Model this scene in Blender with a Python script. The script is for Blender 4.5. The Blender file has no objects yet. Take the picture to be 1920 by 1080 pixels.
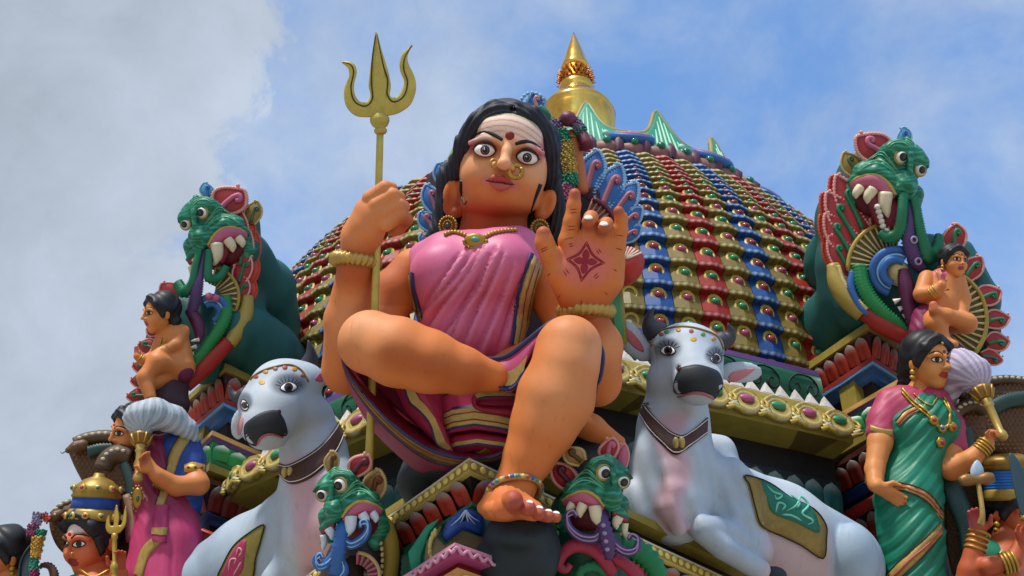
import bpy, math, random, time
import numpy as np
from mathutils import Vector, Matrix
from mathutils.bvhtree import BVHTree
T0 = time.time()
sc = bpy.context.scene
# ------------------------------------------------------------------ camera, sky, sun, exposure
PITCH = math.radians(37.0)      # looking up at the temple tower
F = 2400.0                      # focal length in units of 4 mm at the statue
S = 0.004
EYE = 1.6
cam = bpy.data.cameras.new('camera'); cam.sensor_width = 36.0; cam.lens = 36.0 * F / 1920.0
cam.clip_start = 0.1; cam.clip_end = 3000.0
camo = bpy.data.objects.new('camera', cam); sc.collection.objects.link(camo)
camo.location = (0, 0, EYE); camo.rotation_euler = (math.pi / 2 + PITCH, 0, 0)
sc.camera = camo

SUN_EL, SUN_AZ = math.radians(58), math.radians(-148)   # azimuth from +Y (view) towards +X
world = bpy.data.worlds.new('World'); sc.world = world; world.use_nodes = True
def sky_nodes():
    nt = world.node_tree; N = nt.nodes; L = nt.links; N.clear()
    out = N.new('ShaderNodeOutputWorld'); bg = N.new('ShaderNodeBackground')
    sky = N.new('ShaderNodeTexSky'); sky.sky_type = 'NISHITA'; sky.sun_disc = False
    sky.sun_elevation = SUN_EL; sky.sun_rotation = SUN_AZ
    sky.air_density = 1.0; sky.dust_density = 1.2; sky.ozone_density = 2.0
    tc = N.new('ShaderNodeTexCoord')
    def math_(op, a, b=None, c=None, clamp=False):
        m = N.new('ShaderNodeMath'); m.operation = op; m.use_clamp = clamp
        for i, x in enumerate((a, b, c)):
            if x is None: continue
            if isinstance(x, (int, float)): m.inputs[i].default_value = x
            else: L.new(x, m.inputs[i])
        return m.outputs[0]
    def noise(scale, detail, rough, dist=0.0, off=(0, 0, 0)):
        mp = N.new('ShaderNodeMapping'); mp.inputs['Location'].default_value = off
        L.new(tc.outputs['Generated'], mp.inputs['Vector'])
        n = N.new('ShaderNodeTexNoise'); n.inputs['Scale'].default_value = scale
        n.inputs['Detail'].default_value = detail; n.inputs['Roughness'].default_value = rough
        n.inputs['Distortion'].default_value = dist
        L.new(mp.outputs[0], n.inputs['Vector']); return n.outputs['Fac']
    sep = N.new('ShaderNodeSeparateXYZ'); L.new(tc.outputs['Generated'], sep.inputs[0])
    # a cloud bank to the left of the view, broken by noise; thin veils elsewhere
    big = noise(4.2, 9, 0.56, 0.25, (0.31, 0.12, 0.05))
    fine = noise(13.0, 7, 0.6, 0.4, (1.7, 0.4, 2.2))
    veil = noise(4.4, 8, 0.58, 0.25, (4.7, 2.4, 1.2))
    # bank: everything west of a sloping line
    s = math_('ADD', math_('MULTIPLY', sep.outputs['X'], -1.0), math_('MULTIPLY', sep.outputs['Z'], 0.34))
    s = math_('ADD', s, -0.395)
    s = math_('ADD', math_('MULTIPLY', s, 6.0), math_('MULTIPLY', math_('ADD', big, -0.5), 2.6))
    s = math_('ADD', s, math_('MULTIPLY', math_('ADD', fine, -0.5), 1.3))
    bank = N.new('ShaderNodeMapRange'); bank.interpolation_type = 'SMOOTHSTEP'
    bank.inputs['From Min'].default_value = -0.1; bank.inputs['From Max'].default_value = 0.3
    L.new(s, bank.inputs['Value'])
    vr = N.new('ShaderNodeMapRange'); vr.interpolation_type = 'SMOOTHSTEP'
    vr.inputs['From Min'].default_value = 0.32; vr.inputs['From Max'].default_value = 0.66
    vr.inputs['To Max'].default_value = 0.82
    L.new(veil, vr.inputs['Value'])
    mask = math_('MAXIMUM', bank.outputs[0], vr.outputs[0])
    # cloud brightness: bright lit edges, greyer cores
    core = N.new('ShaderNodeMapRange'); core.inputs['From Min'].default_value = 0.3; core.inputs['From Max'].default_value = 2.6
    core.inputs['To Min'].default_value = 1.0; core.inputs['To Max'].default_value = 0.72
    L.new(s, core.inputs['Value'])
    cc = N.new('ShaderNodeMix'); cc.data_type = 'RGBA'; cc.blend_type = 'MULTIPLY'; cc.inputs[0].default_value = 1.0
    cc.inputs[6].default_value = (CLOUD[0], CLOUD[1], CLOUD[2], 1)
    L.new(math_('ADD', core.outputs[0], math_('ADD', math_('MULTIPLY', math_('ADD', fine, -0.5), 0.5), math_('MULTIPLY', math_('ADD', big, -0.5), -0.55))), cc.inputs[7])
    hs = N.new('ShaderNodeMix'); hs.data_type = 'RGBA'; hs.blend_type = 'MULTIPLY'; hs.inputs[0].default_value = 1.0
    L.new(sky.outputs[0], hs.inputs[6]); hs.inputs[7].default_value = (SKYT[0], SKYT[1], SKYT[2], 1)
    mx = N.new('ShaderNodeMix'); mx.data_type = 'RGBA'
    L.new(mask, mx.inputs[0]); L.new(hs.outputs[2], mx.inputs[6]); L.new(cc.outputs[2], mx.inputs[7])
    L.new(mx.outputs[2], bg.inputs['Color']); bg.inputs['Strength'].default_value = 0.135
    L.new(bg.outputs[0], out.inputs['Surface'])
CLOUD = (3.35, 3.85, 4.6)
SKYT = (1.3, 1.66, 1.9)
sky_nodes()
sun = bpy.data.lights.new('sun', 'SUN'); sun.energy = 3.7; sun.angle = math.radians(6); sun.color = (1.0, 0.95, 0.87)
suno = bpy.data.objects.new('sun', sun); sc.collection.objects.link(suno)
_d = Vector((math.sin(SUN_AZ) * math.cos(SUN_EL), math.cos(SUN_AZ) * math.cos(SUN_EL), math.sin(SUN_EL)))
suno.rotation_euler = _d.to_track_quat('Z', 'Y').to_euler(); suno.location = (0, -5, 30)
vs = sc.view_settings; vs.view_transform = 'Standard'; vs.look = 'None'; vs.gamma = 1.0; vs.use_curve_mapping = False
vs.exposure = 0.2
sc.render.film_transparent = False
# ------------------------------------------------------------------ helpers
from mathutils.geometry import tessellate_polygon
cp, sp = math.cos(PITCH), math.sin(PITCH)
UP = np.array([0, cp, -sp])                     # world up, written in the camera-aligned frame used below
def hdir(deg):                                  # level direction, angle from the view azimuth towards the right
    t = math.radians(deg); return np.array([math.sin(t), -sp * math.cos(t), -cp * math.cos(t)])
def P(u, v, w=0.0):                             # a point seen at (u, v), w units nearer than the statue plane
    k = (F - w) / F; return np.array([(u - 960.0) * k, -(v - 540.0) * k, w], float)
def PP(l): return np.array([P(*q) for q in l])
def rs(r, w): return r * (F - w) / F
def W(V):                                       # frame -> world metres
    V = np.asarray(V, float).reshape(-1, 3); f = F - V[:, 2]
    return np.stack([S * V[:, 0], S * (f * cp - V[:, 1] * sp), EYE + S * (f * sp + V[:, 1] * cp)], 1)
def WD(d): d = np.asarray(d, float); return np.array([d[0], -d[2] * cp - d[1] * sp, -d[2] * sp + d[1] * cp])
def uv(V):
    k = (F - V[:, 2]) / F; return V[:, 0] / k + 960.0, 540.0 - V[:, 1] / k
def unit(a): a = np.asarray(a, float); return a / (np.linalg.norm(a) + 1e-9)
COL = sc.collection; OFF = {}
def thing(name, label, cat, base, group=None):
    o = bpy.data.objects.new(name, None); COL.objects.link(o); o.empty_display_size = 0.1
    o.location = W(base)[0]; OFF[o.name] = np.array(o.location)
    o['label'] = label; o['category'] = cat
    if group: o['group'] = group
    return o
def mesh_of(name, V, Fc, smooth=True, cols=None):
    me = bpy.data.meshes.new(name)
    me.from_pydata(V.tolist() if hasattr(V, 'tolist') else V, [], Fc.tolist() if hasattr(Fc, 'tolist') else Fc)
    if smooth: me.polygons.foreach_set('use_smooth', [True] * len(me.polygons))
    if cols is not None:
        a = me.color_attributes.new('Col', 'FLOAT_COLOR', 'POINT')
        c = np.ones((len(V), 4), np.float32); c[:, :3] = cols; a.data.foreach_set('color', c.ravel())
    me.update(); return me
def part(name, geom, mat, parent, cols=None, smooth=True, kind=None, label=None):
    V, Fc = geom[0], geom[1]
    if len(geom) > 2 and cols is None: cols = geom[2]
    o = bpy.data.objects.new(name, mesh_of(name, W(V) - OFF[parent.name], Fc, smooth, cols))
    COL.objects.link(o); o.parent = parent; OFF[o.name] = OFF[parent.name]
    o.data.materials.append(mat)
    if kind: o['kind'] = kind
    if label: o['label'] = label
    return o
def solo(name, geom, mat, label, cat, base, group=None, cols=None, smooth=True, kind=None):
    base = W(base)[0]; V, Fc = geom[0], geom[1]
    o = bpy.data.objects.new(name, mesh_of(name, W(V) - base, Fc, smooth, cols)); COL.objects.link(o)
    o.location = base; OFF[o.name] = base; o.data.materials.append(mat)
    if kind: o['kind'] = kind
    else: o['label'] = label; o['category'] = cat
    if group: o['group'] = group
    return o
def place(name, me, parent, origin, ax, ay, az, label=None):      # shared mesh set at a point with world axes
    o = bpy.data.objects.new(name, me); COL.objects.link(o); o.parent = parent
    m = Matrix.Identity(4)
    for i in range(3): m[i][0], m[i][1], m[i][2] = ax[i], ay[i], az[i]
    for i in range(3): m[i][3] = origin[i] - OFF[parent.name][i]
    o.matrix_local = m; OFF[o.name] = OFF[parent.name]
    return o
# ---- colours and materials
def hx(h):
    h = h.lstrip('#'); c = [int(h[i:i + 2], 16) / 255.0 for i in (0, 2, 4)]
    return tuple(x / 12.92 if x <= 0.04045 else ((x + 0.055) / 1.055) ** 2.4 for x in c)
_M = {}
def M(col='attr', rough=0.42, metal=0.0, var=0.16, bump=0.12, scale=9.0, spec=0.38):
    rough = rough + 0.07 if metal < 0.8 and rough > 0.25 else rough
    key = (col, rough, metal, var, bump, scale)
    if key in _M: return _M[key]
    m = bpy.data.materials.new('paint_%d' % len(_M)); m.use_nodes = True; _M[key] = m
    nt = m.node_tree; N = nt.nodes; L = nt.links; b = N['Principled BSDF']
    b.inputs['Roughness'].default_value = rough; b.inputs['Metallic'].default_value = metal
    b.inputs['Specular IOR Level'].default_value = spec
    tc = N.new('ShaderNodeNewGeometry')
    def nz(sc_, det, ro=0.6):
        n = N.new('ShaderNodeTexNoise'); n.inputs['Scale'].default_value = sc_; n.inputs['Detail'].default_value = det
        n.inputs['Roughness'].default_value = ro
        L.new(tc.outputs['Position'], n.inputs['Vector']); return n.outputs['Fac']
    n1 = nz(scale, 5); n2 = nz(scale * 0.17, 3)
    ad = N.new('ShaderNodeMath'); ad.operation = 'ADD'; L.new(n1, ad.inputs[0]); L.new(n2, ad.inputs[1])
    mr = N.new('ShaderNodeMapRange'); mr.inputs['From Min'].default_value = 0.65; mr.inputs['From Max'].default_value = 1.35
    mr.inputs['To Min'].default_value = 1.0 - var; mr.inputs['To Max'].default_value = 1.0 + var * 0.6
    L.new(ad.outputs[0], mr.inputs['Value'])
    mx = N.new('ShaderNodeMix'); mx.data_type = 'RGBA'; mx.blend_type = 'MULTIPLY'; mx.inputs[0].default_value = 1.0
    if col == 'attr':
        at = N.new('ShaderNodeAttribute'); at.attribute_name = 'Col'; L.new(at.outputs['Color'], mx.inputs[6])
    else: mx.inputs[6].default_value = (*hx(col), 1)
    L.new(mr.outputs[0], mx.inputs[7])
    # weather stains: sparse dull blotches and faint runs down the surface
    mpv = N.new('ShaderNodeMapping'); mpv.inputs['Scale'].default_value = (1, 1, 0.09); L.new(tc.outputs['Position'], mpv.inputs['Vector'])
    ns = N.new('ShaderNodeTexNoise'); ns.inputs['Scale'].default_value = 26.0; ns.inputs['Detail'].default_value = 4; L.new(mpv.outputs[0], ns.inputs['Vector'])
    st = N.new('ShaderNodeMapRange'); st.interpolation_type = 'SMOOTHSTEP'
    st.inputs['From Min'].default_value = 0.58; st.inputs['From Max'].default_value = 0.78; st.inputs['To Max'].default_value = 0.42
    sm = N.new('ShaderNodeMath'); sm.operation = 'MAXIMUM'; L.new(nz(scale * 2.6, 7, 0.7), sm.inputs[0]); sm2 = N.new('ShaderNodeMath'); sm2.operation = 'MULTIPLY'; sm2.inputs[1].default_value = 0.98; L.new(ns.outputs['Fac'], sm2.inputs[0]); L.new(sm2.outputs[0], sm.inputs[1])
    L.new(sm.outputs[0], st.inputs['Value'])
    m2 = N.new('ShaderNodeMix'); m2.data_type = 'RGBA'; L.new(st.outputs[0], m2.inputs[0])
    L.new(mx.outputs[2], m2.inputs[6])
    dk = N.new('ShaderNodeMix'); dk.data_type = 'RGBA'; dk.blend_type = 'MULTIPLY'; dk.inputs[0].default_value = 1.0
    L.new(mx.outputs[2], dk.inputs[6]); dk.inputs[7].default_value = (0.62, 0.56, 0.5, 1)
    L.new(dk.outputs[2], m2.inputs[7])
    L.new(m2.outputs[2], b.inputs['Base Color'])
    r2 = N.new('ShaderNodeMapRange'); r2.inputs['To Min'].default_value = max(0.05, rough - 0.1); r2.inputs['To Max'].default_value = rough + 0.16
    L.new(n1, r2.inputs['Value']); L.new(r2.outputs[0], b.inputs['Roughness'])
    if bump:
        bp = N.new('ShaderNodeBump'); bp.inputs['Strength'].default_value = bump; bp.inputs['Distance'].default_value = 0.01
        L.new(nz(scale * 5, 4), bp.inputs['Height']); L.new(bp.outputs[0], b.inputs['Normal'])
    return m
def lerp(a, b, t): a = np.asarray(a); b = np.asarray(b); t = np.asarray(t)[..., None]; return a * (1 - t) + b * t
def sst(x, a, b): t = np.clip((x - a) / (b - a), 0, 1); return t * t * (3 - 2 * t)
# ---- solid modelling on a grid: smooth unions of tapered capsules and ellipsoids, meshed with surface nets
class Vol:
    def __init__(s, lo, hi, h):
        q = np.stack([np.asarray(lo, float), np.asarray(hi, float)]); a, b = uv(q)      # widen so that the block holds the whole view window at both depths
        cs = np.array([P(a[i], b[j], q[k, 2]) for i in (0, 1) for j in (0, 1) for k in (0, 1)]); lo, hi = cs.min(0), cs.max(0)
        s.lo = np.array(lo, np.float32); s.h = float(h)
        s.n = np.ceil((np.array(hi) - s.lo) / h).astype(int) + 1
        s.d = np.full(s.n, 1e3, np.float32)
    def put(s, fn, lo, hi, k, mode):
        a = np.clip(np.floor((lo - s.lo) / s.h).astype(int) - 1, 0, s.n); b = np.clip(np.ceil((hi - s.lo) / s.h).astype(int) + 2, 0, s.n)
        if (b <= a).any(): return s
        sl = tuple(slice(a[i], b[i]) for i in range(3))
        g = [(s.lo[i] + s.h * np.arange(a[i], b[i])).astype(np.float32).reshape([-1 if j == i else 1 for j in range(3)]) for i in range(3)]
        d = fn(*g).astype(np.float32); c = s.d[sl]
        if mode == 'add':
            r = np.minimum(c, d)
            if k > 0: hh = np.maximum(k - np.abs(c - d), 0); r = r - hh * hh / (4 * k)
        else:
            r = np.maximum(c, -d)
            if k > 0: hh = np.maximum(k - np.abs(c + d), 0); r = r + hh * hh / (4 * k)
        s.d[sl] = r; return s
    def cap(s, a, b, ra, rb, k=0, mode='add'):
        a = np.asarray(a, float); b = np.asarray(b, float); ab = b - a; L2 = max(ab @ ab, 1e-6); R = max(ra, rb) + k + 2 * s.h
        def fn(x, y, z):
            t = np.clip(((x - a[0]) * ab[0] + (y - a[1]) * ab[1] + (z - a[2]) * ab[2]) / L2, 0, 1)
            return np.sqrt((x - a[0] - t * ab[0]) ** 2 + (y - a[1] - t * ab[1]) ** 2 + (z - a[2] - t * ab[2]) ** 2) - (ra + (rb - ra) * t)
        return s.put(fn, np.minimum(a, b) - R, np.maximum(a, b) + R, k, mode)
    def ell(s, c, r, k=0, mode='add', rot=None):
        c = np.asarray(c, float); r = np.asarray(r, float); R = max(r) + k + 2 * s.h
        Rm = np.eye(3) if rot is None else rot                 # rows: local axes
        def fn(x, y, z):
            x = x - c[0]; y = y - c[1]; z = z - c[2]
            q = [Rm[i][0] * x + Rm[i][1] * y + Rm[i][2] * z for i in range(3)]
            k0 = np.sqrt((q[0] / r[0]) ** 2 + (q[1] / r[1]) ** 2 + (q[2] / r[2]) ** 2)
            k1 = np.sqrt((q[0] / r[0] ** 2) ** 2 + (q[1] / r[1] ** 2) ** 2 + (q[2] / r[2] ** 2) ** 2)
            return k0 * (k0 - 1) / (k1 + 1e-6)
        return s.put(fn, c - R, c + R, k, mode)
    def chain(s, pts, k=0, mode='add'):                        # pts: (u, v, w, r)
        for a, b in zip(pts[:-1], pts[1:]):
            s.cap(P(*a[:3]), P(*b[:3]), rs(a[3], a[2]), rs(b[3], b[2]), k, mode)
        return s
    def el(s, u, v, w, ru, rv, rw, k=0, mode='add', roll=0.0, rot=None):
        f = (F - w) / F
        if rot is None and roll: a = math.radians(roll); rot = np.array([[math.cos(a), math.sin(a), 0], [-math.sin(a), math.cos(a), 0], [0, 0, 1]])
        return s.ell(P(u, v, w), (ru * f, rv * f, rw), k, mode, rot)
    def mesh(s, smooth=2):
        d = s.d; neg = d < 0
        cnt = np.zeros(np.array(d.shape) - 1, np.int8)
        cs = [(i, j, k) for i in (0, 1) for j in (0, 1) for k in (0, 1)]
        nx, ny, nz = cnt.shape
        for (i, j, k) in cs: cnt += neg[i:nx + i, j:ny + j, k:nz + k]
        idx = np.argwhere((cnt > 0) & (cnt < 8)); m = len(idx)
        vals = np.stack([d[idx[:, 0] + i, idx[:, 1] + j, idx[:, 2] + k] for (i, j, k) in cs], 1)
        acc = np.zeros((m, 3)); num = np.zeros(m)
        for a in range(8):
            for b in range(a + 1, 8):
                ca, cb = np.array(cs[a]), np.array(cs[b])
                if np.abs(ca - cb).sum() != 1: continue
                va, vb = vals[:, a], vals[:, b]; x = (va < 0) != (vb < 0)
                t = np.where(x, va / np.where(x, va - vb, 1), 0)
                acc += np.where(x[:, None], ca + (cb - ca) * t[:, None], 0); num += x
        V = (idx + acc / num[:, None]) * s.h + s.lo
        gid = np.full(cnt.shape, -1, np.int64); gid[tuple(idx.T)] = np.arange(m)
        Q = []
        for ax in range(3):
            A = [slice(None)] * 3; B = [slice(None)] * 3; A[ax] = slice(0, -1); B[ax] = slice(1, None)
            ch = neg[tuple(A)] != neg[tuple(B)]
            o1, o2 = [i for i in range(3) if i != ax]
            e = np.argwhere(ch); e = e[(e[:, o1] > 0) & (e[:, o2] > 0) & (e[:, o1] < d.shape[o1] - 1) & (e[:, o2] < d.shape[o2] - 1)]
            if not len(e): continue
            sgn = neg[tuple(e.T)]
            def at(da, db):
                q = e.copy(); q[:, o1] -= da; q[:, o2] -= db; return gid[tuple(q.T)]
            q = np.stack([at(1, 1), at(0, 1), at(0, 0), at(1, 0)], 1)
            if ax == 1: q = q[:, ::-1]
            Q.append(np.where(sgn[:, None], q, q[:, ::-1]))
        Q = np.concatenate(Q); Q = Q[(Q >= 0).all(1)]
        return laplace(V, Q, smooth), Q
def laplace(V, Q, it):
    if not it: return V
    e = np.concatenate([Q[:, [0, 1]], Q[:, [1, 2]], Q[:, [2, 3]], Q[:, [3, 0]]]); e = np.concatenate([e, e[:, ::-1]])
    n = len(V); deg = np.bincount(e[:, 0], minlength=n)[:, None] + 1e-9
    for i in range(it * 2):
        av = np.stack([np.bincount(e[:, 0], V[e[:, 1], c], n) for c in range(3)], 1) / deg
        V = V + (0.5 if i % 2 == 0 else -0.42) * (av - V)
    return V
def vnorm(V, Q):
    a = np.cross(V[Q[:, 2]] - V[Q[:, 0]], V[Q[:, 3]] - V[Q[:, 1]]); N = np.zeros_like(V)
    for c in range(4):
        for i in range(3): N[:, i] += np.bincount(Q[:, c], a[:, i], len(V))
    return N / (np.linalg.norm(N, axis=1)[:, None] + 1e-9)
def bvh(*geoms):
    V, Fc = join(*geoms)[:2]; return BVHTree.FromPolygons([tuple(x) for x in V], [tuple(f) for f in Fc])
_LW = [0.0, None]
def hit(b, u, v, lift=0.0, dflt=None):          # where the sight line through (u, v) meets a surface
    o = Vector((0, 0, F)); d = (Vector(P(u, v, 0)) - o).normalized()
    p, n, i, t = b.ray_cast(o, d)
    if p is None:                                # just past the outline: step back towards the last point met
        q = _LW[1] if _LW[1] is not None else (u, v)
        for f in (0.1, 0.25, 0.45, 0.7, 1.0):
            d2 = (Vector(P(u + (q[0] - u) * f, v + (q[1] - v) * f, 0)) - o).normalized(); r = b.ray_cast(o, d2)
            if r[0] is not None and math.hypot(q[0] - u, q[1] - v) < 60: p, n = r[0], r[1]; d = d2; break
        else:
            pn, nn, i, t = b.find_nearest(Vector(P(u, v, dflt if dflt is not None else _LW[0])))
            return np.array(pn) + np.array(nn) * lift, np.array(nn)
    else: _LW[0] = p[2]; _LW[1] = (u, v)
    if n.dot(d) > 0: n = -n
    return np.array(p) + np.array(n) * lift, np.array(n)
# ---- mesh pieces (vertices, faces) in the frame
def join(*gs):
    V = []; Fc = []; C = []; o = 0
    for g in gs:
        V.append(np.asarray(g[0], float)); Fc += [tuple(int(i) + o for i in f) for f in g[1]]; o += len(g[0])
        if len(g) > 2: C.append(np.broadcast_to(g[2], (len(g[0]), 3)))
    V = np.concatenate(V) if V else np.zeros((0, 3))
    return (V, Fc, np.concatenate(C)) if len(C) == len(gs) and C else (V, Fc)
def colr(g, c): return (g[0], g[1], np.broadcast_to(np.asarray(hx(c) if isinstance(c, str) else c), (len(g[0]), 3)))
def spl(pts, n=6, closed=False):
    p = np.asarray(pts, float); m = len(p); out = []
    rng = range(m if closed else m - 1)
    for i in rng:
        if closed: a, b, c, d = p[(i - 1) % m], p[i], p[(i + 1) % m], p[(i + 2) % m]
        else: b, c = p[i], p[i + 1]; a = p[i - 1] if i else 2 * b - c; d = p[i + 2] if i + 2 < m else 2 * c - b
        for t in np.arange(n) / n:
            out.append(0.5 * (2 * b + (c - a) * t + (2 * a - 5 * b + 4 * c - d) * t * t + (3 * b - a - 3 * c + d) * t ** 3))
    if not closed: out.append(p[-1])
    return np.array(out)
def tube(pts, r, seg=8, closed=False, caps=True, flat=1.0, ref=(0, 0, 1), twist=None):
    p = np.asarray(pts, float); n = len(p); r = np.broadcast_to(np.asarray(r, float), n) if np.ndim(r) < 1 or len(np.atleast_1d(r)) != n else np.asarray(r, float)
    T = np.roll(p, -1, 0) - np.roll(p, 1, 0) if closed else np.gradient(p, axis=0)
    T = T / (np.linalg.norm(T, axis=1)[:, None] + 1e-9); V = []
    ref = np.asarray(ref, float); prev = None
    for i in range(n):
        s_ = np.cross(T[i], ref) if prev is None else np.cross(T[i], np.cross(prev, T[i]))
        if np.linalg.norm(s_) < 1e-4: s_ = np.cross(T[i], (0.31, 0.9, 0.2))
        s_ = unit(s_); q = np.cross(s_, T[i])
        if abs(T[i] @ ref) < 0.97: s2 = unit(np.cross(T[i], ref)); q2 = np.cross(s2, T[i]); s_, q = s2, q2
        prev = s_
        for j in range(seg):
            a = 2 * math.pi * j / seg
            rr = r[i] if twist is None else r[i] * (1 + twist[0] * math.sin(twist[1] * i * 2 * math.pi / n + a * twist[2]))
            V.append(p[i] + rr * (math.cos(a) * s_ + math.sin(a) * q * flat))
    Fc = []
    for i in range(n if closed else n - 1):
        for j in range(seg):
            a, b = i * seg + j, i * seg + (j + 1) % seg; c = ((i + 1) % n) * seg
            Fc.append((a, b, c + (j + 1) % seg, c + j))
    if caps and not closed:
        Fc.append(tuple(range(seg))[::-1]); Fc.append(tuple((n - 1) * seg + j for j in range(seg)))
    return np.array(V), Fc
def tubeP(pts, seg=8, n=5, **k):                # pts (u, v, w, r) smoothed
    q = spl([list(P(a[0], a[1], a[2])) + [rs(a[3], a[2])] for a in pts], n); return tube(q[:, :3], np.maximum(q[:, 3], 0.2), seg, **k)
def loft(rings, closed=True, caps=(False, False)):
    m = len(rings[0]); V = np.concatenate([np.asarray(r, float) for r in rings]); Fc = []
    for i in range(len(rings) - 1):
        for j in range(m if closed else m - 1):
            a, b = i * m + j, i * m + (j + 1) % m; Fc.append((a, b, b + m, a + m))
    if caps[0]: Fc.append(tuple(range(m))[::-1])
    if caps[1]: Fc.append(tuple((len(rings) - 1) * m + j for j in range(m)))
    return V, Fc
def basis(ax, ref=(0.0, 0.0, 1.0)):
    ax = unit(ax); s_ = np.cross(ax, ref)
    if np.linalg.norm(s_) < 0.05: s_ = np.cross(ax, (1.0, 0, 0))
    s_ = unit(s_); return s_, np.cross(s_, ax), ax
def lathe(prof, c, axis, seg=24, ref=(0, 0, 1), ripple=None):
    s_, q, a = basis(axis, ref); R = []
    for (r, h) in prof:
        R.append([np.asarray(c) + a * h + r * (1 + (ripple[0] * math.sin(ripple[1] * 2 * math.pi * j / seg) if ripple else 0)) * (math.cos(2 * math.pi * j / seg) * s_ + math.sin(2 * math.pi * j / seg) * q) for j in range(seg)])
    return loft(R, True, (True, True))
def ball(c, r, seg=8, rot=None):
    c = np.asarray(c, float); r = np.broadcast_to(np.asarray(r, float), 3); rings = []; n = max(4, seg // 2 + 1)
    A = np.eye(3) if rot is None else np.asarray(rot)
    for i in range(n + 1):
        t = math.pi * (0.02 + 0.96 * i / n)
        rings.append([c + A.T @ np.array([math.sin(t) * math.cos(2 * math.pi * j / seg), math.sin(t) * math.sin(2 * math.pi * j / seg), math.cos(t)]) * 1.0 * r if rot is None else c + A.T @ (np.array([math.sin(t) * math.cos(2 * math.pi * j / seg), math.sin(t) * math.sin(2 * math.pi * j / seg), math.cos(t)]) * r) for j in range(seg)])
    return loft(rings, True, (True, True))
def beads(pts, r, seg=6):
    return join(*[ball(p, r if np.ndim(r) == 0 else r[i], seg) for i, p in enumerate(pts)])
def resample(p, step):
    p = np.asarray(p, float); d = np.r_[0, np.cumsum(np.linalg.norm(np.diff(p, axis=0), axis=1))]
    n = max(2, int(round(d[-1] / step)) + 1); t = np.linspace(0, d[-1], n)
    return np.stack([np.interp(t, d, p[:, i]) for i in range(p.shape[1])], 1)
def offs(poly, d):                              # inset a closed 2D outline by d
    p = np.asarray(poly, float); t = np.roll(p, -1, 0) - np.roll(p, 1, 0); t /= np.linalg.norm(t, axis=1)[:, None] + 1e-9
    nn = np.stack([-t[:, 1], t[:, 0]], 1); area = 0.5 * np.sum(p[:, 0] * np.roll(p[:, 1], -1) - np.roll(p[:, 0], -1) * p[:, 1])
    return p + nn * d * (1 if area > 0 else -1)
def plate(out, w, th, bev=3.0, inset=None, n=0):
    """outline in (u, v) given depth w (number or function of u, v); rounded front edge"""
    p = np.asarray(spl(out, n, True) if n else out, float); wf = w if callable(w) else (lambda u, v: w)
    ins = bev if inset is None else inset
    def ring(q, dz): return [P(a, b, wf(a, b) + dz) for a, b in q]
    R = [ring(p, -th), ring(p, -bev), ring(offs(p, ins * 0.4), -bev * 0.25), ring(offs(p, ins), 0)]
    V, Fc = loft(R, True, (False, False)); m = len(p); from_ = lambda q: [tuple(t) for t in tessellate_polygon([[Vector((a, b, 0)) for a, b in q]])]
    inn = offs(p, ins)
    Fc = list(Fc) + [tuple(3 * m + i for i in t) for t in from_(inn)] + [tuple(t)[::-1] for t in from_(p)]
    return V, Fc
def ppatch(out, c, wf, dome=4.0, n=0, th=6.0):  # pillow: rings shrinking to a centre (star-shaped outlines)
    p = np.asarray(spl(out, n, True) if n else out, float); c = np.asarray(c, float); wf_ = wf if callable(wf) else (lambda u, v: wf)
    R = [[P(a, b, wf_(a, b) - th) for a, b in p]]
    for s_ in (1.0, 0.93, 0.75, 0.5, 0.25, 0.04):
        q = c + (p - c) * s_; R.append([P(a, b, wf_(a, b) + dome * math.sqrt(max(0, 1 - s_ ** 2))) for a, b in q])
    return loft(R, True, (True, True))
def dpatch(b, out, c=None, lift=1.5, dome=0.0, n=0, dflt=None):   # outline laid on a surface
    p = np.asarray(spl(out, n, True) if n else out, float); c = p.mean(0) if c is None else np.asarray(c, float); R = []
    for s_ in (1.03, 1.0, 0.8, 0.6, 0.4, 0.2, 0.02):
        q = c + (p - c) * s_; l = -3.0 if s_ > 1.01 else lift + dome * math.sqrt(max(0, 1 - s_ ** 2))
        R.append([hit(b, a, d, l, dflt)[0] for a, d in q])
    return loft(R, True, (False, True))
def dstrip(b, A, B, lift=2.0, n=6, m=3, th=4.0, dflt=None):       # band between two curves laid on a surface
    a = spl(A, n) if n > 1 else np.asarray(A, float); bb = spl(B, n) if n > 1 else np.asarray(B, float); R = []
    for t in [-1] + list(np.linspace(0, 1, m + 1)) + [2]:
        tt = min(max(t, 0), 1); q = a * (1 - tt) + bb * tt
        R.append([hit(b, x, y, lift if 0 <= t <= 1 else lift - th, dflt)[0] for x, y in q])
    return loft(R, False)
def dline(b, pts, r=1.2, lift=0.3, n=5, seg=6, taper=None, closed=False, flat=1.0, dflt=None):
    q = spl(pts, n, closed); X = []; 
    for x, y in q[:, :2]: X.append(hit(b, x, y, lift, dflt)[0])
    rr = np.full(len(q), float(r)) if q.shape[1] < 3 else q[:, 2]
    if taper: t = np.linspace(0, 1, len(q)); rr = rr * np.clip(np.minimum(t, 1 - t) * taper + 0.15, 0, 1)
    return tube(np.array(X), rr, seg, closed, flat=flat)
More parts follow.
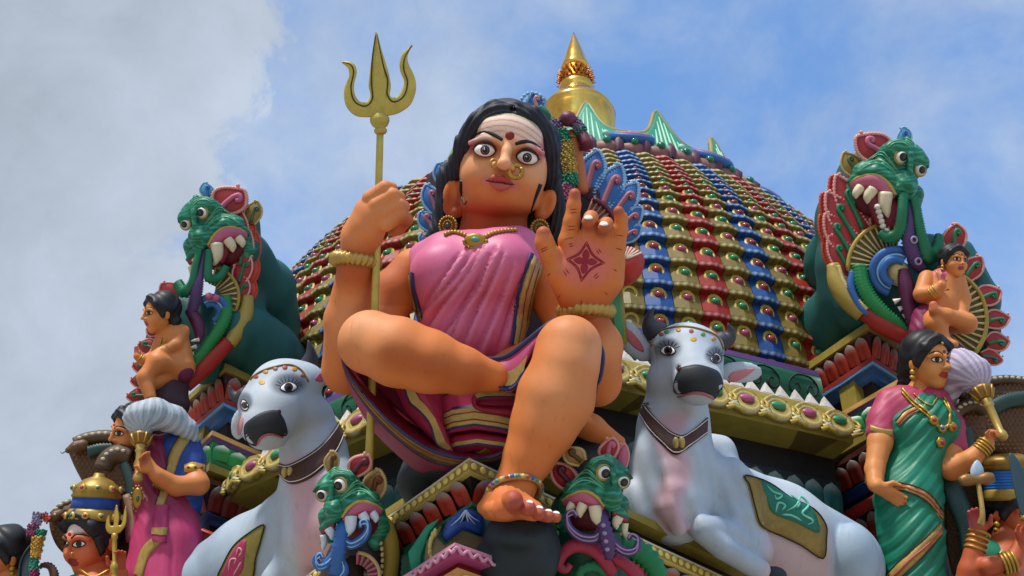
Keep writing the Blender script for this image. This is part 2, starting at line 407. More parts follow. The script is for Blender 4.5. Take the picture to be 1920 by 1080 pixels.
def ringo(c, axis, R, r, n=40, seg=10, ref=(0, 0, 1), sq=1.0, twist=None):   # torus
    s_, q, a = basis(axis, ref); t = np.arange(n) * 2 * math.pi / n
    pts = np.asarray(c) + R * (np.cos(t)[:, None] * s_ + sq * np.sin(t)[:, None] * q); V = []
    for i in range(n):
        e = unit(pts[i] - c)
        for j in range(seg):
            f = 2 * math.pi * j / seg; rr = r if twist is None else r * (1 + twist[0] * math.sin(twist[1] * t[i] + twist[2] * f))
            V.append(pts[i] + rr * (math.cos(f) * e + math.sin(f) * a))
    Fc = [(i * seg + j, i * seg + (j + 1) % seg, ((i + 1) % n) * seg + (j + 1) % seg, ((i + 1) % n) * seg + j) for i in range(n) for j in range(seg)]
    return np.array(V), Fc
def box(c, ex, ey, ez, hx_, hy, hz):            # box with arbitrary axes, half sizes
    V = [np.asarray(c) + sx * hx_ * ex + sy * hy * ey + sz * hz * ez for sx in (-1, 1) for sy in (-1, 1) for sz in (-1, 1)]
    return np.array(V), [(0, 1, 3, 2), (4, 6, 7, 5), (0, 4, 5, 1), (2, 3, 7, 6), (0, 2, 6, 4), (1, 5, 7, 3)]
rng = np.random.default_rng(5)
def wob(V, amp, sc_, seed=0):                   # cheap smooth noise
    r = np.random.default_rng(seed); o = np.zeros(len(V))
    for i in range(6): k = r.normal(size=3) / sc_; o += np.sin(V @ k + r.uniform(0, 6.3))
    return amp * o / 2.5
# ------------------------------------------------------------------ level coordinates (x right, y away, z up; eye at origin)
def lev(p): p = np.asarray(p, float); f = F - p[..., 2]; return np.stack([p[..., 0], f * cp - p[..., 1] * sp, f * sp + p[..., 1] * cp], -1)
def fr(q): q = np.asarray(q, float); return np.stack([q[..., 0], -q[..., 1] * sp + q[..., 2] * cp, F - (q[..., 1] * cp + q[..., 2] * sp)], -1)
def zat(y, v): q = (540.0 - v) / F; return y * (sp + q * cp) / (cp - q * sp)
def wl(q): q = np.asarray(q, float); return np.stack([q[..., 0] * S, q[..., 1] * S, q[..., 2] * S + EYE], -1)
GZ = -EYE / S                                    # the ground
# ground
def ground():
    n = 24; r = 400000.0; V = []; Fc = []
    rings = [0, 800, 2500, 6000, 20000, 80000, r]
    for R_ in rings: V += [fr(np.array([R_ * math.cos(2 * math.pi * j / n), R_ * math.sin(2 * math.pi * j / n), GZ])) for j in range(n)]
    Fc = loft([V[i * n:(i + 1) * n] for i in range(len(rings))], True, (False, False))
    m = M('#aaa092', 0.8, var=0.3, bump=0.3, scale=1.5)
    o = solo('ground', Fc, m, '', '', fr(np.array([0, 0, GZ])), kind='structure', smooth=False)
ground()
def mcol(*a): return np.array(hx(a[0]))
class Course:
    """a horizontal run of mouldings following a polyline; heights are given where the corner is seen in the view"""
    def __init__(s, root, corner, dirs):         # dirs: [(deg, length) ...left side], [(deg, length) ...right side]
        s.root = root; c = lev(P(*corner)); s.c = c; pts = [c[:2]]
        p = c[:2].copy()
        for d, l in dirs[1]: t = math.radians(d); p = p + l * np.array([math.sin(t), math.cos(t)]); pts.append(p)
        p = c[:2].copy(); q = []
        for d, l in dirs[0]: t = math.radians(d); p = p + l * np.array([math.sin(t), math.cos(t)]); q.append(p)
        s.i0 = len(q); s.path = np.array(q[::-1] + pts)
        d = np.diff(s.path, axis=0); d /= np.linalg.norm(d, axis=1)[:, None]; s.dir = d
        s.nrm = np.stack([d[:, 1], -d[:, 0]], 1)      # right-hand side of left-to-right travel faces the viewer
    @classmethod
    def px(cls, root, pts, i0, w):               # polyline seen at these points, all at one height; point i0 lies w nearer
        s = cls.__new__(cls); s.root = root; c = lev(P(*pts[i0], w)); s.c = c; s.i0 = i0
        q = np.array([lev(P(u, v, 0)) for u, v in pts]); q = q * (c[2] / q[:, 2])[:, None]; s.path = q[:, :2]
        d = np.diff(s.path, axis=0); d /= np.linalg.norm(d, axis=1)[:, None]; s.dir = d; s.nrm = np.stack([d[:, 1], -d[:, 0]], 1)
        return s
    def off(s, o):
        R = []
        for i in range(len(s.path)):
            a = s.nrm[max(i - 1, 0)]; b = s.nrm[min(i, len(s.nrm) - 1)]
            m = unit(a + b); R.append(s.path[i] + m * o / max(0.3, m @ a))
        return np.array(R)
    def z(s, v, o): return zat(s.off(o)[s.i0][1], v)
    def band(s, name, vt, ot, vb, ob, mat, mid=None, back=-60, parent=None, steps=1, rough=0.0):
        zt, zb = s.z(vt, ot), s.z(vb, ob); pr = [(back, zt), (ot, zt)]
        if mid is not None:
            for t in np.linspace(0.15, 0.85, 6): pr.append((ot + (ob - ot) * t + mid * math.sin(math.pi * t), zt + (zb - zt) * t))
        pr += [(ob, zb), (back, zb)]; rings = []
        for o, z in pr:
            q = s.off(o); r_ = []
            for i in range(len(q) - 1):
                L_ = np.linalg.norm(q[i + 1] - q[i]); m = max(1, int(L_ / 60))
                for j in range(m): r_.append(np.array([*(q[i] + (q[i + 1] - q[i]) * j / m), z]))
            r_.append(np.array([*q[-1], z]))
            rings.append(r_)
        m_ = min(len(r) for r in rings)
        if any(len(r) != m_ for r in rings):          # keep the same count along every profile point
            rings = []
            cnts = [max(1, int(np.linalg.norm(s.path[i + 1] - s.path[i]) / 60)) for i in range(len(s.path) - 1)]
            for o, z in pr:
                q = s.off(o); r_ = [np.array([*(q[i] + (q[i + 1] - q[i]) * j / cnts[i]), z]) for i in range(len(q) - 1) for j in range(cnts[i])]
                rings.append(r_ + [np.array([*q[-1], z])])
        rings = [fr(np.array(r)) + rng.normal(0, 0.35, (len(r), 3)) for r in rings]
        V, Fc = loft(rings, False); n = len(rings[0])
        Fc = list(Fc) + [tuple(i * n for i in range(len(rings)))[::-1], tuple(i * n + n - 1 for i in range(len(rings)))]
        return part(name, (V, Fc), mat, parent or s.root, smooth=mid is not None)
    def row(s, name, me, vt, ot, vb, ob, wid, proud=0.0, segs=None, hscale=1.0, corner=False, parent=None, limit=None):
        zt, zb = s.z(vt, ot), s.z(vb, ob); A, B = s.off(ot), s.off(ob); n_ = 0
        for i in range(len(A) - 1):
            if segs is not None and i not in segs: continue
            L_ = np.linalg.norm(B[i + 1] - B[i]); m = max(1, int(round(L_ / wid)))
            for j in range(m):
                t = (j + 0.5) / m; a = np.array([*(A[i] * (1 - t) + A[i + 1] * t), zt]); b = np.array([*(B[i] * (1 - t) + B[i + 1] * t), zb])
                u_, v_ = uv(fr(((a + b) / 2)[None])); 
                if not (-60 < u_[0] < 1980 and v_[0] < 1150): continue
                if limit and not limit(u_[0], v_[0]): continue
                ax = np.array([*s.dir[i], 0]) * (L_ / m); az = (a - b) * hscale; nn = unit(np.cross(az, ax)); 
                if nn[:2] @ s.nrm[i] < 0: nn = -nn
                place(name, me, parent or s.root, wl(b + nn * proud), ax * S, nn * S * wid, az * S); n_ += 1
        return n_
    def level(s, v, o, i=None): return s.z(v, o)
def petal_mesh(name, base, tip, edge=0.22, mat=None, width=1.06, depth=0.13, pow_=0.5, veins=True, dark='#1c1210'):
    n = 9; V = []; C = []; m = 7; bc, tc = np.array(hx(base)), np.array(hx(tip))
    for i in range(n + 1):
        t = i / n
        hw = 0.5 * width * (math.sqrt(max(0, 1 - ((t - 0.5) / 0.5) ** 2)) ** 0.85 if t > 0.5 else 0.9 + 0.1 * math.sin(t / 0.5 * math.pi / 2))
        if t > 0.8: hw *= 1.0 - 0.25 * (t - 0.8) / 0.2
        for j in range(m):
            x = -1 + 2 * j / (m - 1); dm = math.sqrt(max(0, 1 - x * x))
            y = depth * dm * (0.35 + 0.65 * math.sin(math.pi * min(1, 0.15 + t * 0.85)) ** pow_) - (0.10 * math.exp(-(x / 0.18) ** 2) * (t < 0.55) if veins else 0)
            V.append((x * max(hw, 0.01), y - 0.03, t)); C.append(bc * (1 - sst(np.array(t), 0.55, 0.92)) + tc * sst(np.array(t), 0.55, 0.92))
    Fc = [(i * m + j, i * m + j + 1, (i + 1) * m + j + 1, (i + 1) * m + j) for i in range(n) for j in range(m - 1)]
    me = mesh_of(name, np.array(V), Fc, True, np.array(C)); me.materials.append(mat or M('attr', 0.45)); return me
def oval_mesh(name, col, mat=None, sx=0.36, sz=0.40, d=0.14):
    g = ball((0, 0, 0.5), (sx, d, sz), 12); me = mesh_of(name, g[0], g[1]); me.materials.append(mat or M(col, 0.4)); return me
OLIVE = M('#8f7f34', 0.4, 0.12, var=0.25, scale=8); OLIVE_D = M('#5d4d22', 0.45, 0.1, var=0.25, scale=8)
DARK = M('#15100e', 0.6); CREAM = M('#c9b86a', 0.42, var=0.2); BLUE = M('#2a5f9e', 0.4); BLUE_L = M('#5d9bd0', 0.4); BLUE_D = M('#173a6e', 0.42)
REDB = M('#8c2a20', 0.42); GREEN = M('#1f6b4f', 0.42); GREEN_D = M('#0f3b33', 0.45); TEAL = M('#1d5557', 0.46, var=0.22, scale=4); PURP = M('#5a3f74', 0.42); PINK = M('#b8628f', 0.42); ORANGE = M('#c98a4a', 0.42)
PET_RED = petal_mesh('lotus_petal', '#a5301c', '#8a8078'); PET_TEAL = petal_mesh('lotus_petal', '#1a524c', '#78867f'); PET_GRN = petal_mesh('lotus_petal', '#2f9a52', '#d5e6cf')
PET_DRED = petal_mesh('lotus_petal', '#7a2418', '#7b716c'); PET_GREY = petal_mesh('petal_tip', '#6e6763', '#8f8883', width=0.5, depth=0.12)
OVAL = oval_mesh('oval_boss', '#d6c766')
# ------------------------------------------------------------------ dome
DS = 1.32                                        # dome scale
def frD(q): return fr(np.asarray(q, float) * DS)
DC = lev(P(1097, 560, -1300))                    # axis of the roof dome
RV = [745, 690, 636, 584, 536, 492, 450, 414, 386, 365, 349, 338, 329, 321, 314, 307, 301]
def dome_profile():
    # radius against height, found so that the rim appears where the photograph has it
    zr = zat(DC[1] - 585, 290)
    ctl = np.array([(800, 1270), (835, 1420), (850, 1560), (846, 1680), (826, 1800), (792, 1920), (740, 2030), (676, 2120), (602, zr - 22), (560, zr + 10)], float)
    return spl(ctl, 10), zr
DPROF, DZR = dome_profile()
def dome():
    DX = DC[0] - 46; EX = 1.08
    d = thing('roof_dome', 'bulging temple roof dome covered in blue, gold and red overlapping tiles', 'dome', frD(np.array([DX, DC[1], 1270])))
    d.scale = (EX, 1, 1)
    base = wl(np.array([DX, DC[1], 0]) * DS); up = np.array([0, 0, 1.0])
    seg = 96
    core = loft([frD(np.stack([DX + (r - 16) * np.cos(np.arange(seg) * 2 * math.pi / seg), DC[1] + (r - 16) * np.sin(np.arange(seg) * 2 * math.pi / seg), np.full(seg, z)], 1)) for r, z in DPROF], True, (True, True))
    part('dome_shell', core, M('#14100c', 0.6), d)
    pv = np.array([540 - F * (-(DC[1] - r) * sp + z * cp) / ((DC[1] - r) * cp + z * sp) for r, z in DPROF])   # seen height of the facing profile
    def prof_at(v):
        i = np.argmax(pv < v) if (pv < v).any() else len(pv) - 1
        i = max(i, 1); t = (pv[i - 1] - v) / (pv[i - 1] - pv[i] + 1e-9); return DPROF[i - 1] * (1 - t) + DPROF[i] * t
    N = 96; dt = 2 * math.pi / N
    rows = [prof_at(v) for v in RV]
    # angle of the blue column seen at u=1230 on the row at v=536
    r, z = rows[4]; th0 = min(np.arange(0, 0.6, 0.002), key=lambda t: abs(uv(frD(np.array([[DX + EX * r * math.sin(t), DC[1] - r * math.cos(t), z]])))[0][0] - 1230))
    cols4 = ['#1d4682', '#73622a', '#8f2018', '#73622a']; frill = ['#a6cbe6', '#d8cf8e', '#e0a59a', '#d8cf8e']; jew = [('#8f3a34', '#8f3a34'), ('#2f7f55', '#9a4560'), ('#2f7a52', '#2f7a52'), ('#9a4560', '#2f7f55')]
    tm = M('attr', 0.36, var=0.2, bump=0.1, scale=12); jm = {}
    for c in ('#8f3a34', '#2f7f55', '#9a4560', '#2f7a52'): jm[c] = M(c, 0.16, var=0.15, bump=0.0, scale=20)
    cache = {}
    def tile(ri, ci):
        k = (ri, ci)
        if k in cache: return cache[k]
        r0, z0 = rows[ri]; r1, z1 = rows[ri + 1] if ri + 1 < len(rows) else (560, DZR + 5)
        r1 -= 0; n = 9; hw0, hw1 = r0 * math.tan(dt / 2) * 0.985, r1 * math.tan(dt / 2) * 0.985
        t_ = np.array([0, r1 - r0, z1 - z0]); h = math.hypot(r1 - r0, z1 - z0); tn = np.array([(r1 - r0) / h, (z1 - z0) / h]); nn = np.array([tn[1], -tn[0]])   # (radial, z)
        V = []; C = []; base_ = np.array(hx(cols4[ci])); fc = np.array(hx(frill[ci]))
        lev_ = [(-0.10, 0.0, 2), (-0.09, 0.95, 2), (-0.05, 1.05, 1), (0.02, 1.12, 0), (0.06, 0.90, 1), (0.10, 0.95, 0), (0.14, 0.76, 0), (0.6, 0.5, 0), (1.06, 0.05, 0)]
        lo = 22.0 * (0.5 + 0.5 * min(1, h / 60))
        for (t, pr, f_) in lev_:
            for j in range(n):
                x = -1 + 2 * j / (n - 1); hw = hw0 + (hw1 - hw0) * max(t, 0)
                sc_ = (1 - abs(x)) * 7.0                              # bent along the middle
                wav = (0.5 if j % 2 else -0.4) * (1 if t < 0.09 else 0)
                dz = (-1.8 if j % 2 else 0.4) * (t < 0.0) + (-4.0 * (1 - abs(x))) * (t < 0.3) * 0.6
                o = pr * lo + sc_ + wav; s_ = t * h + dz
                rad, zz = r0 + tn[0] * s_ + nn[0] * o, z0 + tn[1] * s_ + nn[1] * o
                V.append((x * hw, -rad, zz)); 
                a = (0.55 if j % 2 else 0.25) if (t <= 0.03 and t > -0.09) else (0.15 if t < 0.12 and t > -0.09 else 0.0); C.append(base_ * (1 - a) + fc * a)
        m = len(lev_)
        Fc = [(i * n + j, i * n + j + 1, (i + 1) * n + j + 1, (i + 1) * n + j) for i in range(m - 1) for j in range(n - 1)]
        # side skirts
        k0 = len(V)
        for i in range(m):
            for j in (0, n - 1):
                x, y, z = V[i * n + j]; q = math.hypot(0, y) - 14; V.append((x, -q, z)); C.append(base_ * 0.5)
        for i in range(m - 1):
            Fc.append((i * n, (i + 1) * n, k0 + 2 * (i + 1), k0 + 2 * i)); Fc.append((i * n + n - 1, k0 + 2 * i + 1, k0 + 2 * i + 3, (i + 1) * n + n - 1))
        # raised gold ring round the jewel
        cen = (0.58, 0.62); rr_ = min(hw0 * 0.68, h * 0.40); ring = []
        def on(t, x, o):
            s_ = t * h; rad, zz = r0 + tn[0] * s_ + nn[0] * o, z0 + tn[1] * s_ + nn[1] * o; return (x, -rad, zz)
        gold_ = np.array(hx('#b59a3c')); k1 = len(V)
        for a in range(14):
            q = 2 * math.pi * a / 14; ex, ez = math.sin(q) * 0.9, -math.cos(q) * (1.0 if math.cos(q) > 0 else 1.25)
            for f_, o in ((1.0, lo * 0.55 + 2.2), (0.82, lo * 0.55 + 5), (0.62, lo * 0.55 + 3)):
                V.append(on(0.56 + ez * rr_ * f_ / h, ex * rr_ * f_, o)); C.append(gold_)
        for a in range(14):
            for f_ in range(2):
                p0, p1 = k1 + a * 3 + f_, k1 + ((a + 1) % 14) * 3 + f_; Fc.append((p0, p1, p1 + 1, p0 + 1))
        me = mesh_of('tile', np.array(V) * S * DS, Fc, False, np.array(C)); me.materials.append(tm)
        # jewel: a plump heart pointing up
        JV = []; JF = []; 
        for s_, o in ((1.0, 1), (0.85, 8), (0.5, 12), (0.04, 13.5)):
            for a in range(14):
                q = 2 * math.pi * a / 14; hx_, hz = 0.56 * math.sin(q) * (1 - 0.18 * math.cos(q)), -0.56 * math.cos(q) * (0.8 if math.cos(q) > 0 else 1.1) + (0.16 if abs(math.sin(q)) < 0.1 and math.cos(q) > 0 else 0)
                JV.append(on(0.56 + hz * rr_ * s_ / h, hx_ * rr_ * s_, lo * 0.55 + o))
        for i in range(3):
            for a in range(14): JF.append((i * 14 + a, i * 14 + (a + 1) % 14, (i + 1) * 14 + (a + 1) % 14, (i + 1) * 14 + a))
        JF.append(tuple(42 + a for a in range(14)))
        js = []
        for c in jew[ci]:
            jme = mesh_of('jewel', np.array(JV) * S * DS, JF); jme.materials.append(jm[c]); js.append(jme)
        cache[k] = (me, js); return cache[k]
    off = base - OFF[d.name]; cand = []; rest = []
    for ri in range(len(rows)):
        r, z = rows[ri]
        for k in range(-28, 25):
            th = th0 + k * dt; q = np.array([DX + EX * r * math.sin(th), DC[1] - r * math.cos(th), z]); u_, v_ = uv(frD(q[None])); u_, v_ = u_[0], v_[0]
            fac = r * math.cos(th) 
            vis = (u_ > 1190 and u_ < 1530 and v_ < 735) or (u_ < 640 and u_ > 520) or (700 < u_ < 800 and v_ > 440 and v_ < 590) or (700 < u_ < 830 and 300 < v_ < 440) or (570 < u_ < 625 and v_ < 700)
            if th > 1.35 or th < -1.35: vis = False
            (cand if vis else rest).append((ri, k, th))
    for ri, k, th in cand[:330]:
        me, js = tile(ri, k % 4); o = bpy.data.objects.new('tile', me); COL.objects.link(o); o.parent = d; o.location = off; o.rotation_euler = (0, 0, th)
        OFF[o.name] = OFF[d.name]
        if ri < 14:
            j = bpy.data.objects.new('jewel', js[ri % 2]); COL.objects.link(j); j.parent = o
    rest += cand[330:]; gs = []
    RVs, RF, RC = [], [], []; o_ = 0
    for ri, k, th in rest:
        me, js = tile(ri, k % 4); n = len(me.vertices); a = np.empty(n * 3, np.float32); me.vertices.foreach_get('co', a); a = a.reshape(-1, 3)
        c_, s_ = math.cos(th), math.sin(th); RVs.append(np.stack([a[:, 0] * c_ - a[:, 1] * s_, a[:, 0] * s_ + a[:, 1] * c_, a[:, 2]], 1) + off)
        cc = np.empty(n * 4, np.float32); me.color_attributes['Col'].data.foreach_get('color', cc); RC.append(cc.reshape(-1, 4)[:, :3])
        RF += [tuple(i + o_ for i in p.vertices) for p in me.polygons]; o_ += n
    me = mesh_of('hidden_tiles', np.concatenate(RVs), RF, False, np.concatenate(RC)); me.materials.append(tm)
    o = bpy.data.objects.new('covered_tiles', me); COL.objects.link(o); o.parent = d; o['kind'] = 'stuff'
    print('tiles', len(cand), len(rest))
    return d
dome()
def sc2(l): return [(x * DS, y * DS) for x, y in l]
def crown():
    c = thing('dome_crown', 'green pointed crest crown with purple jewelled rim on top of the dome', 'crown', frD(np.array([DC[0], DC[1], DZR])))
    up = np.array([0, 0, 1.0])
    def cyl(prof, seg=72): return loft([frD(np.stack([DC[0] + r * np.cos(np.arange(seg) * 2 * math.pi / seg), DC[1] + r * np.sin(np.arange(seg) * 2 * math.pi / seg), np.full(seg, DZR + z)], 1)) for r, z in prof], True, (True, True))
    part('rim', cyl([(560, -10), (596, -4), (604, 14), (596, 30), (566, 40), (540, 46)]), M('#4c2f38', 0.45), c)
    part('crown_drum', cyl([(548, 30), (540, 46), (520, 60), (470, 130), (300, 230), (120, 300)]), M('#2f7a66', 0.45), c)
    def pol(r, t, z): return np.array([DC[0] + r * math.sin(t), DC[1] - r * math.cos(t), DZR + z])
    # rim petals with green stones
    N = 56; pur = M('#5b3344', 0.4, var=0.2); shell = M('#8a5c58', 0.42); grn = M('#1d6b4a', 0.14, bump=0.0); 
    for k in range(-17, 15):
        t = (k + 0.4) * 2 * math.pi / N
        if abs(t) > 1.75: continue
        rad = np.array([math.sin(t), -math.cos(t), 0]); tan = np.array([math.cos(t), math.sin(t), 0])
        def L_(x, o, z): return frD(pol(590, t, 0) + tan * x + rad * o + up * z)
        o = part('rim_petal', loft([[L_(-30 + 60 * j / 8, 14 + 10 * math.sin(math.pi * j / 8), 26) for j in range(9)], [L_(-31 + 62 * j / 8, 28 + 10 * math.sin(math.pi * j / 8), 8) for j in range(9)],
                     [L_((-28 + 56 * j / 8) * 0.9, 22 + 10 * math.sin(math.pi * j / 8), -10 - 9 * math.sin(math.pi * j / 8) + (3 if j % 2 else 0)) for j in range(9)], [L_(-20 + 40 * j / 8, 2, -14) for j in range(9)]], False), shell, c)
        part('green_stone', ball(L_(0, 34, 14), 12 * DS, 10), grn, o)
        part('spike', loft([[L_(31 + a, 18 + b, -12) for a, b in ((-12, 0), (0, 14), (12, 0))], [L_(31 + a, 30 + b, 14) for a, b in ((-13, 0), (0, 14), (13, 0))], [L_(31 + a, 22 + b, 44) for a, b in ((-1, 0), (0, 2), (1, 0))]], False), pur, o)
    # crests
    M16 = 16; cg = M('#2f8f75', 0.4, var=0.25, scale=14); rimm = M('#8a8448', 0.4); pale = M('#9fd0b4', 0.4)
    for k in range(-5, 6):
        t0 = -0.02 + k * 2 * math.pi / M16; dtt = math.pi / M16
        prof = []
        for j in range(-12, 13):
            a = j / 12.0; h = 80 + 122 * math.exp(-(abs(a) / 0.3) ** 1.7) + 12 * (1 - abs(a)); prof.append((a, h))
        def wall(a, z, o): 
            t = t0 + a * dtt; lean = 18 * (z / 180.0); return frD(pol(545 + o - lean * 2.2, t, 56 + z))
        front = [[wall(a, z0, 6 + 4 * (f)) for a, _ in prof] for f, z0 in ((0, 0),)] 
        R_ = [[wall(a, h * f, 8) for a, h in prof] for f in (0, 0.3, 0.6, 0.85, 0.97)] + [[wall(a, h, 0) for a, h in prof]] + [[wall(a, h * f, -10) for a, h in prof] for f in (0.97, 0.5, 0)]
        o = part('crest', loft(R_, False), cg, c)
        part('crest_edge', tube(np.array([wall(a, h, 2) for a, h in prof]), 7.5 * DS, 8), rimm, o)
        for a0 in (-0.5, -0.3, -0.14, 0.0, 0.14, 0.3, 0.5):
            hh = 80 + 122 * math.exp(-(abs(a0) / 0.3) ** 1.7) + 12 * (1 - abs(a0))
            part('rib', tube(np.array([wall(a0 * (1.0 - 0.35 * f), hh * f, 9) for f in np.linspace(0.12, 0.86, 6)]), np.array([1.5, 3.4, 3.6, 3.2, 2.4, 1.0]) * DS, 6), pale, o)
        for s_ in (-1, 1): part('scroll', ball(wall(0.42 * s_, 62, 10), 10 * DS, 10), pale, o)
        # tilted lotus slab
        t = t0 + dtt * 0.92; rad = np.array([math.sin(t), -math.cos(t), 0]); ax = unit(rad * 0.66 + up * 0.75)
        ctr = pol(590, t, 64); A = frD(ctr + ax) - frD(ctr)
        s = part('slab', lathe(sc2([(46, -22), (60, -18), (63, 0), (58, 6)]), frD(ctr), A, 28), M('#2e62a0', 0.4), c)
        part('lotus_face', lathe(sc2([(55, 5), (53, 9), (28, 12), (4, 13)]), frD(ctr), A, 28, ripple=(0.06, 12)), M('#b85a72', 0.42), s)
    return c
crown()
def finial():
    f = thing('finial', 'polished gold finial with spiked neck ring crowning the dome', 'finial', frD(np.array([DC[0], DC[1], DZR + 200])))
    up = UP
    def at(z): return frD(np.array([DC[0], DC[1], z]))
    gold = M('#ecb452', 0.13, 1.0, var=0.1, bump=0.02, scale=6); gd = M('#b8701c', 0.3, 0.9, var=0.25, bump=0.1, scale=20)
    part('pot', lathe(sc2([(60, -150), (96, -112), (118, -62), (123, -24), (121, -4), (124, 0), (116, 22), (96, 52), (70, 72), (58, 80)]), at(2930), up, 48), gold, f)
    part('neck', lathe(sc2([(58, 76), (63, 84), (60, 98), (50, 106), (56, 114), (58, 134), (50, 150)]), at(2930), up, 40), gold, f)
    o = part('collar', lathe(sc2([(50, 146), (52, 156), (46, 170), (50, 180), (44, 196), (47, 208), (40, 222)]), at(2930), up, 40, ripple=(0.05, 20)), gd, f)
    n = 20
    for zz, R_ in ((158, 52), (176, 50), (196, 47)):
        for k in range(n):
            t = 2 * math.pi * (k + (0.5 if zz == 176 else 0)) / n; c = np.array([DC[0] + R_ * math.sin(t), DC[1] - R_ * math.cos(t), 2930 + zz]); rad = np.array([math.sin(t), -math.cos(t), 0])
            if math.cos(t) < -0.35: continue
            part('spike', lathe(sc2([(5, 0), (4, 5), (0.5, 16)]), frD(c), frD(c + rad + np.array([0, 0, 0.35])) - frD(c), 6), gd, o)
    part('spire', lathe(sc2([(38, 218), (46, 224), (47, 232), (42, 250), (36, 280), (26, 320), (15, 358), (7, 386), (1, 408)]), at(2930), up, 36), gold, f)
finial()
# ------------------------------------------------------------------ tiers of painted mouldings
def nasika_mesh(jcol):
    gs = []; gold = np.array(hx('#a88f3c')); pale = np.array(hx('#d9cfa0')); 
    def q(x, z): return (x, 0, z)
    # fan of leaf folds round an eye
    n = 24
    rings = []
    for f, y in ((1.0, -0.1), (0.98, 0.10), (0.86, 0.18), (0.78, 0.10), (0.66, 0.17), (0.58, 0.09), (0.46, 0.15), (0.38, 0.06)):
        rings.append([(0.56 * f * math.sin(a) * (1.0 + 0.06 * math.sin(6 * a)), y + (0.03 * math.sin(10 * a) if f > 0.8 else 0), 0.52 + 0.5 * f * -math.cos(a) * (1.05 if math.cos(a) < 0 else 1.0)) for a in np.linspace(-math.pi, math.pi, n, endpoint=False)])
    g = loft(rings, True, (True, True)); C = np.array([lerp(gold, pale, np.array(0.75 if (i // n) in (1, 4) else 0.05)) for i in range(len(g[0]))]); gs.append((g[0], g[1], C))
    # scroll leaves at both sides
    for s_ in (-1, 1):
        for k in range(3):
            p = spl([(s_ * (0.42 + 0.04 * k), 0.05, 0.75 - 0.22 * k), (s_ * (0.62 + 0.03 * k), 0.18, 0.55 - 0.2 * k), (s_ * (0.6 - 0.1 * k), 0.22, 0.30 - 0.16 * k), (s_ * (0.48 - 0.1 * k), 0.14, 0.24 - 0.14 * k)], 4)
            t = tube(p, np.linspace(0.05, 0.085, len(p)), 6); gs.append(colr(t, pale * 0.8 if k % 2 else gold))
    j = ball((0, 0.1, 0.6), (0.27, 0.14, 0.16), 12); gs.append(colr(j, jcol))
    V, Fc, C = join(*gs); me = mesh_of('eye_ornament', V, Fc, True, C); me.materials.append(M('attr', 0.32, 0.1, var=0.2, scale=14)); return me
NAS = [nasika_mesh('#3a8a62'), nasika_mesh('#a8527c')]
def tri_mesh():
    V = [(-0.5, 0, 0), (0.5, 0, 0), (0, 0.05, 1), (-0.5, -0.3, 0), (0.5, -0.3, 0), (0, -0.25, 1), (-0.26, 0.03, 0.05), (0.26, 0.03, 0.05), (0, 0.06, 0.55)]
    me = mesh_of('zigzag_tooth', np.array(V, float), [(0, 1, 7, 6), (1, 2, 8, 7), (2, 0, 6, 8), (6, 7, 8), (0, 2, 5, 3), (1, 4, 5, 2)], False)
    me.materials.append(M('#cfc6bf', 0.45, var=0.25, scale=20)); return me
TOOTH = tri_mesh()
def scroll_row(co, vt, ot, vb, ob, wid, mat, parent):     # dark outlined scroll leaves on a green cyma
    zt, zb = co.z(vt, ot), co.z(vb, ob); A, B = co.off(ot), co.off(ob)
    for i in range(len(A) - 1):
        L_ = np.linalg.norm(B[i + 1] - B[i]); m = max(1, int(round(L_ / wid)))
        for j in range(m):
            def at(x, y, o=3): 
                t = (j + x) / m; a = np.array([*(A[i] * (1 - t) + A[i + 1] * t), zt]); b = np.array([*(B[i] * (1 - t) + B[i + 1] * t), zb]); return fr(b * (1 - y) + a * y + np.array([*co.nrm[i], 0.4]) * o)
            u_, v_ = uv(at(0.5, 0.5)[None])
            if not (0 < u_[0] < 1920 and v_[0] < 1090): continue
            for s_ in (0, 1):
                f = (lambda x: x) if s_ == 0 else (lambda x: 1 - x)
                part('scroll_line', tube(np.array([at(f(x), y) for x, y in spl([(0.5, 0.95), (0.3, 0.88), (0.14, 0.62), (0.16, 0.3), (0.3, 0.18), (0.4, 0.34), (0.36, 0.55), (0.27, 0.52)], 4)]), 2.6, 6), mat, parent)
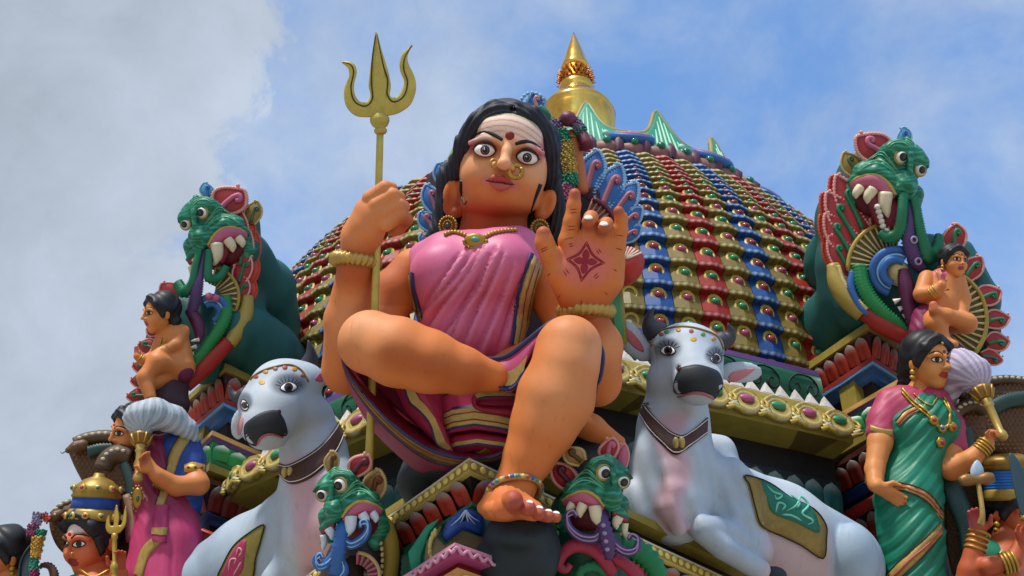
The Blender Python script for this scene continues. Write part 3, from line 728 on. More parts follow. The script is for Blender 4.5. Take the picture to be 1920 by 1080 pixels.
def pedestal():
    t = thing('corner_pedestal', 'painted lotus moulded corner pedestal under the seated statue', 'pedestal', P(880, 1075, 150))
    co = Course.px(t, [(560, 1090), (880, 859), (1390, 1097)], 1, 150)
    co.band('cream_fillet', 858, 2, 862, 2, M('#c9bfa0', 0.45), back=-80)
    b = co.band('boss_band', 862, 0, 880, -2, M('#a8843c', 0.42, var=0.2), back=-80)
    co.row('oval_boss', OVAL, 862, 0.5, 880, -1.5, 21, 0.5, parent=b)
    co.band('cream_fillet', 880, 2, 884, -2, CREAM, back=-80)
    d = co.band('petal_ground', 884, -8, 940, -34, DARK, back=-90)
    co.row('lotus_petal', PET_RED, 889, -8, 938, -32, 46, 1, parent=d)
    co.band('green_fillet', 940, -30, 948, -32, GREEN, back=-100)
    co.band('green_panel', 948, -38, 1040, -46, M('#1f7a5a', 0.42), back=-260)
    co2 = Course.px(t, [(610, 1032), (911, 828), (1475, 1095)], 1, 96)
    co2.band('olive_ledge', 828, 0, 843, 0, OLIVE, back=-150)
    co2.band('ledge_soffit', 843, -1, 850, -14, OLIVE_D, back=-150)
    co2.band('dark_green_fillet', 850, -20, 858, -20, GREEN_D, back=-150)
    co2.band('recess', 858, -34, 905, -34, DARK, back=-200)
    # pink porch roof in front
    t2 = thing('porch_roof', 'pink and red scalloped porch roof corner below the black rock', 'porch roof', P(853, 1090, 300))
    c3 = Course.px(t2, [(700, 1115), (853, 1017), (1040, 1085)], 1, 300)
    c3.band('pink_edge', 1017, 0, 1023, 0, M('#c58aa0', 0.42), back=-90)
    w = c3.band('pink_band', 1023, -2, 1040, -8, M('#a8467a', 0.42), back=-90)
    A = c3.off(1); z = c3.z(1032, -3)
    for i in range(2):
        L_ = np.linalg.norm(A[i + 1] - A[i]); n = int(L_ / 22); q = []
        for j in range(n * 6 + 1): s_ = j / (n * 6); q.append(fr(np.array([*(A[i] * (1 - s_) + A[i + 1] * s_), z + 4 * math.sin(j * math.pi / 3)])))
        part('wavy_line', tube(np.array(q), 3.0, 6), M('#c48aa4', 0.42), w)
    c3.band('red_cove', 1040, -14, 1064, -34, M('#7e1a22', 0.42), mid=-6, back=-110)
    g = c3.band('gold_band', 1064, -20, 1100, -26, ORANGE, back=-120)
    c3.row('oval_boss', OVAL, 1070, -19, 1096, -24, 34, 1, parent=g)
    c3.band('porch_wall', 1100, -40, 1300, -40, M('#7d6a3a', 0.5), back=-300)
    # corner jewel
    j = part('blue_boss', loft([[P(873, 951, 210), P(905, 966, 190), P(911, 986, 182), P(906, 1008, 182), P(868, 994, 205), P(836, 1018, 176), P(826, 1004, 172), P(838, 978, 180)],
         [P(873, 955, 222), P(898, 969, 206), P(903, 985, 200), P(899, 1000, 200), P(868, 985, 220), P(840, 1008, 194), P(834, 1001, 190), P(845, 981, 198)]], True, (True, True)), M('#2450a0', 0.34), t)
    for k, (x, y) in enumerate(((852, 985), (862, 988), (880, 990), (892, 990), (900, 984), (845, 992))):
        part('ray', tubeP([(873, 957, 224, 1.8), ((873 + x) / 2, (957 + y) / 2, 217, 1.3), (x, y - 6, 208, 0.4)], 6), M('#a9c4e4', 0.4), j)
    part('boss_frame', plate([(868, 994), (908, 1010), (912, 1040), (868, 1024), (815, 1062), (795, 1050), (800, 1015), (826, 985), (822, 1006), (834, 1022)], lambda a, b: 172 + (b - 1000) * 0.3, 40, 5), M('#7a6844', 0.42, var=0.25), t)
    for k in range(6):
        a = 0.4 + k * 0.33; part('frame_petal', ball(P(822 - 16 * math.sin(a), 1030 - 34 * math.cos(a), 182), (4, 9, 4), 8), CREAM, t)
    part('green_arch_panel', plate([(765, 1035), (800, 985), (825, 972), (806, 1000), (792, 1040), (790, 1060), (770, 1070)], lambda a, b: 120 + (b - 1000) * 0.3, 20, 4), M('#23916f', 0.42), t)
    # core wall of the tower under the pedestal
    co.band('tower_wall', 1041, -60, 1800, -60, M('#6a5a44', 0.6, var=0.3), back=-900)
    return t
pedestal()
def rocks():
    # black rock under the foot, dark seat rock
    v = Vol(P(880, 1090, 60), P(1085, 935, 350), 5)
    v.chain([(955, 1000, 232, 44), (985, 1040, 225, 60), (950, 1065, 215, 60)], 20); v.chain([(985, 985, 262, 26), (1010, 1030, 240, 40)], 18); v.el(975, 1000, 240, 62, 32, 60, 16)
    g = v.mesh(1); N_ = vnorm(*g); g = (g[0] + N_ * wob(g[0], 4, 22, 2)[:, None], g[1])
    solo('foot_rock', g, M('#1f2c33', 0.5, var=0.35, bump=0.3, scale=7), 'black rounded rock carrying the statue\'s front foot', 'rock', P(975, 1075, 230))
    v = Vol(P(730, 1000, -140), P(1175, 760, 190), 7)
    v.el(890, 865, -20, 115, 50, 100, 0); v.el(1085, 850, 0, 58, 44, 60, 20); v.el(790, 905, -60, 44, 60, 60, 20); v.el(980, 845, 20, 90, 42, 60, 20)
    g = v.mesh(1); N_ = vnorm(*g); g = (g[0] + N_ * wob(g[0], 5, 30, 6)[:, None], g[1])
    solo('seat_rock', g, M('#20292d', 0.5, var=0.35, bump=0.3, scale=7), 'dark rock seat just below the pink skirt of the statue', 'rock', P(900, 960, 20))
rocks()
def pavilion(name, label, up_pts, i0, w, v0, lo_pts, lw, lv, t3_pts, w3, v3):
    t = thing(name, label, 'cornice', P(up_pts[i0][0], up_pts[i0][1] + 120, w))
    co = Course.px(t, up_pts, i0, w)
    def V(d): return v0 + d
    co.band('olive_top', V(0), 0, V(13), 0, OLIVE, back=-200)
    co.band('orange_fillet', V(13), -5, V(18), -7, M('#8a5a30', 0.42), back=-60)
    d = co.band('petal_ground', V(18), -9, V(66), -30, M('#3a1a14', 0.5), back=-90)
    co.row('lotus_petal', PET_RED, V(21), -9, V(65), -29, 40, 1, parent=d)
    co.band('red_fillet', V(66), -26, V(75), -28, REDB, back=-90)
    co.band('blue_edge', V(75), -28, V(80), -30, BLUE_L, back=-90)
    co.band('blue_cyma', V(80), -31, V(102), -52, BLUE, mid=-5, back=-110)
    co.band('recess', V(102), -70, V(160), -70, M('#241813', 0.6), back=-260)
    # olive blocks in the recess
    for i in range(len(co.path) - 1):
        A = co.off(-62); L_ = np.linalg.norm(A[i + 1] - A[i]); n = max(1, int(L_ / 130))
        for j in range(n):
            s_ = (j + 0.55) / n; q = A[i] * (1 - s_) + A[i + 1] * s_; zt, zb = co.z(V(100), -66), co.z(V(150), -66)
            ex = fr(np.array([*co.dir[i], 0])) - fr(np.zeros(3)); ey = fr(np.array([*co.nrm[i], 0])) - fr(np.zeros(3)); u_, v_ = uv(fr(np.array([[*q, zt]])))
            if 0 < u_[0] < 1920: part('olive_block', box(fr(np.array([*q, (zt + zb) / 2])), ex, ey, UP, 28, 22, (zt - zb) / 2), OLIVE, t, smooth=False)
    c2 = Course.px(t, lo_pts, i0, lw)
    def V(d): return lv + d
    c2.band('orange_edge', V(0), 0, V(8), 0, M('#c09050', 0.42), back=-200)
    c2.band('purple_fillet', V(8), -3, V(18), -6, PURP, back=-80)
    d = c2.band('green_cove', V(18), -8, V(52), -20, M('#2a8a4c', 0.42), back=-90)
    c2.row('lotus_petal', PET_GRN, V(20), -7, V(51), -19, 52, 1, parent=d)
    c2.band('green_fillet', V(52), -16, V(60), -18, M('#1d6e3a', 0.42), back=-90)
    c2.band('olive_lip', V(60), -12, V(74), -14, OLIVE, back=-110)
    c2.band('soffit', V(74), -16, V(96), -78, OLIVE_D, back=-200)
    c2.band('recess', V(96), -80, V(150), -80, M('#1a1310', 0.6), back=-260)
    c4 = Course.px(t, t3_pts, i0, w3)
    def V(d): return v3 + d
    c4.band('dark_fillet', V(0), 0, V(10), -3, M('#54241a', 0.5), back=-200)
    d = c4.band('petal_ground', V(10), -6, V(64), -30, M('#2a1512', 0.5), back=-90)
    c4.row('lotus_petal', PET_DRED, V(13), -6, V(63), -29, 44, 1, parent=d)
    c4.band('blue_cyma', V(66), -26, V(86), -40, BLUE_D, mid=-4, back=-110)
    c4.band('small_recess', V(86), -52, V(100), -52, DARK, back=-160)
    c4.band('red_roll', V(98), -24, V(114), -26, M('#a02c26', 0.38), mid=7, back=-110)
    c4.band('red_fillet', V(114), -30, V(122), -34, REDB, back=-110)
    d = c4.band('petal_ground', V(122), -38, V(190), -56, M('#241311', 0.5), back=-160)
    c4.row('lotus_petal', PET_DRED, V(126), -38, V(186), -55, 48, 1, parent=d)
    c4.band('pavilion_wall', V(190), -60, V(520), -60, M('#5c4a38', 0.6, var=0.3), back=-500)
    return t
pavilion('corner_cornice', 'stepped red lotus and blue cornice of the pavilion behind the green sari attendant', [(1440, 731), (1628, 602), (1790, 715)], 1, -950, 602,
         [(1545, 792), (1712, 694), (1830, 770)], -795, 694, [(1490, 915), (1712, 778), (1850, 860)], -750, 778)
pavilion('corner_cornice', 'stepped red lotus and blue cornice of the pavilion behind the pale whisk', [(318, 772), (422, 680), (600, 764)], 1, -1050, 680,
         [(318, 885), (398, 807), (500, 852)], -860, 807, [(300, 985), (385, 892), (560, 965)], -800, 892)
def eave(name, label, pts, i0, w, side):
    t = thing(name, label, 'eave', P(*pts[i0], w)); co = Course.px(t, pts, i0, w); v0 = pts[i0][1]
    def V(d): return v0 + d
    # green scrolled cyma and purple line under the dome
    co.band('purple_fillet', V(-112), -96, V(-102), -96, PURP, back=-260)
    g = co.band('green_cyma', V(-101), -92, V(-46), -110, M('#17573f', 0.42), mid=10, back=-260)
    scroll_row(co, V(-98), -86, V(-50), -104, 120, M('#08120e', 0.5), g)
    # curved eave
    e = co.band('curved_eave', V(-44), -62, V(10), 0, OLIVE, mid=16, back=-200)
    k = 0; zt, zb = co.z(V(-26), -6), co.z(V(16), 4); A, B = co.off(-8), co.off(8)
    for i in range(len(A) - 1):
        L_ = np.linalg.norm(B[i + 1] - B[i]); m = max(1, int(round(L_ / 88)))
        for j in range(m):
            s_ = (j + 0.5) / m; a = np.array([*(A[i] * (1 - s_) + A[i + 1] * s_), zt]); b = np.array([*(B[i] * (1 - s_) + B[i + 1] * s_), zb]); k += 1
            place('eye_ornament', NAS[k % 2], e, wl(b), np.array([*co.dir[i], 0]) * S * L_ / m * 0.92, np.array([*co.nrm[i], 0]) * S * 70, (a - b) * S)
    co.band('white_line', V(-44), -58, V(-38), -50, M('#c9bdb0', 0.45), back=-100)
    co.row('zigzag_tooth', TOOTH, V(-62), -64, V(-42), -56, 44, 0, parent=e)
    co.band('eave_lip', V(10), -2, V(22), -8, OLIVE, back=-200)
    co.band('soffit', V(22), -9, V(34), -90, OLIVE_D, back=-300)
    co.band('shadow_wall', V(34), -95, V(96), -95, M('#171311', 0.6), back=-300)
    d = co.band('petal_ground', V(96), -84, V(160), -92, M('#0d1f1d', 0.5), back=-300)
    co.row('lotus_petal', PET_TEAL, V(100), -84, V(158), -92, 56, 1, parent=d)
    co.band('lower_wall', V(160), -96, V(420), -96, M('#10302c', 0.5), back=-300)
eave('eave', 'olive eave with peacock eye ornaments and white zigzag behind the right bull', [(1120, 698), (1600, 809)], 1, -800, 1)
eave('eave', 'olive eave with peacock eye ornaments between the left bull and the trident', [(410, 935), (452, 897), (700, 790), (900, 720)], 1, -800, -1)
def drum():
    t = thing('tower_drum', 'dark painted drum of the tower carrying the dome', 'tower', fr(np.array([DC[0] * DS, DC[1] * DS, GZ])))
    seg = 48
    part('drum_wall', loft([fr(np.stack([DC[0] * DS + r * np.cos(np.arange(seg) * 2 * math.pi / seg), DC[1] * DS + r * np.sin(np.arange(seg) * 2 * math.pi / seg), np.full(seg, z)], 1)) for r, z in ((900, GZ), (900, 1200), (860, 1300), (850, 1700))], True, (True, True)), M('#2a211a', 0.6), t)
drum()
# ------------------------------------------------------------------ the large seated statue
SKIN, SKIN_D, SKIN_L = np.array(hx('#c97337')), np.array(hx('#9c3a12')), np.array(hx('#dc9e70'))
def statue():
    st = thing('seated_goddess_statue', 'huge orange skinned seated goddess statue in pink sari raising one open palm', 'statue', P(960, 985, 215))
    skinm = M('attr', 0.52, var=0.13, bump=0.1, scale=5)
    HW = -150
    # ---- head
    v = Vol(P(835, 470, HW - 110) , P(1060, 190, HW + 150), 2.6)
    v.el(950, 288, HW - 12, 81, 84, 90, roll=-11)
    v.el(941, 332, HW + 0, 79, 68, 78, 30, roll=-9)
    v.el(900, 330, HW + 40, 30, 32, 34, 22).el(984, 340, HW + 36, 30, 32, 34, 22)        # cheeks
    v.el(931, 370, HW + 52, 30, 20, 24, 26)                                             # chin
    v.el(934, 381, HW + 8, 72, 30, 60, 22)                                             # jaw underside
    v.chain([(932, 385, HW - 25, 58), (925, 430, HW - 30, 60), (922, 470, HW - 40, 74)], 14)
    v.el(957, 248, HW + 52, 58, 34, 32, 26, roll=-11)                                   # forehead
    for (a, b) in (((908, 284), (903, 290)), ((988, 297), (992, 302))):                 # eye sockets
        v.el(a[0], a[1], HW + 92, 25, 15, 20, 12, 'sub')
    for c in (((882, 268), (908, 259), (940, 269)), ((968, 272), (994, 274), (1016, 287))):
        v.chain([(c[0][0], c[0][1], HW + 62, 5), (c[1][0], c[1][1], HW + 76, 7), (c[2][0], c[2][1], HW + 82, 6)], 10)
    v.el(909, 283, HW + 61, 21, 15, 22, 5).el(989, 296, HW + 60, 20, 15, 22, 5)         # eyeballs
    v.chain([(955, 260, HW + 78, 8), (950, 285, HW + 92, 9), (946, 306, HW + 108, 11)], 8)
    v.el(945, 308, HW + 108, 13, 11, 13, 6)
    v.el(930, 311, HW + 90, 10, 9, 15, 6).el(959, 315, HW + 89, 10, 9, 15, 6)
    v.el(937, 318, HW + 101, 5, 3.5, 8, 2, 'sub').el(952, 320, HW + 100, 5, 3.5, 8, 2, 'sub')
    v.el(938, 338, HW + 70, 30, 16, 20, 12)                                             # mouth mound
    v.chain([(914, 338, HW + 80, 3), (927, 333, HW + 93, 6.5), (938, 335, HW + 97, 6), (948, 336, HW + 94, 6.5), (961, 345, HW + 81, 3)], 3)
    v.chain([(919, 343, HW + 82, 4), (937, 350, HW + 93, 8.5), (956, 349, HW + 82, 4)], 3)
    v.chain([(915, 339, HW + 98, 1.6), (937, 343, HW + 106, 1.8), (960, 346, HW + 98, 1.6)], 2, 'sub')
    # ears
    v.el(847, 370, HW - 10, 18, 36, 10, 8, roll=-8).el(846, 366, HW + 2, 8, 20, 7, 4, 'sub', roll=-8).el(856, 398, HW - 2, 11, 11, 10, 8)
    v.el(1024, 384, HW - 10, 17, 31, 10, 8, roll=-22).el(1026, 380, HW + 2, 8, 17, 7, 4, 'sub', roll=-22).el(1012, 404, HW - 2, 10, 10, 10, 8)
    head = v.mesh(2); Vh = head[0]; u_, v_ = uv(Vh)
    # painted face: ash stripes on the forehead, rose at eyes and lips
    ca, sa = math.cos(math.radians(11)), math.sin(math.radians(11))
    fx = (u_ - 948) * ca + (v_ - 285) * sa; fy = -(v_ - 285) * ca + (u_ - 948) * sa      # face axes
    front = Vh[:, 2] > HW + 5
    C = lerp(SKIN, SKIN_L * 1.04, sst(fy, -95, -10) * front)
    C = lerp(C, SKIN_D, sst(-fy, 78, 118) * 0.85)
    arc = fy + fx * fx / 170.0
    ash = sst(arc, 27, 31) * front * (np.abs(fx) < 76)
    lines = np.minimum.reduce([np.abs(arc - q) for q in (38, 49, 60)])
    ac = lerp(np.array(hx('#e3dcd6')), np.array(hx('#b8604c')), (1 - sst(lines, 0.6, 1.9)) * 0.85)
    ac = lerp(ac, np.array(hx('#7fa583')), sst(arc, 66, 72))
    C = lerp(C, ac, ash * 0.6)
    for ex, ey, s_ in ((908, 284, 1), (988, 297, -1)):
        q = ((u_ - ex) / 33) ** 2 + ((v_ - ey + 4) / 21) ** 2
        C = lerp(C, np.array(hx('#8e3a1c')), (1 - sst(q, 0.5, 1.3)) * 0.75 * front)
        q = ((u_ - ex + s_ * 30) / 16) ** 2 + ((v_ - ey + 16) / 22) ** 2
        C = lerp(C, np.array(hx('#b8486c')), (1 - sst(q, 0.1, 1.1)) * 0.55 * front)
    for mx_, my in ((911, 336), (965, 348)):
        q = ((u_ - mx_) / 13) ** 2 + ((v_ - my) / 11) ** 2
        C = lerp(C, np.array(hx('#c0507a')), (1 - sst(q, 0.1, 1.0)) * 0.42 * front)
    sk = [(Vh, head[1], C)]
    hb = bvh(head)
    # ---- trunk, arms and legs
    v = Vol(P(590, 1010, -190), P(1190, 440, 420), 5.2)
    v.el(890, 545, -70, 108, 110, 75).el(890, 660, -50, 98, 75, 75, 30)
    v.chain([(775, 505, -75, 40), (740, 550, -60, 44), (652, 690, -5, 45)], 12)
    v.chain([(650, 694, 0, 46), (652, 600, 30, 43), (668, 500, 58, 33), (669, 470, 62, 31)], 12)
    v.chain([(1005, 505, -85, 40), (1040, 560, -60, 42), (1118, 712, -20, 46)], 12)
    v.chain([(1118, 716, -15, 46), (1120, 650, 25, 46), (1099, 590, 62, 36), (1097, 560, 68, 32)], 12)
    # folded leg
    v.chain([(850, 700, 10, 62), (770, 668, 70, 58), (694, 642, 136, 57)], 14)
    v.chain([(694, 642, 142, 58), (745, 660, 168, 64), (805, 678, 172, 58), (865, 694, 165, 44), (925, 706, 150, 29)], 14)
    # standing leg
    v.chain([(930, 720, -10, 60), (1000, 690, 50, 50), (1066, 655, 160, 57)], 12)
    v.chain([(1068, 650, 168, 58), (1060, 690, 180, 60), (1042, 745, 186, 71), (1018, 800, 194, 60), (992, 855, 204, 46), (968, 905, 214, 36), (962, 925, 222, 36)], 16)
    v.chain([(1060, 780, 55, 30), (1110, 802, 62, 24), (1160, 830, 66, 14)], 10)                       # other foot
    # front foot
    v.chain([(960, 925, 220, 36), (950, 945, 262, 30), (952, 950, 300, 24)], 12)
    v.chain([(955, 940, 235, 30), (1000, 958, 285, 20)], 14)
    v.chain([(922, 955, 235, 22), (940, 958, 300, 16)], 10)
    body = v.mesh(2); Vb = body[0]; u_, v_ = uv(Vb)
    Cb = np.tile(SKIN, (len(Vb), 1))
    Nb = vnorm(*body)
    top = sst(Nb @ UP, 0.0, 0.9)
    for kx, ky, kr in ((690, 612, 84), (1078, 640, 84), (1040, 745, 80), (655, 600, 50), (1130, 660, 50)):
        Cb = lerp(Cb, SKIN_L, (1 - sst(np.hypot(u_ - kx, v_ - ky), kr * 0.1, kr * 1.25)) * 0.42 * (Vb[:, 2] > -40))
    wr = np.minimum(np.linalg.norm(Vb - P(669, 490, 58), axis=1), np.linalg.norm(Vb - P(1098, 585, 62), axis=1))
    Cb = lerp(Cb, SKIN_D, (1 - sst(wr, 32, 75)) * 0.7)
    Cb = lerp(Cb, SKIN_D, sst(u_, 690, 712) * (1 - sst(u_, 730, 790)) * (v_ < 572) * (v_ > 480) * 0.45)  # shadow on the arm beside the trident shaft, painted into the skin colour
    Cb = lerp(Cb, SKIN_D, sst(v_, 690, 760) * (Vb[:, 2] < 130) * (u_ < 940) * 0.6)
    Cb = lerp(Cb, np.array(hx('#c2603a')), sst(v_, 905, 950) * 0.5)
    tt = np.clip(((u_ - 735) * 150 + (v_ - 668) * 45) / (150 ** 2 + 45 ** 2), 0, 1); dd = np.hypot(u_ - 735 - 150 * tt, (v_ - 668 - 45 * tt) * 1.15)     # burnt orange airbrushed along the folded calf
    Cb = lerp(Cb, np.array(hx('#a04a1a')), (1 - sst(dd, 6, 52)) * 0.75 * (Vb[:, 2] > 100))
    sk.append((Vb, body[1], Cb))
    # ---- the fist on the trident
    v = Vol(P(620, 505, 0), P(785, 325, 160), 2.4)
    v.chain([(669, 490, 60, 32), (678, 445, 68, 37), (698, 402, 80, 36)], 10)
    v.chain([(690, 425, 88, 30), (712, 398, 96, 24)], 12)
    for kn, pp, mid in (((694, 372, 96), (722, 352, 98), (733, 354, 84)), ((704, 386, 104), (736, 366, 104), (747, 370, 86)),
                   ((714, 402, 106), (746, 384, 104), (756, 388, 84)), ((722, 420, 104), (750, 404, 102), (762, 412, 84))):
        v.chain([(*kn, 15.5), (*pp, 13.5), (*mid, 12.5), (mid[0] - 14, mid[1] + 16, 52, 11.5)], 2.6)
    v.chain([(755, 408, 80, 13), (748, 428, 66, 12.5), (738, 432, 56, 12)], 3)
    v.chain([(700, 420, 60, 20), (730, 400, 50, 16), (728, 380, 58, 13)], 6)                  # thumb behind
    fist = v.mesh(1); Vf = fist[0]; u_, v_ = uv(Vf)
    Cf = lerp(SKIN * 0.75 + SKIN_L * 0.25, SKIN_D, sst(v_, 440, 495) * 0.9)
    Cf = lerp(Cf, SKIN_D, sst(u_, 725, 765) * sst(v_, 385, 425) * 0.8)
    sk.append((Vf, fist[1], Cf))
    # ---- the raised palm
    v = Vol(P(990, 615, 20), P(1190, 335, 165), 2.4)
    fb = [(1066, 452, 92, 19), (1103, 449, 95, 18), (1132, 453, 93, 17), (1157, 462, 90, 16)]
    for b in fb:
        v.chain([(1096, 572, 72, 32), (1098 + (b[0] - 1098) * 0.7, 525, 86, 27), b], 16)
    v.chain([(1112, 560, 76, 32), (1146, 495, 90, 22)], 14)
    v.chain([(1075, 558, 84, 30), (1048, 512, 98, 24), (1032, 480, 104, 18), (1021, 455, 106, 16.5), (1019, 438, 106, 14)], 9)
    v.chain([fb[0], (1072, 415, 95, 15.5), (1076, 385, 95, 13), (1077.5, 364, 95, 11)], 5)
    v.chain([fb[1], (1107, 420, 100, 14.5)], 4); v.chain([(1107, 420, 100, 14.5), (1108, 408, 112, 13.5), (1103, 416, 128, 12.5)], 3)
    v.chain([fb[2], (1135, 428, 98, 14.5)], 4); v.chain([(1135, 428, 98, 14.5), (1137, 420, 110, 13), (1132, 428, 126, 12)], 3)
    v.chain([fb[3], (1164, 430, 92, 13.5), (1165, 410, 94, 12), (1160, 396, 96, 10)], 4)
    palm = v.mesh(1); Vp = palm[0]; u_, v_ = uv(Vp)
    q = ((u_ - 1098) / 58) ** 2 + ((v_ - 492) / 56) ** 2
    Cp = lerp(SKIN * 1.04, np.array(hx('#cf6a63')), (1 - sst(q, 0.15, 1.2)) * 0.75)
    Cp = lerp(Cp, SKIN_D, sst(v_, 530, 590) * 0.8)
    for tx, ty in ((1077, 362), (1018, 434), (1160, 392), (1103, 421), (1132, 431)):
        Cp = lerp(Cp, np.array(hx('#a04a34')), (1 - sst(np.hypot(u_ - tx, v_ - ty), 8, 22)) * 0.75)
    sk.append((Vp, palm[1], Cp))
    pb = bvh(palm)
    # ---- toes
    v = Vol(P(885, 1000, 210), P(1070, 905, 375), 2.4)
    v.chain([(955, 945, 260, 26), (962, 940, 318, 19)], 8)
    for t in ((963, 936, 336, 17), (991, 951, 328, 13.5), (1011, 961, 318, 12), (1028, 966, 308, 10.5), (1043, 968, 298, 9)):
        v.chain([(t[0] - 8, t[1] + 2, t[2] - 40, t[3] * 1.05), t], 4)
        v.el(t[0], t[1] + 3, t[2] + 3, t[3], t[3] * 1.05, t[3], 3)
    v.chain([(908, 952, 232, 14), (930, 955, 285, 16), (960, 950, 305, 18)], 8)
    v.chain([(930, 940, 235, 26), (1000, 955, 280, 18)], 8)
    toes = v.mesh(1); Vt = toes[0]; u_, v_ = uv(Vt)
    Ct = lerp(SKIN, np.array(hx('#a64a35')), np.maximum(sst(u_, 935, 960) * sst(Vt[:, 2], 290, 325), sst(u_, 975, 995) * 0.8))
    sk.append((Vt, toes[1], Ct)); tb = bvh(toes)
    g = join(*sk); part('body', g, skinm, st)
    # ---- hair
    v = Vol(P(780, 480, HW - 150), P(1075, 175, HW + 110), 3.0)
    v.el(953, 282, HW - 50, 98, 96, 88, roll=-8)
    v.chain([(962, 214, HW + 38, 23), (930, 214, HW + 40, 24), (899, 233, HW + 36, 23), (876, 270, HW + 20, 22), (860, 312, HW - 6, 21), (846, 335, HW - 30, 20)], 10)
    v.chain([(966, 214, HW + 38, 23), (993, 222, HW + 38, 23), (1013, 247, HW + 30, 22), (1026, 285, HW + 12, 21), (1031, 325, HW - 8, 18), (1032, 350, HW - 25, 17)], 10)
    v.chain([(845, 330, HW - 45, 26), (842, 390, HW - 50, 26), (825, 440, HW - 50, 22), (815, 462, HW - 50, 14)], 14)
    v.chain([(1030, 330, HW - 45, 22), (1040, 390, HW - 50, 20), (1042, 450, HW - 55, 16)], 14)
    v.el(935, 390, HW - 100, 112, 80, 40, 20)
    v.chain([(963, 188, HW + 20, 4), (962, 208, HW + 66, 4)], 8, 'sub')
    v.el(948, 304, HW + 88, 69, 78, 60, 8, 'sub', roll=-11)
    hair = v.mesh(2); Vx = hair[0]; u_, v_ = uv(Vx); N_ = vnorm(*hair)
    rho = np.hypot((u_ - 947) / 0.82, (v_ - 300) * np.where(v_ > 300, 0.45, 0.95))
    dsp = 1.7 * np.sin(rho * 2 * math.pi / 10.5 + wob(Vx, 1.3, 45, 3)) + 0.7 * np.sin(rho * 2 * math.pi / 4.7 + wob(Vx, 1.2, 30, 4))
    hair = (Vx + N_ * dsp[:, None], hair[1])
    part('hair', hair, M('#1b1f2b', 0.5, var=0.35, bump=0.1, scale=14), st)
    black = M('#17131a', 0.4)
    for nm, pts in (('eyebrow', [(884, 262, 1.0), (896, 251, 2.2), (910, 248, 3.2), (927, 254, 4.0), (942, 263, 3.0)]), ('eyebrow', [(966, 270, 3.0), (980, 266, 4.0), (995, 267, 3.2), (1008, 274, 2.2), (1018, 283, 1.0)])):
        part(nm, dline(hb, pts, lift=0.6, flat=0.6), black, st)
    for pts in ([(866, 340, 5), (866, 362, 3.6), (868, 378, 2.0), (873, 382, 1.6), (875, 376, 1.2)], [(1012, 345, 6), (1004, 368, 4.0), (998, 388, 2.2), (996, 396, 1.7), (1001, 397, 1.2)]):
        part('sideburn_curl', dline(hb, pts, lift=0.5, flat=0.6), black, st)
    # ---- eyes
    for (ex, ey, tl) in ((909.5, 281.5, 3), (988.5, 295.5, 10)):
        a = math.radians(tl)
        def E(x, y): return (ex + x * math.cos(a) - y * math.sin(a), ey + x * math.sin(a) + y * math.cos(a))
        out = [E(*q) for q in ((-20, 1.5), (-13, -8.5), (0, -13), (13, -9), (19.5, 1.5), (12, 9.5), (0, 11.5), (-12, 9))]
        o = part('eye', dpatch(hb, out, (ex, ey), 1.2, 3.0, 4), M('#e9e6e2', 0.18, var=0.04, bump=0), st)
        ew = bvh((W(np.zeros((0, 3))), [])) if False else None
        gb = dpatch(hb, out, (ex, ey), 1.2, 3.0, 4); eb = bvh(gb)
        def disc(r, l, cx=0, cy=0): return dpatch(eb, [E(cx + r * math.cos(t), cy + r * math.sin(t)) for t in np.arange(16) * math.pi / 8], E(cx, cy), l, 0.6)
        part('iris', disc(8.8, 0.5), M('#1b1412', 0.15, var=0.05, bump=0), o)
        part('iris_ring', disc(6.0, 1.0), M('#7a7478', 0.15, var=0.05, bump=0), o)
        part('pupil', disc(4.6, 1.6), M('#060505', 0.1, var=0.02, bump=0), o)
        part('glint', disc(1.3, 2.3, -1.5, -1.5), M('#f4f2ee', 0.2, var=0.02, bump=0), o)
        part('eyeliner', dline(hb, [(*q, 1.5) for q in out], lift=0.9, n=4, closed=True), black, o)
        side = -1 if ex < 950 else 1
        part('upper_lid', dline(hb, [(*E(-22, 0), 1.4), (*E(-14, -11), 2.6), (*E(0, -16.5), 3.2), (*E(14, -11.5), 2.6), (*E(22, 0), 1.4)], lift=0.8), M('#3a1710', 0.4), o)
    part('upper_lip', dpatch(hb, [(914, 338), (921, 333), (929, 328.5), (936, 331), (944, 330), (953, 336), (962, 345), (950, 342.5), (937, 341), (925, 339)], (937, 336), 1.0, 1.5, 3), M('#a03c36', 0.38, var=0.1), st)
    part('lower_lip', dpatch(hb, [(917, 340), (926, 342), (937, 344), (950, 345.5), (959, 347), (951, 354.5), (937, 358), (924, 350.5)], (938, 349), 1.0, 2.0, 3), M('#b8564c', 0.36, var=0.1), st)
    part('lip_line', dline(hb, [(912, 338, 1.0), (925, 340.5, 1.3), (937, 342.5, 1.4), (950, 344, 1.3), (963, 346, 1.0)], lift=1.6), M('#4a1418', 0.5), st)
    part('forehead_dot', dpatch(hb, [(956 + 8.5 * math.cos(t), 254.5 + 8 * math.sin(t)) for t in np.arange(16) * math.pi / 8], (956, 254.5), 1.2, 1.5), M('#7c1510', 0.4), st)
    gold = M('#b08a3a', 0.3, 0.55, var=0.25, scale=20); goldd = M('#6a4d1c', 0.4, 0.3)
    # nose rings
    p, n_ = hit(hb, 928, 307, 2); part('nose_ring', ringo(p, unit(n_ + np.array([0.7, 0, 0])), 7.5, 3.0, 24, 8), gold, st)
    p, n_ = hit(hb, 966, 318, 6); q = P(967, 322, HW + 98)
    o = part('nose_ring', ringo(q, (0.25, 0.1, 1), 12, 4.6, 30, 8, sq=1.1), gold, st)
    tt = np.arange(5) * 0.55 + 5.6
    part('bead', beads([q + 12 * np.array([math.cos(t), math.sin(t) * -1, 0.2]) for t in np.linspace(-0.4, 2.9, 9)], 5.0), gold, o)
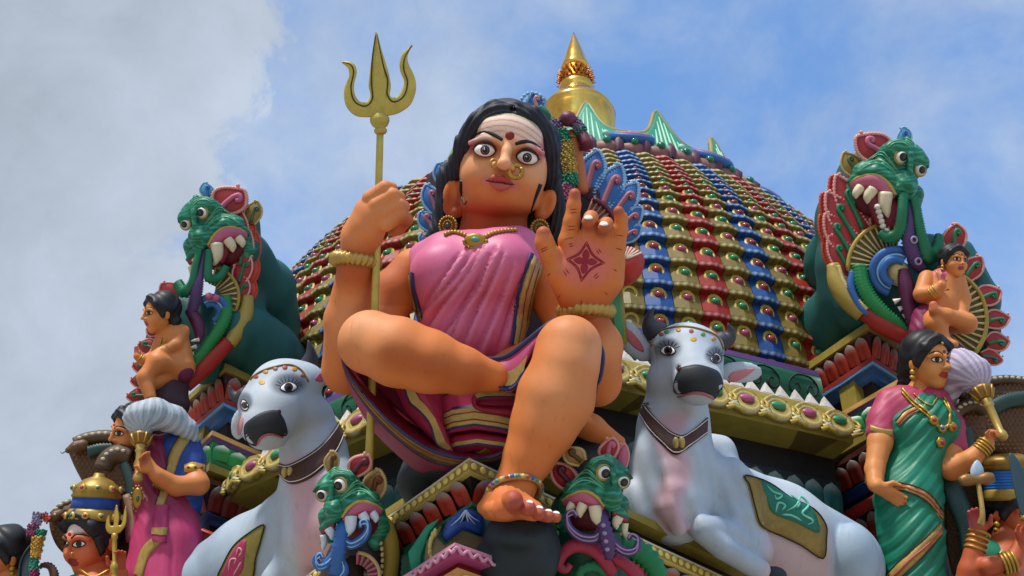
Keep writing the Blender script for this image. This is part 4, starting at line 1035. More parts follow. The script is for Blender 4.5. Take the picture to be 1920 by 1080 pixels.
    # ---- earrings
    for (cx, cy, dz, ax) in ((841, 423, 25, (-0.35, 0.05, 1)), (1011, 429, 28, (0.35, 0.0, 1))):
        c = P(cx, cy, HW + dz); s_, q, a = basis(ax)
        o = part('earring', lathe([(1, -6), (16, -6), (18, -2), (15, 3), (11, 2), (8, 4)], c, ax, 24), goldd, st)
        part('gold_beads', join(beads([c + a * 3 + 17.5 * (math.cos(t) * s_ + math.sin(t) * q) for t in np.arange(20) * math.pi / 10], 3.3),
                                beads([c + a * 4.5 + 9.5 * (math.cos(t) * s_ + math.sin(t) * q) for t in np.arange(14) * math.pi / 7], 2.2)), gold, o)
        part('stone', ball(c + a * 4, 6.0, 12), M('#3b4352', 0.2), o)
    # ---- pink sari over the chest
    v = Vol(P(735, 700, -175), P(1045, 415, 90), 4.0)
    v.el(888, 548, -62, 116, 118, 82)
    v.el(832, 515, -4, 62, 58, 46, 44).el(946, 502, -4, 62, 60, 48, 44)
    v.el(885, 640, -30, 98, 72, 78, 36)
    v.chain([(798, 486, -62, 34), (835, 476, -50, 34), (885, 482, -34, 32), (935, 470, -42, 34), (972, 464, -58, 34), (1000, 484, -70, 36)], 26)
    chest = v.mesh(2); Vc = chest[0]; u_, v_ = uv(Vc); N_ = vnorm(*chest)
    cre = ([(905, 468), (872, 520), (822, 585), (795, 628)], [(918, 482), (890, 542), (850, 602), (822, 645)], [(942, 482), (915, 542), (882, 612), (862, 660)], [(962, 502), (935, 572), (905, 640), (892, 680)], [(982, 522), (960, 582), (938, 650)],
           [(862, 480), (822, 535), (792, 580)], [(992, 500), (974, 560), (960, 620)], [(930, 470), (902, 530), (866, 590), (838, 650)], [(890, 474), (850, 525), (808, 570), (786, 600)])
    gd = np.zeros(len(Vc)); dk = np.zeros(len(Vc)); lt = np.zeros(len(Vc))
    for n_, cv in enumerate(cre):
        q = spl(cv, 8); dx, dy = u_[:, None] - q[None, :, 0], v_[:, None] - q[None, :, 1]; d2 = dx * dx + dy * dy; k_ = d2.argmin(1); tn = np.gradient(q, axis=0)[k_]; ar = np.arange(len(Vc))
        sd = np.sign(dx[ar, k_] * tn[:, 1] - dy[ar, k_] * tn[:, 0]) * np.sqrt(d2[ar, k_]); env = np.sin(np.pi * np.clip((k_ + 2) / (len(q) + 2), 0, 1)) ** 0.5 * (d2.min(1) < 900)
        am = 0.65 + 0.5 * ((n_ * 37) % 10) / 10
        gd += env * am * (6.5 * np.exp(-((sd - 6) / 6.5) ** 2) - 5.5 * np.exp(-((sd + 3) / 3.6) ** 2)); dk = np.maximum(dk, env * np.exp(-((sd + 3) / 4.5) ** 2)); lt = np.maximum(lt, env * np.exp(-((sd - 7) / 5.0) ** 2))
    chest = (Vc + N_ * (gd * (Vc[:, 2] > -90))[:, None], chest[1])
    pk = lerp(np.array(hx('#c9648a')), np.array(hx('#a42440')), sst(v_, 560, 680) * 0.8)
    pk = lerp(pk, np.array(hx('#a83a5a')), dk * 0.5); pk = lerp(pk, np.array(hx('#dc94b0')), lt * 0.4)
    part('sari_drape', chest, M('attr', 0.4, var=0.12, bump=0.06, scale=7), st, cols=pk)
    cb = bvh(chest); allb = bvh(chest, (Vb, body[1]))
    navy = M('#2a2f5a', 0.45); goldp = M('#b59a5a', 0.36, 0.25, var=0.3, scale=26); red = M('#8e1b33', 0.42)
    o = part('sari_border', dstrip(cb, [(999, 478), (987, 515), (974, 560), (968, 600), (961, 645)], [(1016, 500), (1008, 530), (997, 575), (992, 610), (984, 650)], 3), goldp, st)
    part('navy_edge', dstrip(cb, [(993, 474), (981, 512), (968, 560), (962, 600), (956, 645)], [(999, 478), (987, 515), (974, 560), (968, 600), (961, 645)], 3.4), navy, o)
    for f in (0.35, 0.72):
        A = np.array([(999, 478), (987, 515), (974, 560), (968, 600), (961, 645)]); B = np.array([(1016, 500), (1008, 530), (997, 575), (992, 610), (984, 650)])
        part('thread_line', dline(cb, A * (1 - f) + B * f, 0.9, 3.2), M('#6e2a20', 0.5), o)
    o = part('sari_border', dstrip(cb, [(764, 510), (758, 540), (762, 570), (770, 598)], [(772, 520), (772, 545), (780, 572), (785, 600)], 3), goldp, st)
    part('navy_edge', dstrip(cb, [(772, 510), (773, 540), (780, 568), (786, 596)], [(776, 512), (779, 540), (786, 566), (793, 594)], 3.4), navy, o)
    part('green_shawl', tubeP([(1025, 505, -95, 10), (1030, 545, -60, 18), (1037, 585, -50, 18), (1046, 640, -60, 14)], 10, flat=0.5), M('#0f5a48', 0.42), st)
    part('green_shawl', tubeP([(760, 520, -110, 8), (755, 560, -85, 9), (762, 600, -75, 8)], 8, flat=0.5), M('#2a6656', 0.42), st)
    # ---- necklace
    nb = bvh(chest, (Vh, head[1]), (Vb, body[1]))
    cv = resample(spl([(836, 441), (850, 437), (868, 441), (880, 447), (893, 452), (908, 447), (925, 439), (945, 435), (966, 433)], 8), 6.2)
    pts = [hit(nb, x, y, 2.5)[0] for x, y in cv]
    o = part('necklace', tube(np.array(pts), 2.6, 6), goldd, st)
    for p_ in pts: part('bead', ball(p_ + np.array([0, 0, 1.0]), 4.6, 8), gold, o)
    pc = hit(nb, 892, 455, 4)[0]
    part('pendant', join(ball(pc, (22, 15, 6), 14), beads([pc + np.array([21 * math.cos(t), -14 * math.sin(t), 4]) for t in np.linspace(0, math.pi, 11)], 3.6)), gold, o)
    part('pendant_stone', ball(pc + np.array([0, 3, 6]), (9, 5, 3), 10), M('#4f9c8c', 0.2), o)
    # ---- bangles, anklet
    def bangle(c, ax, R, r, sq, n=26): return part('bangle', ringo(c, ax, R, r * 1.2, 120, 12, sq=sq, twist=(0.16, n, 1)), M('#b3944c', 0.3, 0.45, var=0.25, scale=22), st)
    bangle(P(667, 490, 57), P(669, 470, 62) - P(665, 520, 55) + np.array([0, 0, -14.]), 36, 10, 1.0)
    bangle(P(1099, 583, 64), P(1096, 540, 72) - P(1101, 610, 54) + np.array([6, 0, -26.]), 42, 10, 1.0)
    ac_ = P(965, 921, 222); s_, q, a = basis((-0.12, 0.85, -0.75)); R = 44
    o = part('anklet', ringo(ac_, a, R, 5.5, 60, 10, twist=(0.2, 30, 2)), M('#a38e5c', 0.35, 0.35), st)
    cs = ['#3e5c9a', '#a8473c', '#c9b27a', '#4c8a7c']
    for i, cc in enumerate(cs):
        [part('stone', ball(ac_ + (R + 3) * (math.cos(t) * s_ + math.sin(t) * q), 4.6, 8), M(cc, 0.3), o) for t in (np.arange(8) * 4 + i) * 2 * math.pi / 32]
    # ---- palm paint
    hn = M('#8e1a2c', 0.5)
    D = [(1098, 454), (1108, 473), (1133, 492), (1110, 506), (1089, 527), (1083, 506), (1062, 488), (1084, 474)]
    def cc_(p, q): return spl([p, ((p[0] + q[0]) / 2 + (1098 - (p[0] + q[0]) / 2) * 0.22, (p[1] + q[1]) / 2 + (490 - (p[1] + q[1]) / 2) * 0.22), q], 6)
    tips = [(1100, 453), (1134, 493), (1090, 528), (1062, 486)]
    for sc_ in (1.0, 0.86):
        tp = [(1098 + (x - 1098) * sc_, 490 + (y - 490) * sc_) for x, y in tips]
        outl = np.concatenate([cc_(tp[i], tp[(i + 1) % 4])[:-1] for i in range(4)])
        part('palm_diamond', dline(pb, outl, 0.9 if sc_ == 1 else 1.2, 0.1, n=1, closed=True), hn, st)
    for (tx, ty) in tips:
        dx, dy = (tx - 1098) * 0.62, (ty - 490) * 0.62; nx, ny = -dy * 0.3, dx * 0.3
        part('palm_petal', dpatch(pb, [(1098, 490), (1098 + dx * 0.5 + nx, 490 + dy * 0.5 + ny), (1098 + dx, 490 + dy), (1098 + dx * 0.5 - nx, 490 + dy * 0.5 - ny)], None, 0.6, 0, 3), hn, st)
    lines = [[(1122, 466), (1128, 475)], [(1118, 468), (1124, 477)], [(1067, 463), (1076, 460)], [(1066, 459), (1074, 456)], [(1056, 508), (1063, 518)], [(1060, 504), (1068, 514)], [(1112, 521), (1122, 511)], [(1115, 524), (1124, 516)],
             [(1063, 425), (1080, 424)], [(1062, 431), (1080, 430)], [(1067, 399), (1084, 398)], [(1068, 393), (1084, 392)], [(1056, 449), (1076, 445)], [(1010, 470), (1028, 462)], [(1012, 474), (1029, 466)], [(1026, 518), (1032, 512)], [(1046, 560), (1051, 552)], [(1090, 570), (1090, 562)], [(1134, 548), (1140, 553)], [(1150, 505), (1157, 509)], [(1153, 440), (1172, 443)], [(1154, 465), (1168, 469)]]
    for l in lines: part('palm_line', dline(pb, l, 0.9, 0.1, n=3, taper=4), hn, st)
    for (x, y) in ((1103, 410), (1132, 422)):
        part('nail', dpatch(pb, [(x - 7.5, y), (x - 5, y - 4.5), (x, y - 6), (x + 5.5, y - 4.5), (x + 7.5, y), (x, y + 1.5)], None, 1.2, 0.5, 3), M('#eee6de', 0.3, var=0.04, bump=0), st)
    for (x, y) in ((993, 941), (1012, 951), (1029, 957), (1043, 961)):
        part('nail', dpatch(tb, [(x - 6, y + 1), (x - 3, y - 2.5), (x + 4, y - 1), (x + 6, y + 3), (x, y + 2)], None, 1.0, 0.4, 3), M('#eee6de', 0.3, var=0.04, bump=0), st)
    # ---- skirt: a bowl of cloth hanging below the folded leg
    rim = spl([(641, 660, 120), (653, 695, 132), (677, 730, 138), (708, 764, 140), (735, 790, 140), (765, 815, 138), (800, 836, 135), (835, 850, 132), (870, 857, 130), (910, 857, 128), (945, 846, 126), (965, 825, 124)], 5)
    edge = spl([(637, 662, 20), (648, 712, 20), (667, 755, 15), (692, 798, 10), (718, 828, 5), (750, 858, 0), (785, 886, -5), (822, 898, -8), (862, 896, -8), (905, 884, -6), (945, 868, 0), (975, 850, 5)], 5)
    inn = rim + (spl([(915 - 0, 700, 60)] * 12, 5) - rim) * 0.14; inn[:, 2] = 20
    R = []
    for t in np.linspace(0, 1, 9):
        q = edge * (1 - t) + rim * t; q[:, 2] = edge[:, 2] + (rim[:, 2] - edge[:, 2]) * math.sin(t * math.pi / 2)
        q[:, 2] += 3 * np.sin(np.arange(len(q)) * 0.5 + 2 * t); R.append([P(*x) for x in q])
    skirt = loft(R, False); part('skirt', skirt, M('#97304f', 0.42, var=0.15, scale=7), st)
    sb_ = bvh(skirt)
    part('skirt_lining', loft([[P(*x) for x in rim], [P(*x) for x in (rim + inn) / 2], [P(*x) for x in inn]], False), M('#7c0f2c', 0.5, var=0.2), st)
    def between(f): 
        q = edge[:, :2] * (1 - f) + rim[:, :2] * f; return q[1:-2:3]
    o = part('skirt_border', dstrip(sb_, between(0.985), between(0.62), 2.5, 3), M('#8d6f38', 0.36, 0.25, var=0.35, scale=22), st)
    part('navy_edge', dstrip(sb_, between(0.999), between(0.90), 3.4, 3), navy, o)
    part('navy_edge', dstrip(sb_, between(0.64), between(0.58), 3.4, 3), navy, o)
    part('thread_line', dline(sb_, between(0.84), 0.9, 3.0, n=3), M('#6e2a20', 0.5), o)
    part('thread_line', dline(sb_, between(0.70), 0.9, 3.0, n=3), M('#6e2a20', 0.5), o)
    part('skirt_inside', plate([(660, 672), (700, 740), (735, 785), (790, 826), (867, 852), (945, 842), (985, 800), (990, 700), (930, 690), (720, 700)], lambda a, b: 18 + (b - 760) * 0.15, 20), M('#8a1030', 0.5, var=0.2), st)
    # pleats inside
    pl = M('#b0325a', 0.42, var=0.15)
    part('pleat', loft([[P(738, 722, 60), P(760, 770, 70), P(800, 815, 76), P(842, 852, 78)], [P(760, 722, 92), P(786, 768, 100), P(812, 812, 106), P(846, 852, 100)], [P(795, 735, 100), P(812, 770, 106), P(832, 808, 106), P(850, 846, 98)], [P(835, 738, 60), P(838, 770, 62), P(842, 808, 62), P(852, 846, 62)]], False), pl, st)
    gz = [[(757, 727, 97), (771, 722, 99)], [(768, 755, 102), (786, 748, 103)], [(786, 771, 106), (800, 762, 106)], [(806, 796, 109), (816, 784, 109)], [(818, 832, 108), (834, 826, 108)], [(838, 846, 104), (846, 840, 104)]]
    o = part('pleat_border', loft([[P(*a) for a, b in gz], [P(*b) for a, b in gz]], False), goldp, st, smooth=False)
    part('navy_edge', tubeP([(*a[:2], a[2] + 1, 2.0) for a, b in gz], 6, 4), navy, o)
    blk = [(830, 745, 70), (845, 738, 96), (885, 732, 106), (930, 738, 108), (975, 748, 100)]
    def rowp(dv, dw=0, sh=0): return [P(a + sh, b + dv, c + dw) for a, b, c in blk]
    part('pleat', loft([rowp(0), rowp(26, 4), rowp(30, 8, 2), rowp(64, 10, 4), rowp(72, 4, 4), rowp(74, -30, 6)], False), pl, st)
    o = part('pleat_border', loft([rowp(30, 9.5, 2), rowp(63, 11.5, 4)], False), goldp, st)
    part('navy_edge', loft([rowp(26, 6, 2), rowp(31, 10.2, 2)], False), navy, o); part('navy_edge', loft([rowp(62, 12.4, 4), rowp(67, 11.5, 4)], False), navy, o)
    part('thread_line', tube(np.array(rowp(40, 12, 3)), 0.9, 6), M('#6e2a20', 0.5), o); part('thread_line', tube(np.array(rowp(54, 12.5, 3)), 0.9, 6), M('#6e2a20', 0.5), o)
    part('pleat', loft([rowp(78, -22, 6), rowp(82, 0, 8), rowp(100, 4, 10), rowp(112, -10, 12)], False), M('#98183a', 0.42, var=0.15), st)
    o = part('pleat_border', loft([rowp(91, 4.5, 9), rowp(98, 5.5, 10)], False), goldp, st)
    part('navy_edge', loft([rowp(98, 6.2, 10), rowp(102, 6, 10)], False), navy, o)
    fold = spl([(990, 742, 118), (955, 733, 130), (915, 731, 132), (890, 738, 126), (884, 752, 120), (893, 768, 122), (930, 778, 126), (985, 786, 120)], 5)
    part('fold', loft([[P(a, b, c - 40) for a, b, c in fold], [P(a, b, c) for a, b, c in fold], [P(a + 8, b + (755 - b) * 0.35, c + 4) for a, b, c in fold], [P(a + 14, b + (757 - b) * 0.8, c - 12) for a, b, c in fold]], False), M('#8a1232', 0.42, var=0.15), st)
    fb_ = fold[3:16]
    o = part('fold_border', loft([[P(a, b + 2, c + 3) for a, b, c in fb_], [P(a + 6, b + (757 - b) * 0.42 + 1, c + 7) for a, b, c in fb_]], False), goldp, st)
    part('navy_edge', tubeP([(a + 7, b + (757 - b) * 0.46 + 1, c + 7, 2) for a, b, c in fb_[::3]], 6, 3), navy, o)
    # cloth falling between the knees
    A = spl([(880, 664, 60), (905, 672, 110), (935, 672, 130), (960, 662, 140), (990, 638, 150), (1020, 613, 150), (1045, 598, 140)], 4)
    B = spl([(890, 690, 70), (918, 700, 150), (930, 722, 158), (955, 735, 160), (975, 715, 166), (990, 675, 160), (1030, 640, 130)], 4)
    mid = (A + B) / 2; mid[:, 2] += 8
    dr = loft([[P(a, b, c - 30) for a, b, c in A], [P(*x) for x in A], [P(*x) for x in mid], [P(*x) for x in B], [P(a, b + 4, c - 40) for a, b, c in B]], False)
    part('lap_drape', dr, M('#a83f66', 0.42, var=0.12), st)
    o = part('navy_edge', tubeP([(*x[:2], x[2] + 3, 4.5) for x in A[::3]], 8, 3, flat=0.6), navy, st)
    gp = (A[8:18] * 0.55 + B[8:18] * 0.45); gq = A[8:18] * 0.12 + B[8:18] * 0.88
    o = part('lap_border', loft([[P(a, b, c + 9) for a, b, c in gp], [P(a, b, c + 5) for a, b, c in gq]], False), goldp, st)
    part('navy_edge', tubeP([(a, b, c + 5, 2.6) for a, b, c in gq[::3]], 6, 3), navy, o); part('navy_edge', tubeP([(912, 672, 130, 2.5), (922, 690, 160, 3), (926, 712, 166, 3), (945, 730, 168, 3), (968, 722, 170, 3), (985, 690, 166, 2.5)], 6, 5), navy, o)
    # cloth behind the standing leg
    cl = loft([[P(1118, 640, 130), P(1128, 670, 130), P(1126, 700, 120), P(1118, 740, 100), P(1105, 790, 60)], [P(1095, 640, 80), P(1100, 670, 70), P(1096, 700, 60), P(1080, 750, 40), P(1060, 800, 20)]], False)
    part('leg_drape', cl, M('#a83f66', 0.42), st)
    part('navy_edge', tubeP([(1116, 628, 132, 3), (1129, 662, 132, 5), (1125, 705, 120, 5), (1117, 725, 108, 3)], 8), navy, st)
    # seat behind the skirt
    return st
statue()
def trident():
    t = thing('trident', 'tall pale gold three pronged trident held in the statue\'s fist', 'trident', P(690, 905, 96))
    g = M('#b8a850', 0.36, 0.15, var=0.22, scale=14); dk = M('#3c2a12', 0.5)
    def wf(v_): return 60 + (v_ - 400) * 0.07
    part('shaft', tubeP([(690, 905, wf(905), 8), (697, 740, wf(740), 7.6), (706, 480, wf(480) + 10, 7.2), (713, 240, wf(240), 6.6)], 14), g, t)
    c = P(712, 225, wf(225)); ax = P(709, 180, wf(180)) - P(714, 250, wf(250))
    part('knob', lathe([(9, -26), (12, -22), (12, -18), (9, -15), (14, -11), (18, -3), (18, 3), (13, 11), (10, 14), (12, 17), (12, 21), (8, 24)], c, ax, 24), g, t)
    out = [(705, 57), (716, 95), (727, 130), (733, 160), (731, 178), (738, 183), (750, 175), (758, 154), (752, 138), (749, 122), (753, 103), (763, 92), (775, 83), (768, 95), (764, 108), (767, 122), (775, 138), (780, 155), (779, 174), (770, 196), (752, 210), (735, 216), (710, 219), (685, 220), (666, 217), (651, 203), (645, 184), (646, 163), (653, 148), (655, 138), (651, 126), (639, 116), (654, 115), (665, 121), (669, 136), (664, 158), (665, 175), (672, 188), (682, 192), (692, 186), (694, 174), (691, 160), (694, 130), (700, 90)]
    hw = lambda a, b: wf(b) + 9 - 0.0 * a
    h = part('prong_head', plate(out, hw, 16, 4, inset=3.2, n=3), g, t)
    part('ridge', loft([[P(705, 68, hw(0, 68)), P(699, 130, hw(0, 130)), P(697, 165, hw(0, 165)), P(702, 195, hw(0, 195)), P(708, 214, hw(0, 214))], [P(706, 64, hw(0, 64) + 2), P(710, 130, hw(0, 130) + 6), P(712, 165, hw(0, 165) + 7), P(712, 195, hw(0, 195) + 5), P(711, 214, hw(0, 214) + 2)], [P(707, 68, hw(0, 68)), P(721, 130, hw(0, 130)), P(727, 165, hw(0, 165)), P(722, 195, hw(0, 195)), P(714, 214, hw(0, 214))]], False), g, h)
    part('engraved_line', tubeP([(707, 66, hw(0, 66) + 1, 1), (718, 120, hw(0, 120) + 1, 1.3), (727, 150, hw(0, 150) + 1, 1.3), (726, 176, hw(0, 176) + 1, 1.3), (738, 191, hw(0, 191) + 1, 1.3), (757, 180, hw(0, 180) + 1, 1.3), (764, 154, hw(0, 154) + 1, 1.3), (757, 130, hw(0, 130) + 1, 1.2), (759, 108, hw(0, 108) + 1, 1), (772, 86, hw(0, 86) + 1, 0.8)], 6), dk, h)
    part('engraved_line', tubeP([(704, 66, hw(0, 66) + 1, 1), (698, 110, hw(0, 110) + 1, 1.3), (696, 150, hw(0, 150) + 1, 1.3), (698, 184, hw(0, 184) + 1, 1.3), (685, 199, hw(0, 199) + 1, 1.3), (665, 190, hw(0, 190) + 1, 1.3), (658, 165, hw(0, 165) + 1, 1.3), (663, 135, hw(0, 135) + 1, 1.2), (657, 121, hw(0, 121) + 1, 1), (643, 116, hw(0, 116) + 1, 0.8)], 6), dk, h)
trident()
# ------------------------------------------------------------------ shared details for figures
def inpoly(u_, v_, poly):
    ins = np.zeros(len(u_), bool); j = len(poly) - 1
    for i in range(len(poly)):
        c_ = (poly[i][1] > v_) != (poly[j][1] > v_); c_ &= u_ < (poly[j][0] - poly[i][0]) * (v_ - poly[i][1]) / (poly[j][1] - poly[i][1] + 1e-9) + poly[i][0]; ins ^= c_; j = i
    return ins
EYEW, EYEB, EYEP = M('#e4e0da', 0.2, var=0.04, bump=0), M('#1d1614', 0.15, var=0.05, bump=0), M('#050404', 0.1, var=0.02, bump=0)
LINER = M('#120e10', 0.45); 
def eye(root, b, cx, cy, rx, ry, tilt, ri, liner=1.0, iris='#2a1d18', lid=None, gaze=(0, 0), dflt=None):
    a = math.radians(tilt)
    def E(x, y): return (cx + x * math.cos(a) - y * math.sin(a), cy + x * math.sin(a) + y * math.cos(a))
    out = [E(*q) for q in ((-rx, ry * 0.15), (-rx * 0.62, -ry * 0.62), (0, -ry), (rx * 0.62, -ry * 0.62), (rx, ry * 0.15), (rx * 0.6, ry * 0.75), (0, ry * 0.95), (-rx * 0.6, ry * 0.75))]
    g = dpatch(b, out, (cx, cy), 0.8, min(rx, ry) * 0.22, 3, dflt); o = part('eye', g, EYEW, root); eb = bvh(g)
    def disc(r, l): return dpatch(eb, [E(gaze[0] + r * math.cos(t), gaze[1] + min(r, ry * 0.97) * math.sin(t)) for t in np.arange(12) * math.pi / 6], E(*gaze), l, 0.3)
    part('iris', disc(ri, 0.4), M(iris, 0.15, var=0.05, bump=0), o); part('pupil', disc(ri * 0.5, 0.9), EYEP, o)
    if liner: part('eyeliner', dline(b, [(*q, liner) for q in out], lift=0.6, n=3, closed=True, seg=5, dflt=dflt), LINER, o)
    return o
def folds(g, freq, amp, fn, seed=0):             # cloth folds: fn(u, v) -> phase
    u_, v_ = uv(g[0]); N_ = vnorm(*g); ph = fn(u_, v_) * freq + wob(g[0], 1.7, 55, seed); am = amp * np.clip(0.55 + wob(g[0], 0.45, 50, seed + 7), 0.08, 1.2)
    return (g[0] + N_ * (am * (np.sin(ph) + 0.4 * np.sin(2.3 * ph + 1)))[:, None], g[1])
def flowers(root, name, pts, col, r=3.2, dens=1.0):   # band of small packed blossoms, pts (u, v, w, radius)
    q = resample(spl([list(P(a[0], a[1], a[2])) + [rs(a[3], a[2])] for a in pts], 6), 4.5); gs = [tube(q[:, :3], q[:, 3] * 0.86, 8)]
    for i, p in enumerate(q):
        n = max(5, int(p[3] * 0.62 * dens))
        for k in range(n):
            a = 2 * math.pi * (k + 0.5 * (i % 2)) / n + rng.normal(0, 0.12); T_ = unit(q[min(i + 1, len(q) - 1), :3] - q[max(i - 1, 0), :3]); s_, e, _ = basis(T_)
            d = math.cos(a) * s_ + math.sin(a) * e
            if d[2] > -0.35: gs.append(ball(p[:3] + d * p[3] * 0.9 + rng.normal(0, 0.5, 3), r * rng.uniform(0.75, 1.15), 5))
    return part(name, join(*gs), M(col, 0.55, var=0.5, bump=0.4, scale=30), root, kind='stuff')
def rotm(ax, ay):                                # rows: local axes from two directions
    x = unit(ax); z = unit(np.cross(x, ay)); return np.array([x, np.cross(z, x), z])
# ------------------------------------------------------------------ two lying bulls
def bull(lbl, base, fn, h=4.6):
    t = thing('bull_statue', lbl, 'bull statue', base, 'lying white bulls beside the statue')
    fn(t); return t
BULLM = M('attr', 0.5, var=0.14, bump=0.12, scale=6)
GREY, BLK, PNK, BLUG = np.array(hx('#aeb8c2')), np.array(hx('#22262a')), np.array(hx('#c98f92')), np.array(hx('#8ea4b6'))
def bull_right(t):
    v = Vol(P(1140, 1125, -620), P(1665, 590, -110), 5.0)
    v.el(1288, 655, -330, 70, 46, 58); v.chain([(1288, 665, -310, 58), (1300, 700, -262, 48), (1309, 716, -232, 42)], 20)
    v.el(1258, 712, -300, 45, 42, 52, 24); v.el(1332, 700, -300, 24, 34, 40, 20)
    v.el(1309, 715, -218, 46, 33, 26, 14); v.el(1308, 742, -228, 32, 17, 24, 10)
    v.chain([(1270, 735, -335, 56), (1263, 800, -320, 64), (1262, 870, -275, 76), (1258, 945, -235, 78)], 24)
    v.el(1342, 855, -400, 40, 42, 46, 24)
    v.chain([(1320, 935, -330, 86), (1450, 1003, -415, 98), (1565, 1062, -495, 92)], 30)
    v.el(1366, 935, -268, 56, 78, 46, 26); v.chain([(1380, 975, -250, 46), (1412, 1032, -255, 38)], 16)
    v.chain([(1412, 1035, -245, 36), (1365, 1005, -200, 31), (1318, 990, -162, 27)], 6)
    v.chain([(1318, 994, -160, 25), (1355, 1026, -160, 23), (1424, 1068, -190, 21)], 3)
    v.chain([(1195, 930, -230, 30), (1215, 965, -190, 28)], 14)
    v.el(1597, 1052, -380, 50, 72, 56, 5); v.chain([(1580, 1085, -400, 44), (1540, 1110, -370, 30)], 14)
    v.chain([(1292, 640, -275, 14), (1302, 680, -230, 12)], 14); v.el(1253, 657, -278, 22, 15, 14, 12); v.el(1342, 671, -292, 15, 14, 12, 10); v.chain([(1232, 645, -290, 8), (1252, 638, -276, 9), (1274, 645, -270, 7)], 8)
    # dewlap
    v.chain([(1276, 835, -232, 12), (1256, 880, -190, 14), (1262, 918, -165, 15), (1252, 950, -152, 16), (1272, 990, -145, 16)], 16)
    # ears
    v.el(1184, 637, -345, 52, 25, 11, 8, roll=132); v.el(1388, 698, -345, 42, 21, 11, 8, roll=0)
    v.el(1275, 693, -222, 6, 7, 8, 3, 'sub')
    g = v.mesh(2); V_ = g[0]; u_, v_ = uv(V_); N_ = vnorm(*g)
    # wrinkles on neck
    amp = sst(v_, 770, 830) * (1 - sst(v_, 960, 1010)) * (u_ < 1400)
    V_ = V_ + N_ * (amp * 1.6 * np.sin((u_ * 0.8 - v_ * 0.25) * 0.22 + wob(V_, 0.8, 60, 2)))[:, None]; g = (V_, g[1])
    C = np.tile(GREY, (len(V_), 1))
    C = lerp(C, BLUG, sst(u_, 1290, 1360) * (v_ > 830) * 0.35 * (u_ < 1440)); C = lerp(C, BLUG, sst(u_, 1545, 1575) * 0.75)
    C = lerp(C, np.array(hx('#b9a4aa')), sst(v_, 960, 1030) * sst(u_, 1420, 1450) * (1 - sst(u_, 1545, 1570)))
    q = ((u_ - (1262 + 9 * np.sin((v_ - 850) * 0.05))) / 34) ** 2
    C = lerp(C, PNK, (1 - sst(q, 0.0, 1.2)) * sst(v_, 755, 790) * (1 - sst(v_, 985, 1010)) * sst(V_[:, 2], -310, -270) * 0.7)
    for ex, ey, rx, ry in ((1253, 655, 28, 20), (1340, 668, 20, 19)):
        C = lerp(C, np.array(hx('#505b66')), (1 - sst(((u_ - ex) / rx) ** 2 + ((v_ - ey + 2) / ry) ** 2, 0.3, 1.25)) * 0.9 * (V_[:, 2] > -345))
    mz = spl([(1264, 735), (1265, 712), (1275, 692), (1290, 686), (1310, 684), (1338, 692), (1350, 702), (1355, 725), (1345, 750), (1335, 742), (1318, 735), (1298, 734), (1280, 739)], 4, True)
    li = spl([(1275, 742), (1298, 735), (1320, 737), (1336, 746), (1330, 752), (1300, 741), (1280, 745)], 4, True)
    C = np.where(((np.hypot(u_ - 1275, (v_ - 693) * 0.9) < 6) & (V_[:, 2] > -290))[:, None], np.array(hx('#4a1a1c')), C)
    part('body', (g[0], g[1]), BULLM, t, cols=C); b = bvh(g)
    part('hoof', ball(P(1452, 1080, -205), (26, 20, 22), 14), M('#26262a', 0.5), t)
    part('muzzle', dpatch(b, mz, (1309, 713), 1.2), M('#23272b', 0.5, var=0.3, scale=16), t)
    part('mouth_line', dline(b, [(1272, 745, 1.4), (1298, 737, 2.6), (1320, 739, 2.6), (1338, 748, 1.6)], lift=1.2), M('#b0565f', 0.42), t)
    eye(t, b, 1253, 657, 14, 9.5, 4, 8, 1.5); eye(t, b, 1342, 672, 10, 9.5, 8, 7.5, 1.4)
    for (ex, ey, r, sg) in ((1253, 657, 15, 1), (1342, 672, 11, 1)):
        for k in range(7):
            a = math.radians(205 + k * 22); part('lash', dline(b, [(ex + r * math.cos(a), ey + 11 * math.sin(a), 0.9), (ex + (r + 9) * math.cos(a), ey + 19 * math.sin(a), 0.5)], lift=0.3, n=2, seg=4), LINER, t)
    part('inner_ear', dpatch(b, [(1205, 660), (1185, 648), (1168, 622), (1162, 608), (1182, 620), (1200, 640), (1207, 655)], (1188, 638), 1.0, 0.5, 3), M('#c0606c', 0.45), t)
    part('inner_ear', dpatch(b, [(1362, 718), (1370, 700), (1392, 693), (1415, 691), (1400, 705), (1380, 715)], (1385, 703), 1.0, 0.5, 3), M('#c07880', 0.45), t)
    part('nostril', ball(hit(b, 1275, 693, 0)[0], (5, 6, 3), 8), M('#5a1418', 0.3), t)
    hm = M('#3a3a40', 0.4, var=0.25, scale=16)
    part('horn', tubeP([(1232, 625, -345, 24), (1220, 610, -345, 18), (1218, 594, -342, 9), (1226, 577, -338, 1.5)], 12), hm, t)
    part('horn', tubeP([(1350, 642, -345, 20), (1366, 632, -345, 15), (1370, 620, -342, 8), (1365, 606, -338, 1.5)], 12), hm, t)
    # forehead ornament
    part('forehead_dot', dpatch(b, [(1300 + 6 * math.cos(a), 636 + 4.5 * math.sin(a)) for a in np.arange(10) * math.pi / 5], (1300, 636), 0.8, 0.4), M('#c9a02c', 0.4), t)
    part('forehead_garland', dline(b, [(1222, 650, 2.2), (1228, 630, 2.2), (1250, 617, 2.2), (1285, 613, 2.2), (1320, 620, 2.2), (1345, 632, 2.2), (1356, 655, 2.2)], lift=1.2), M('#8a6a2a', 0.4, 0.3), t)
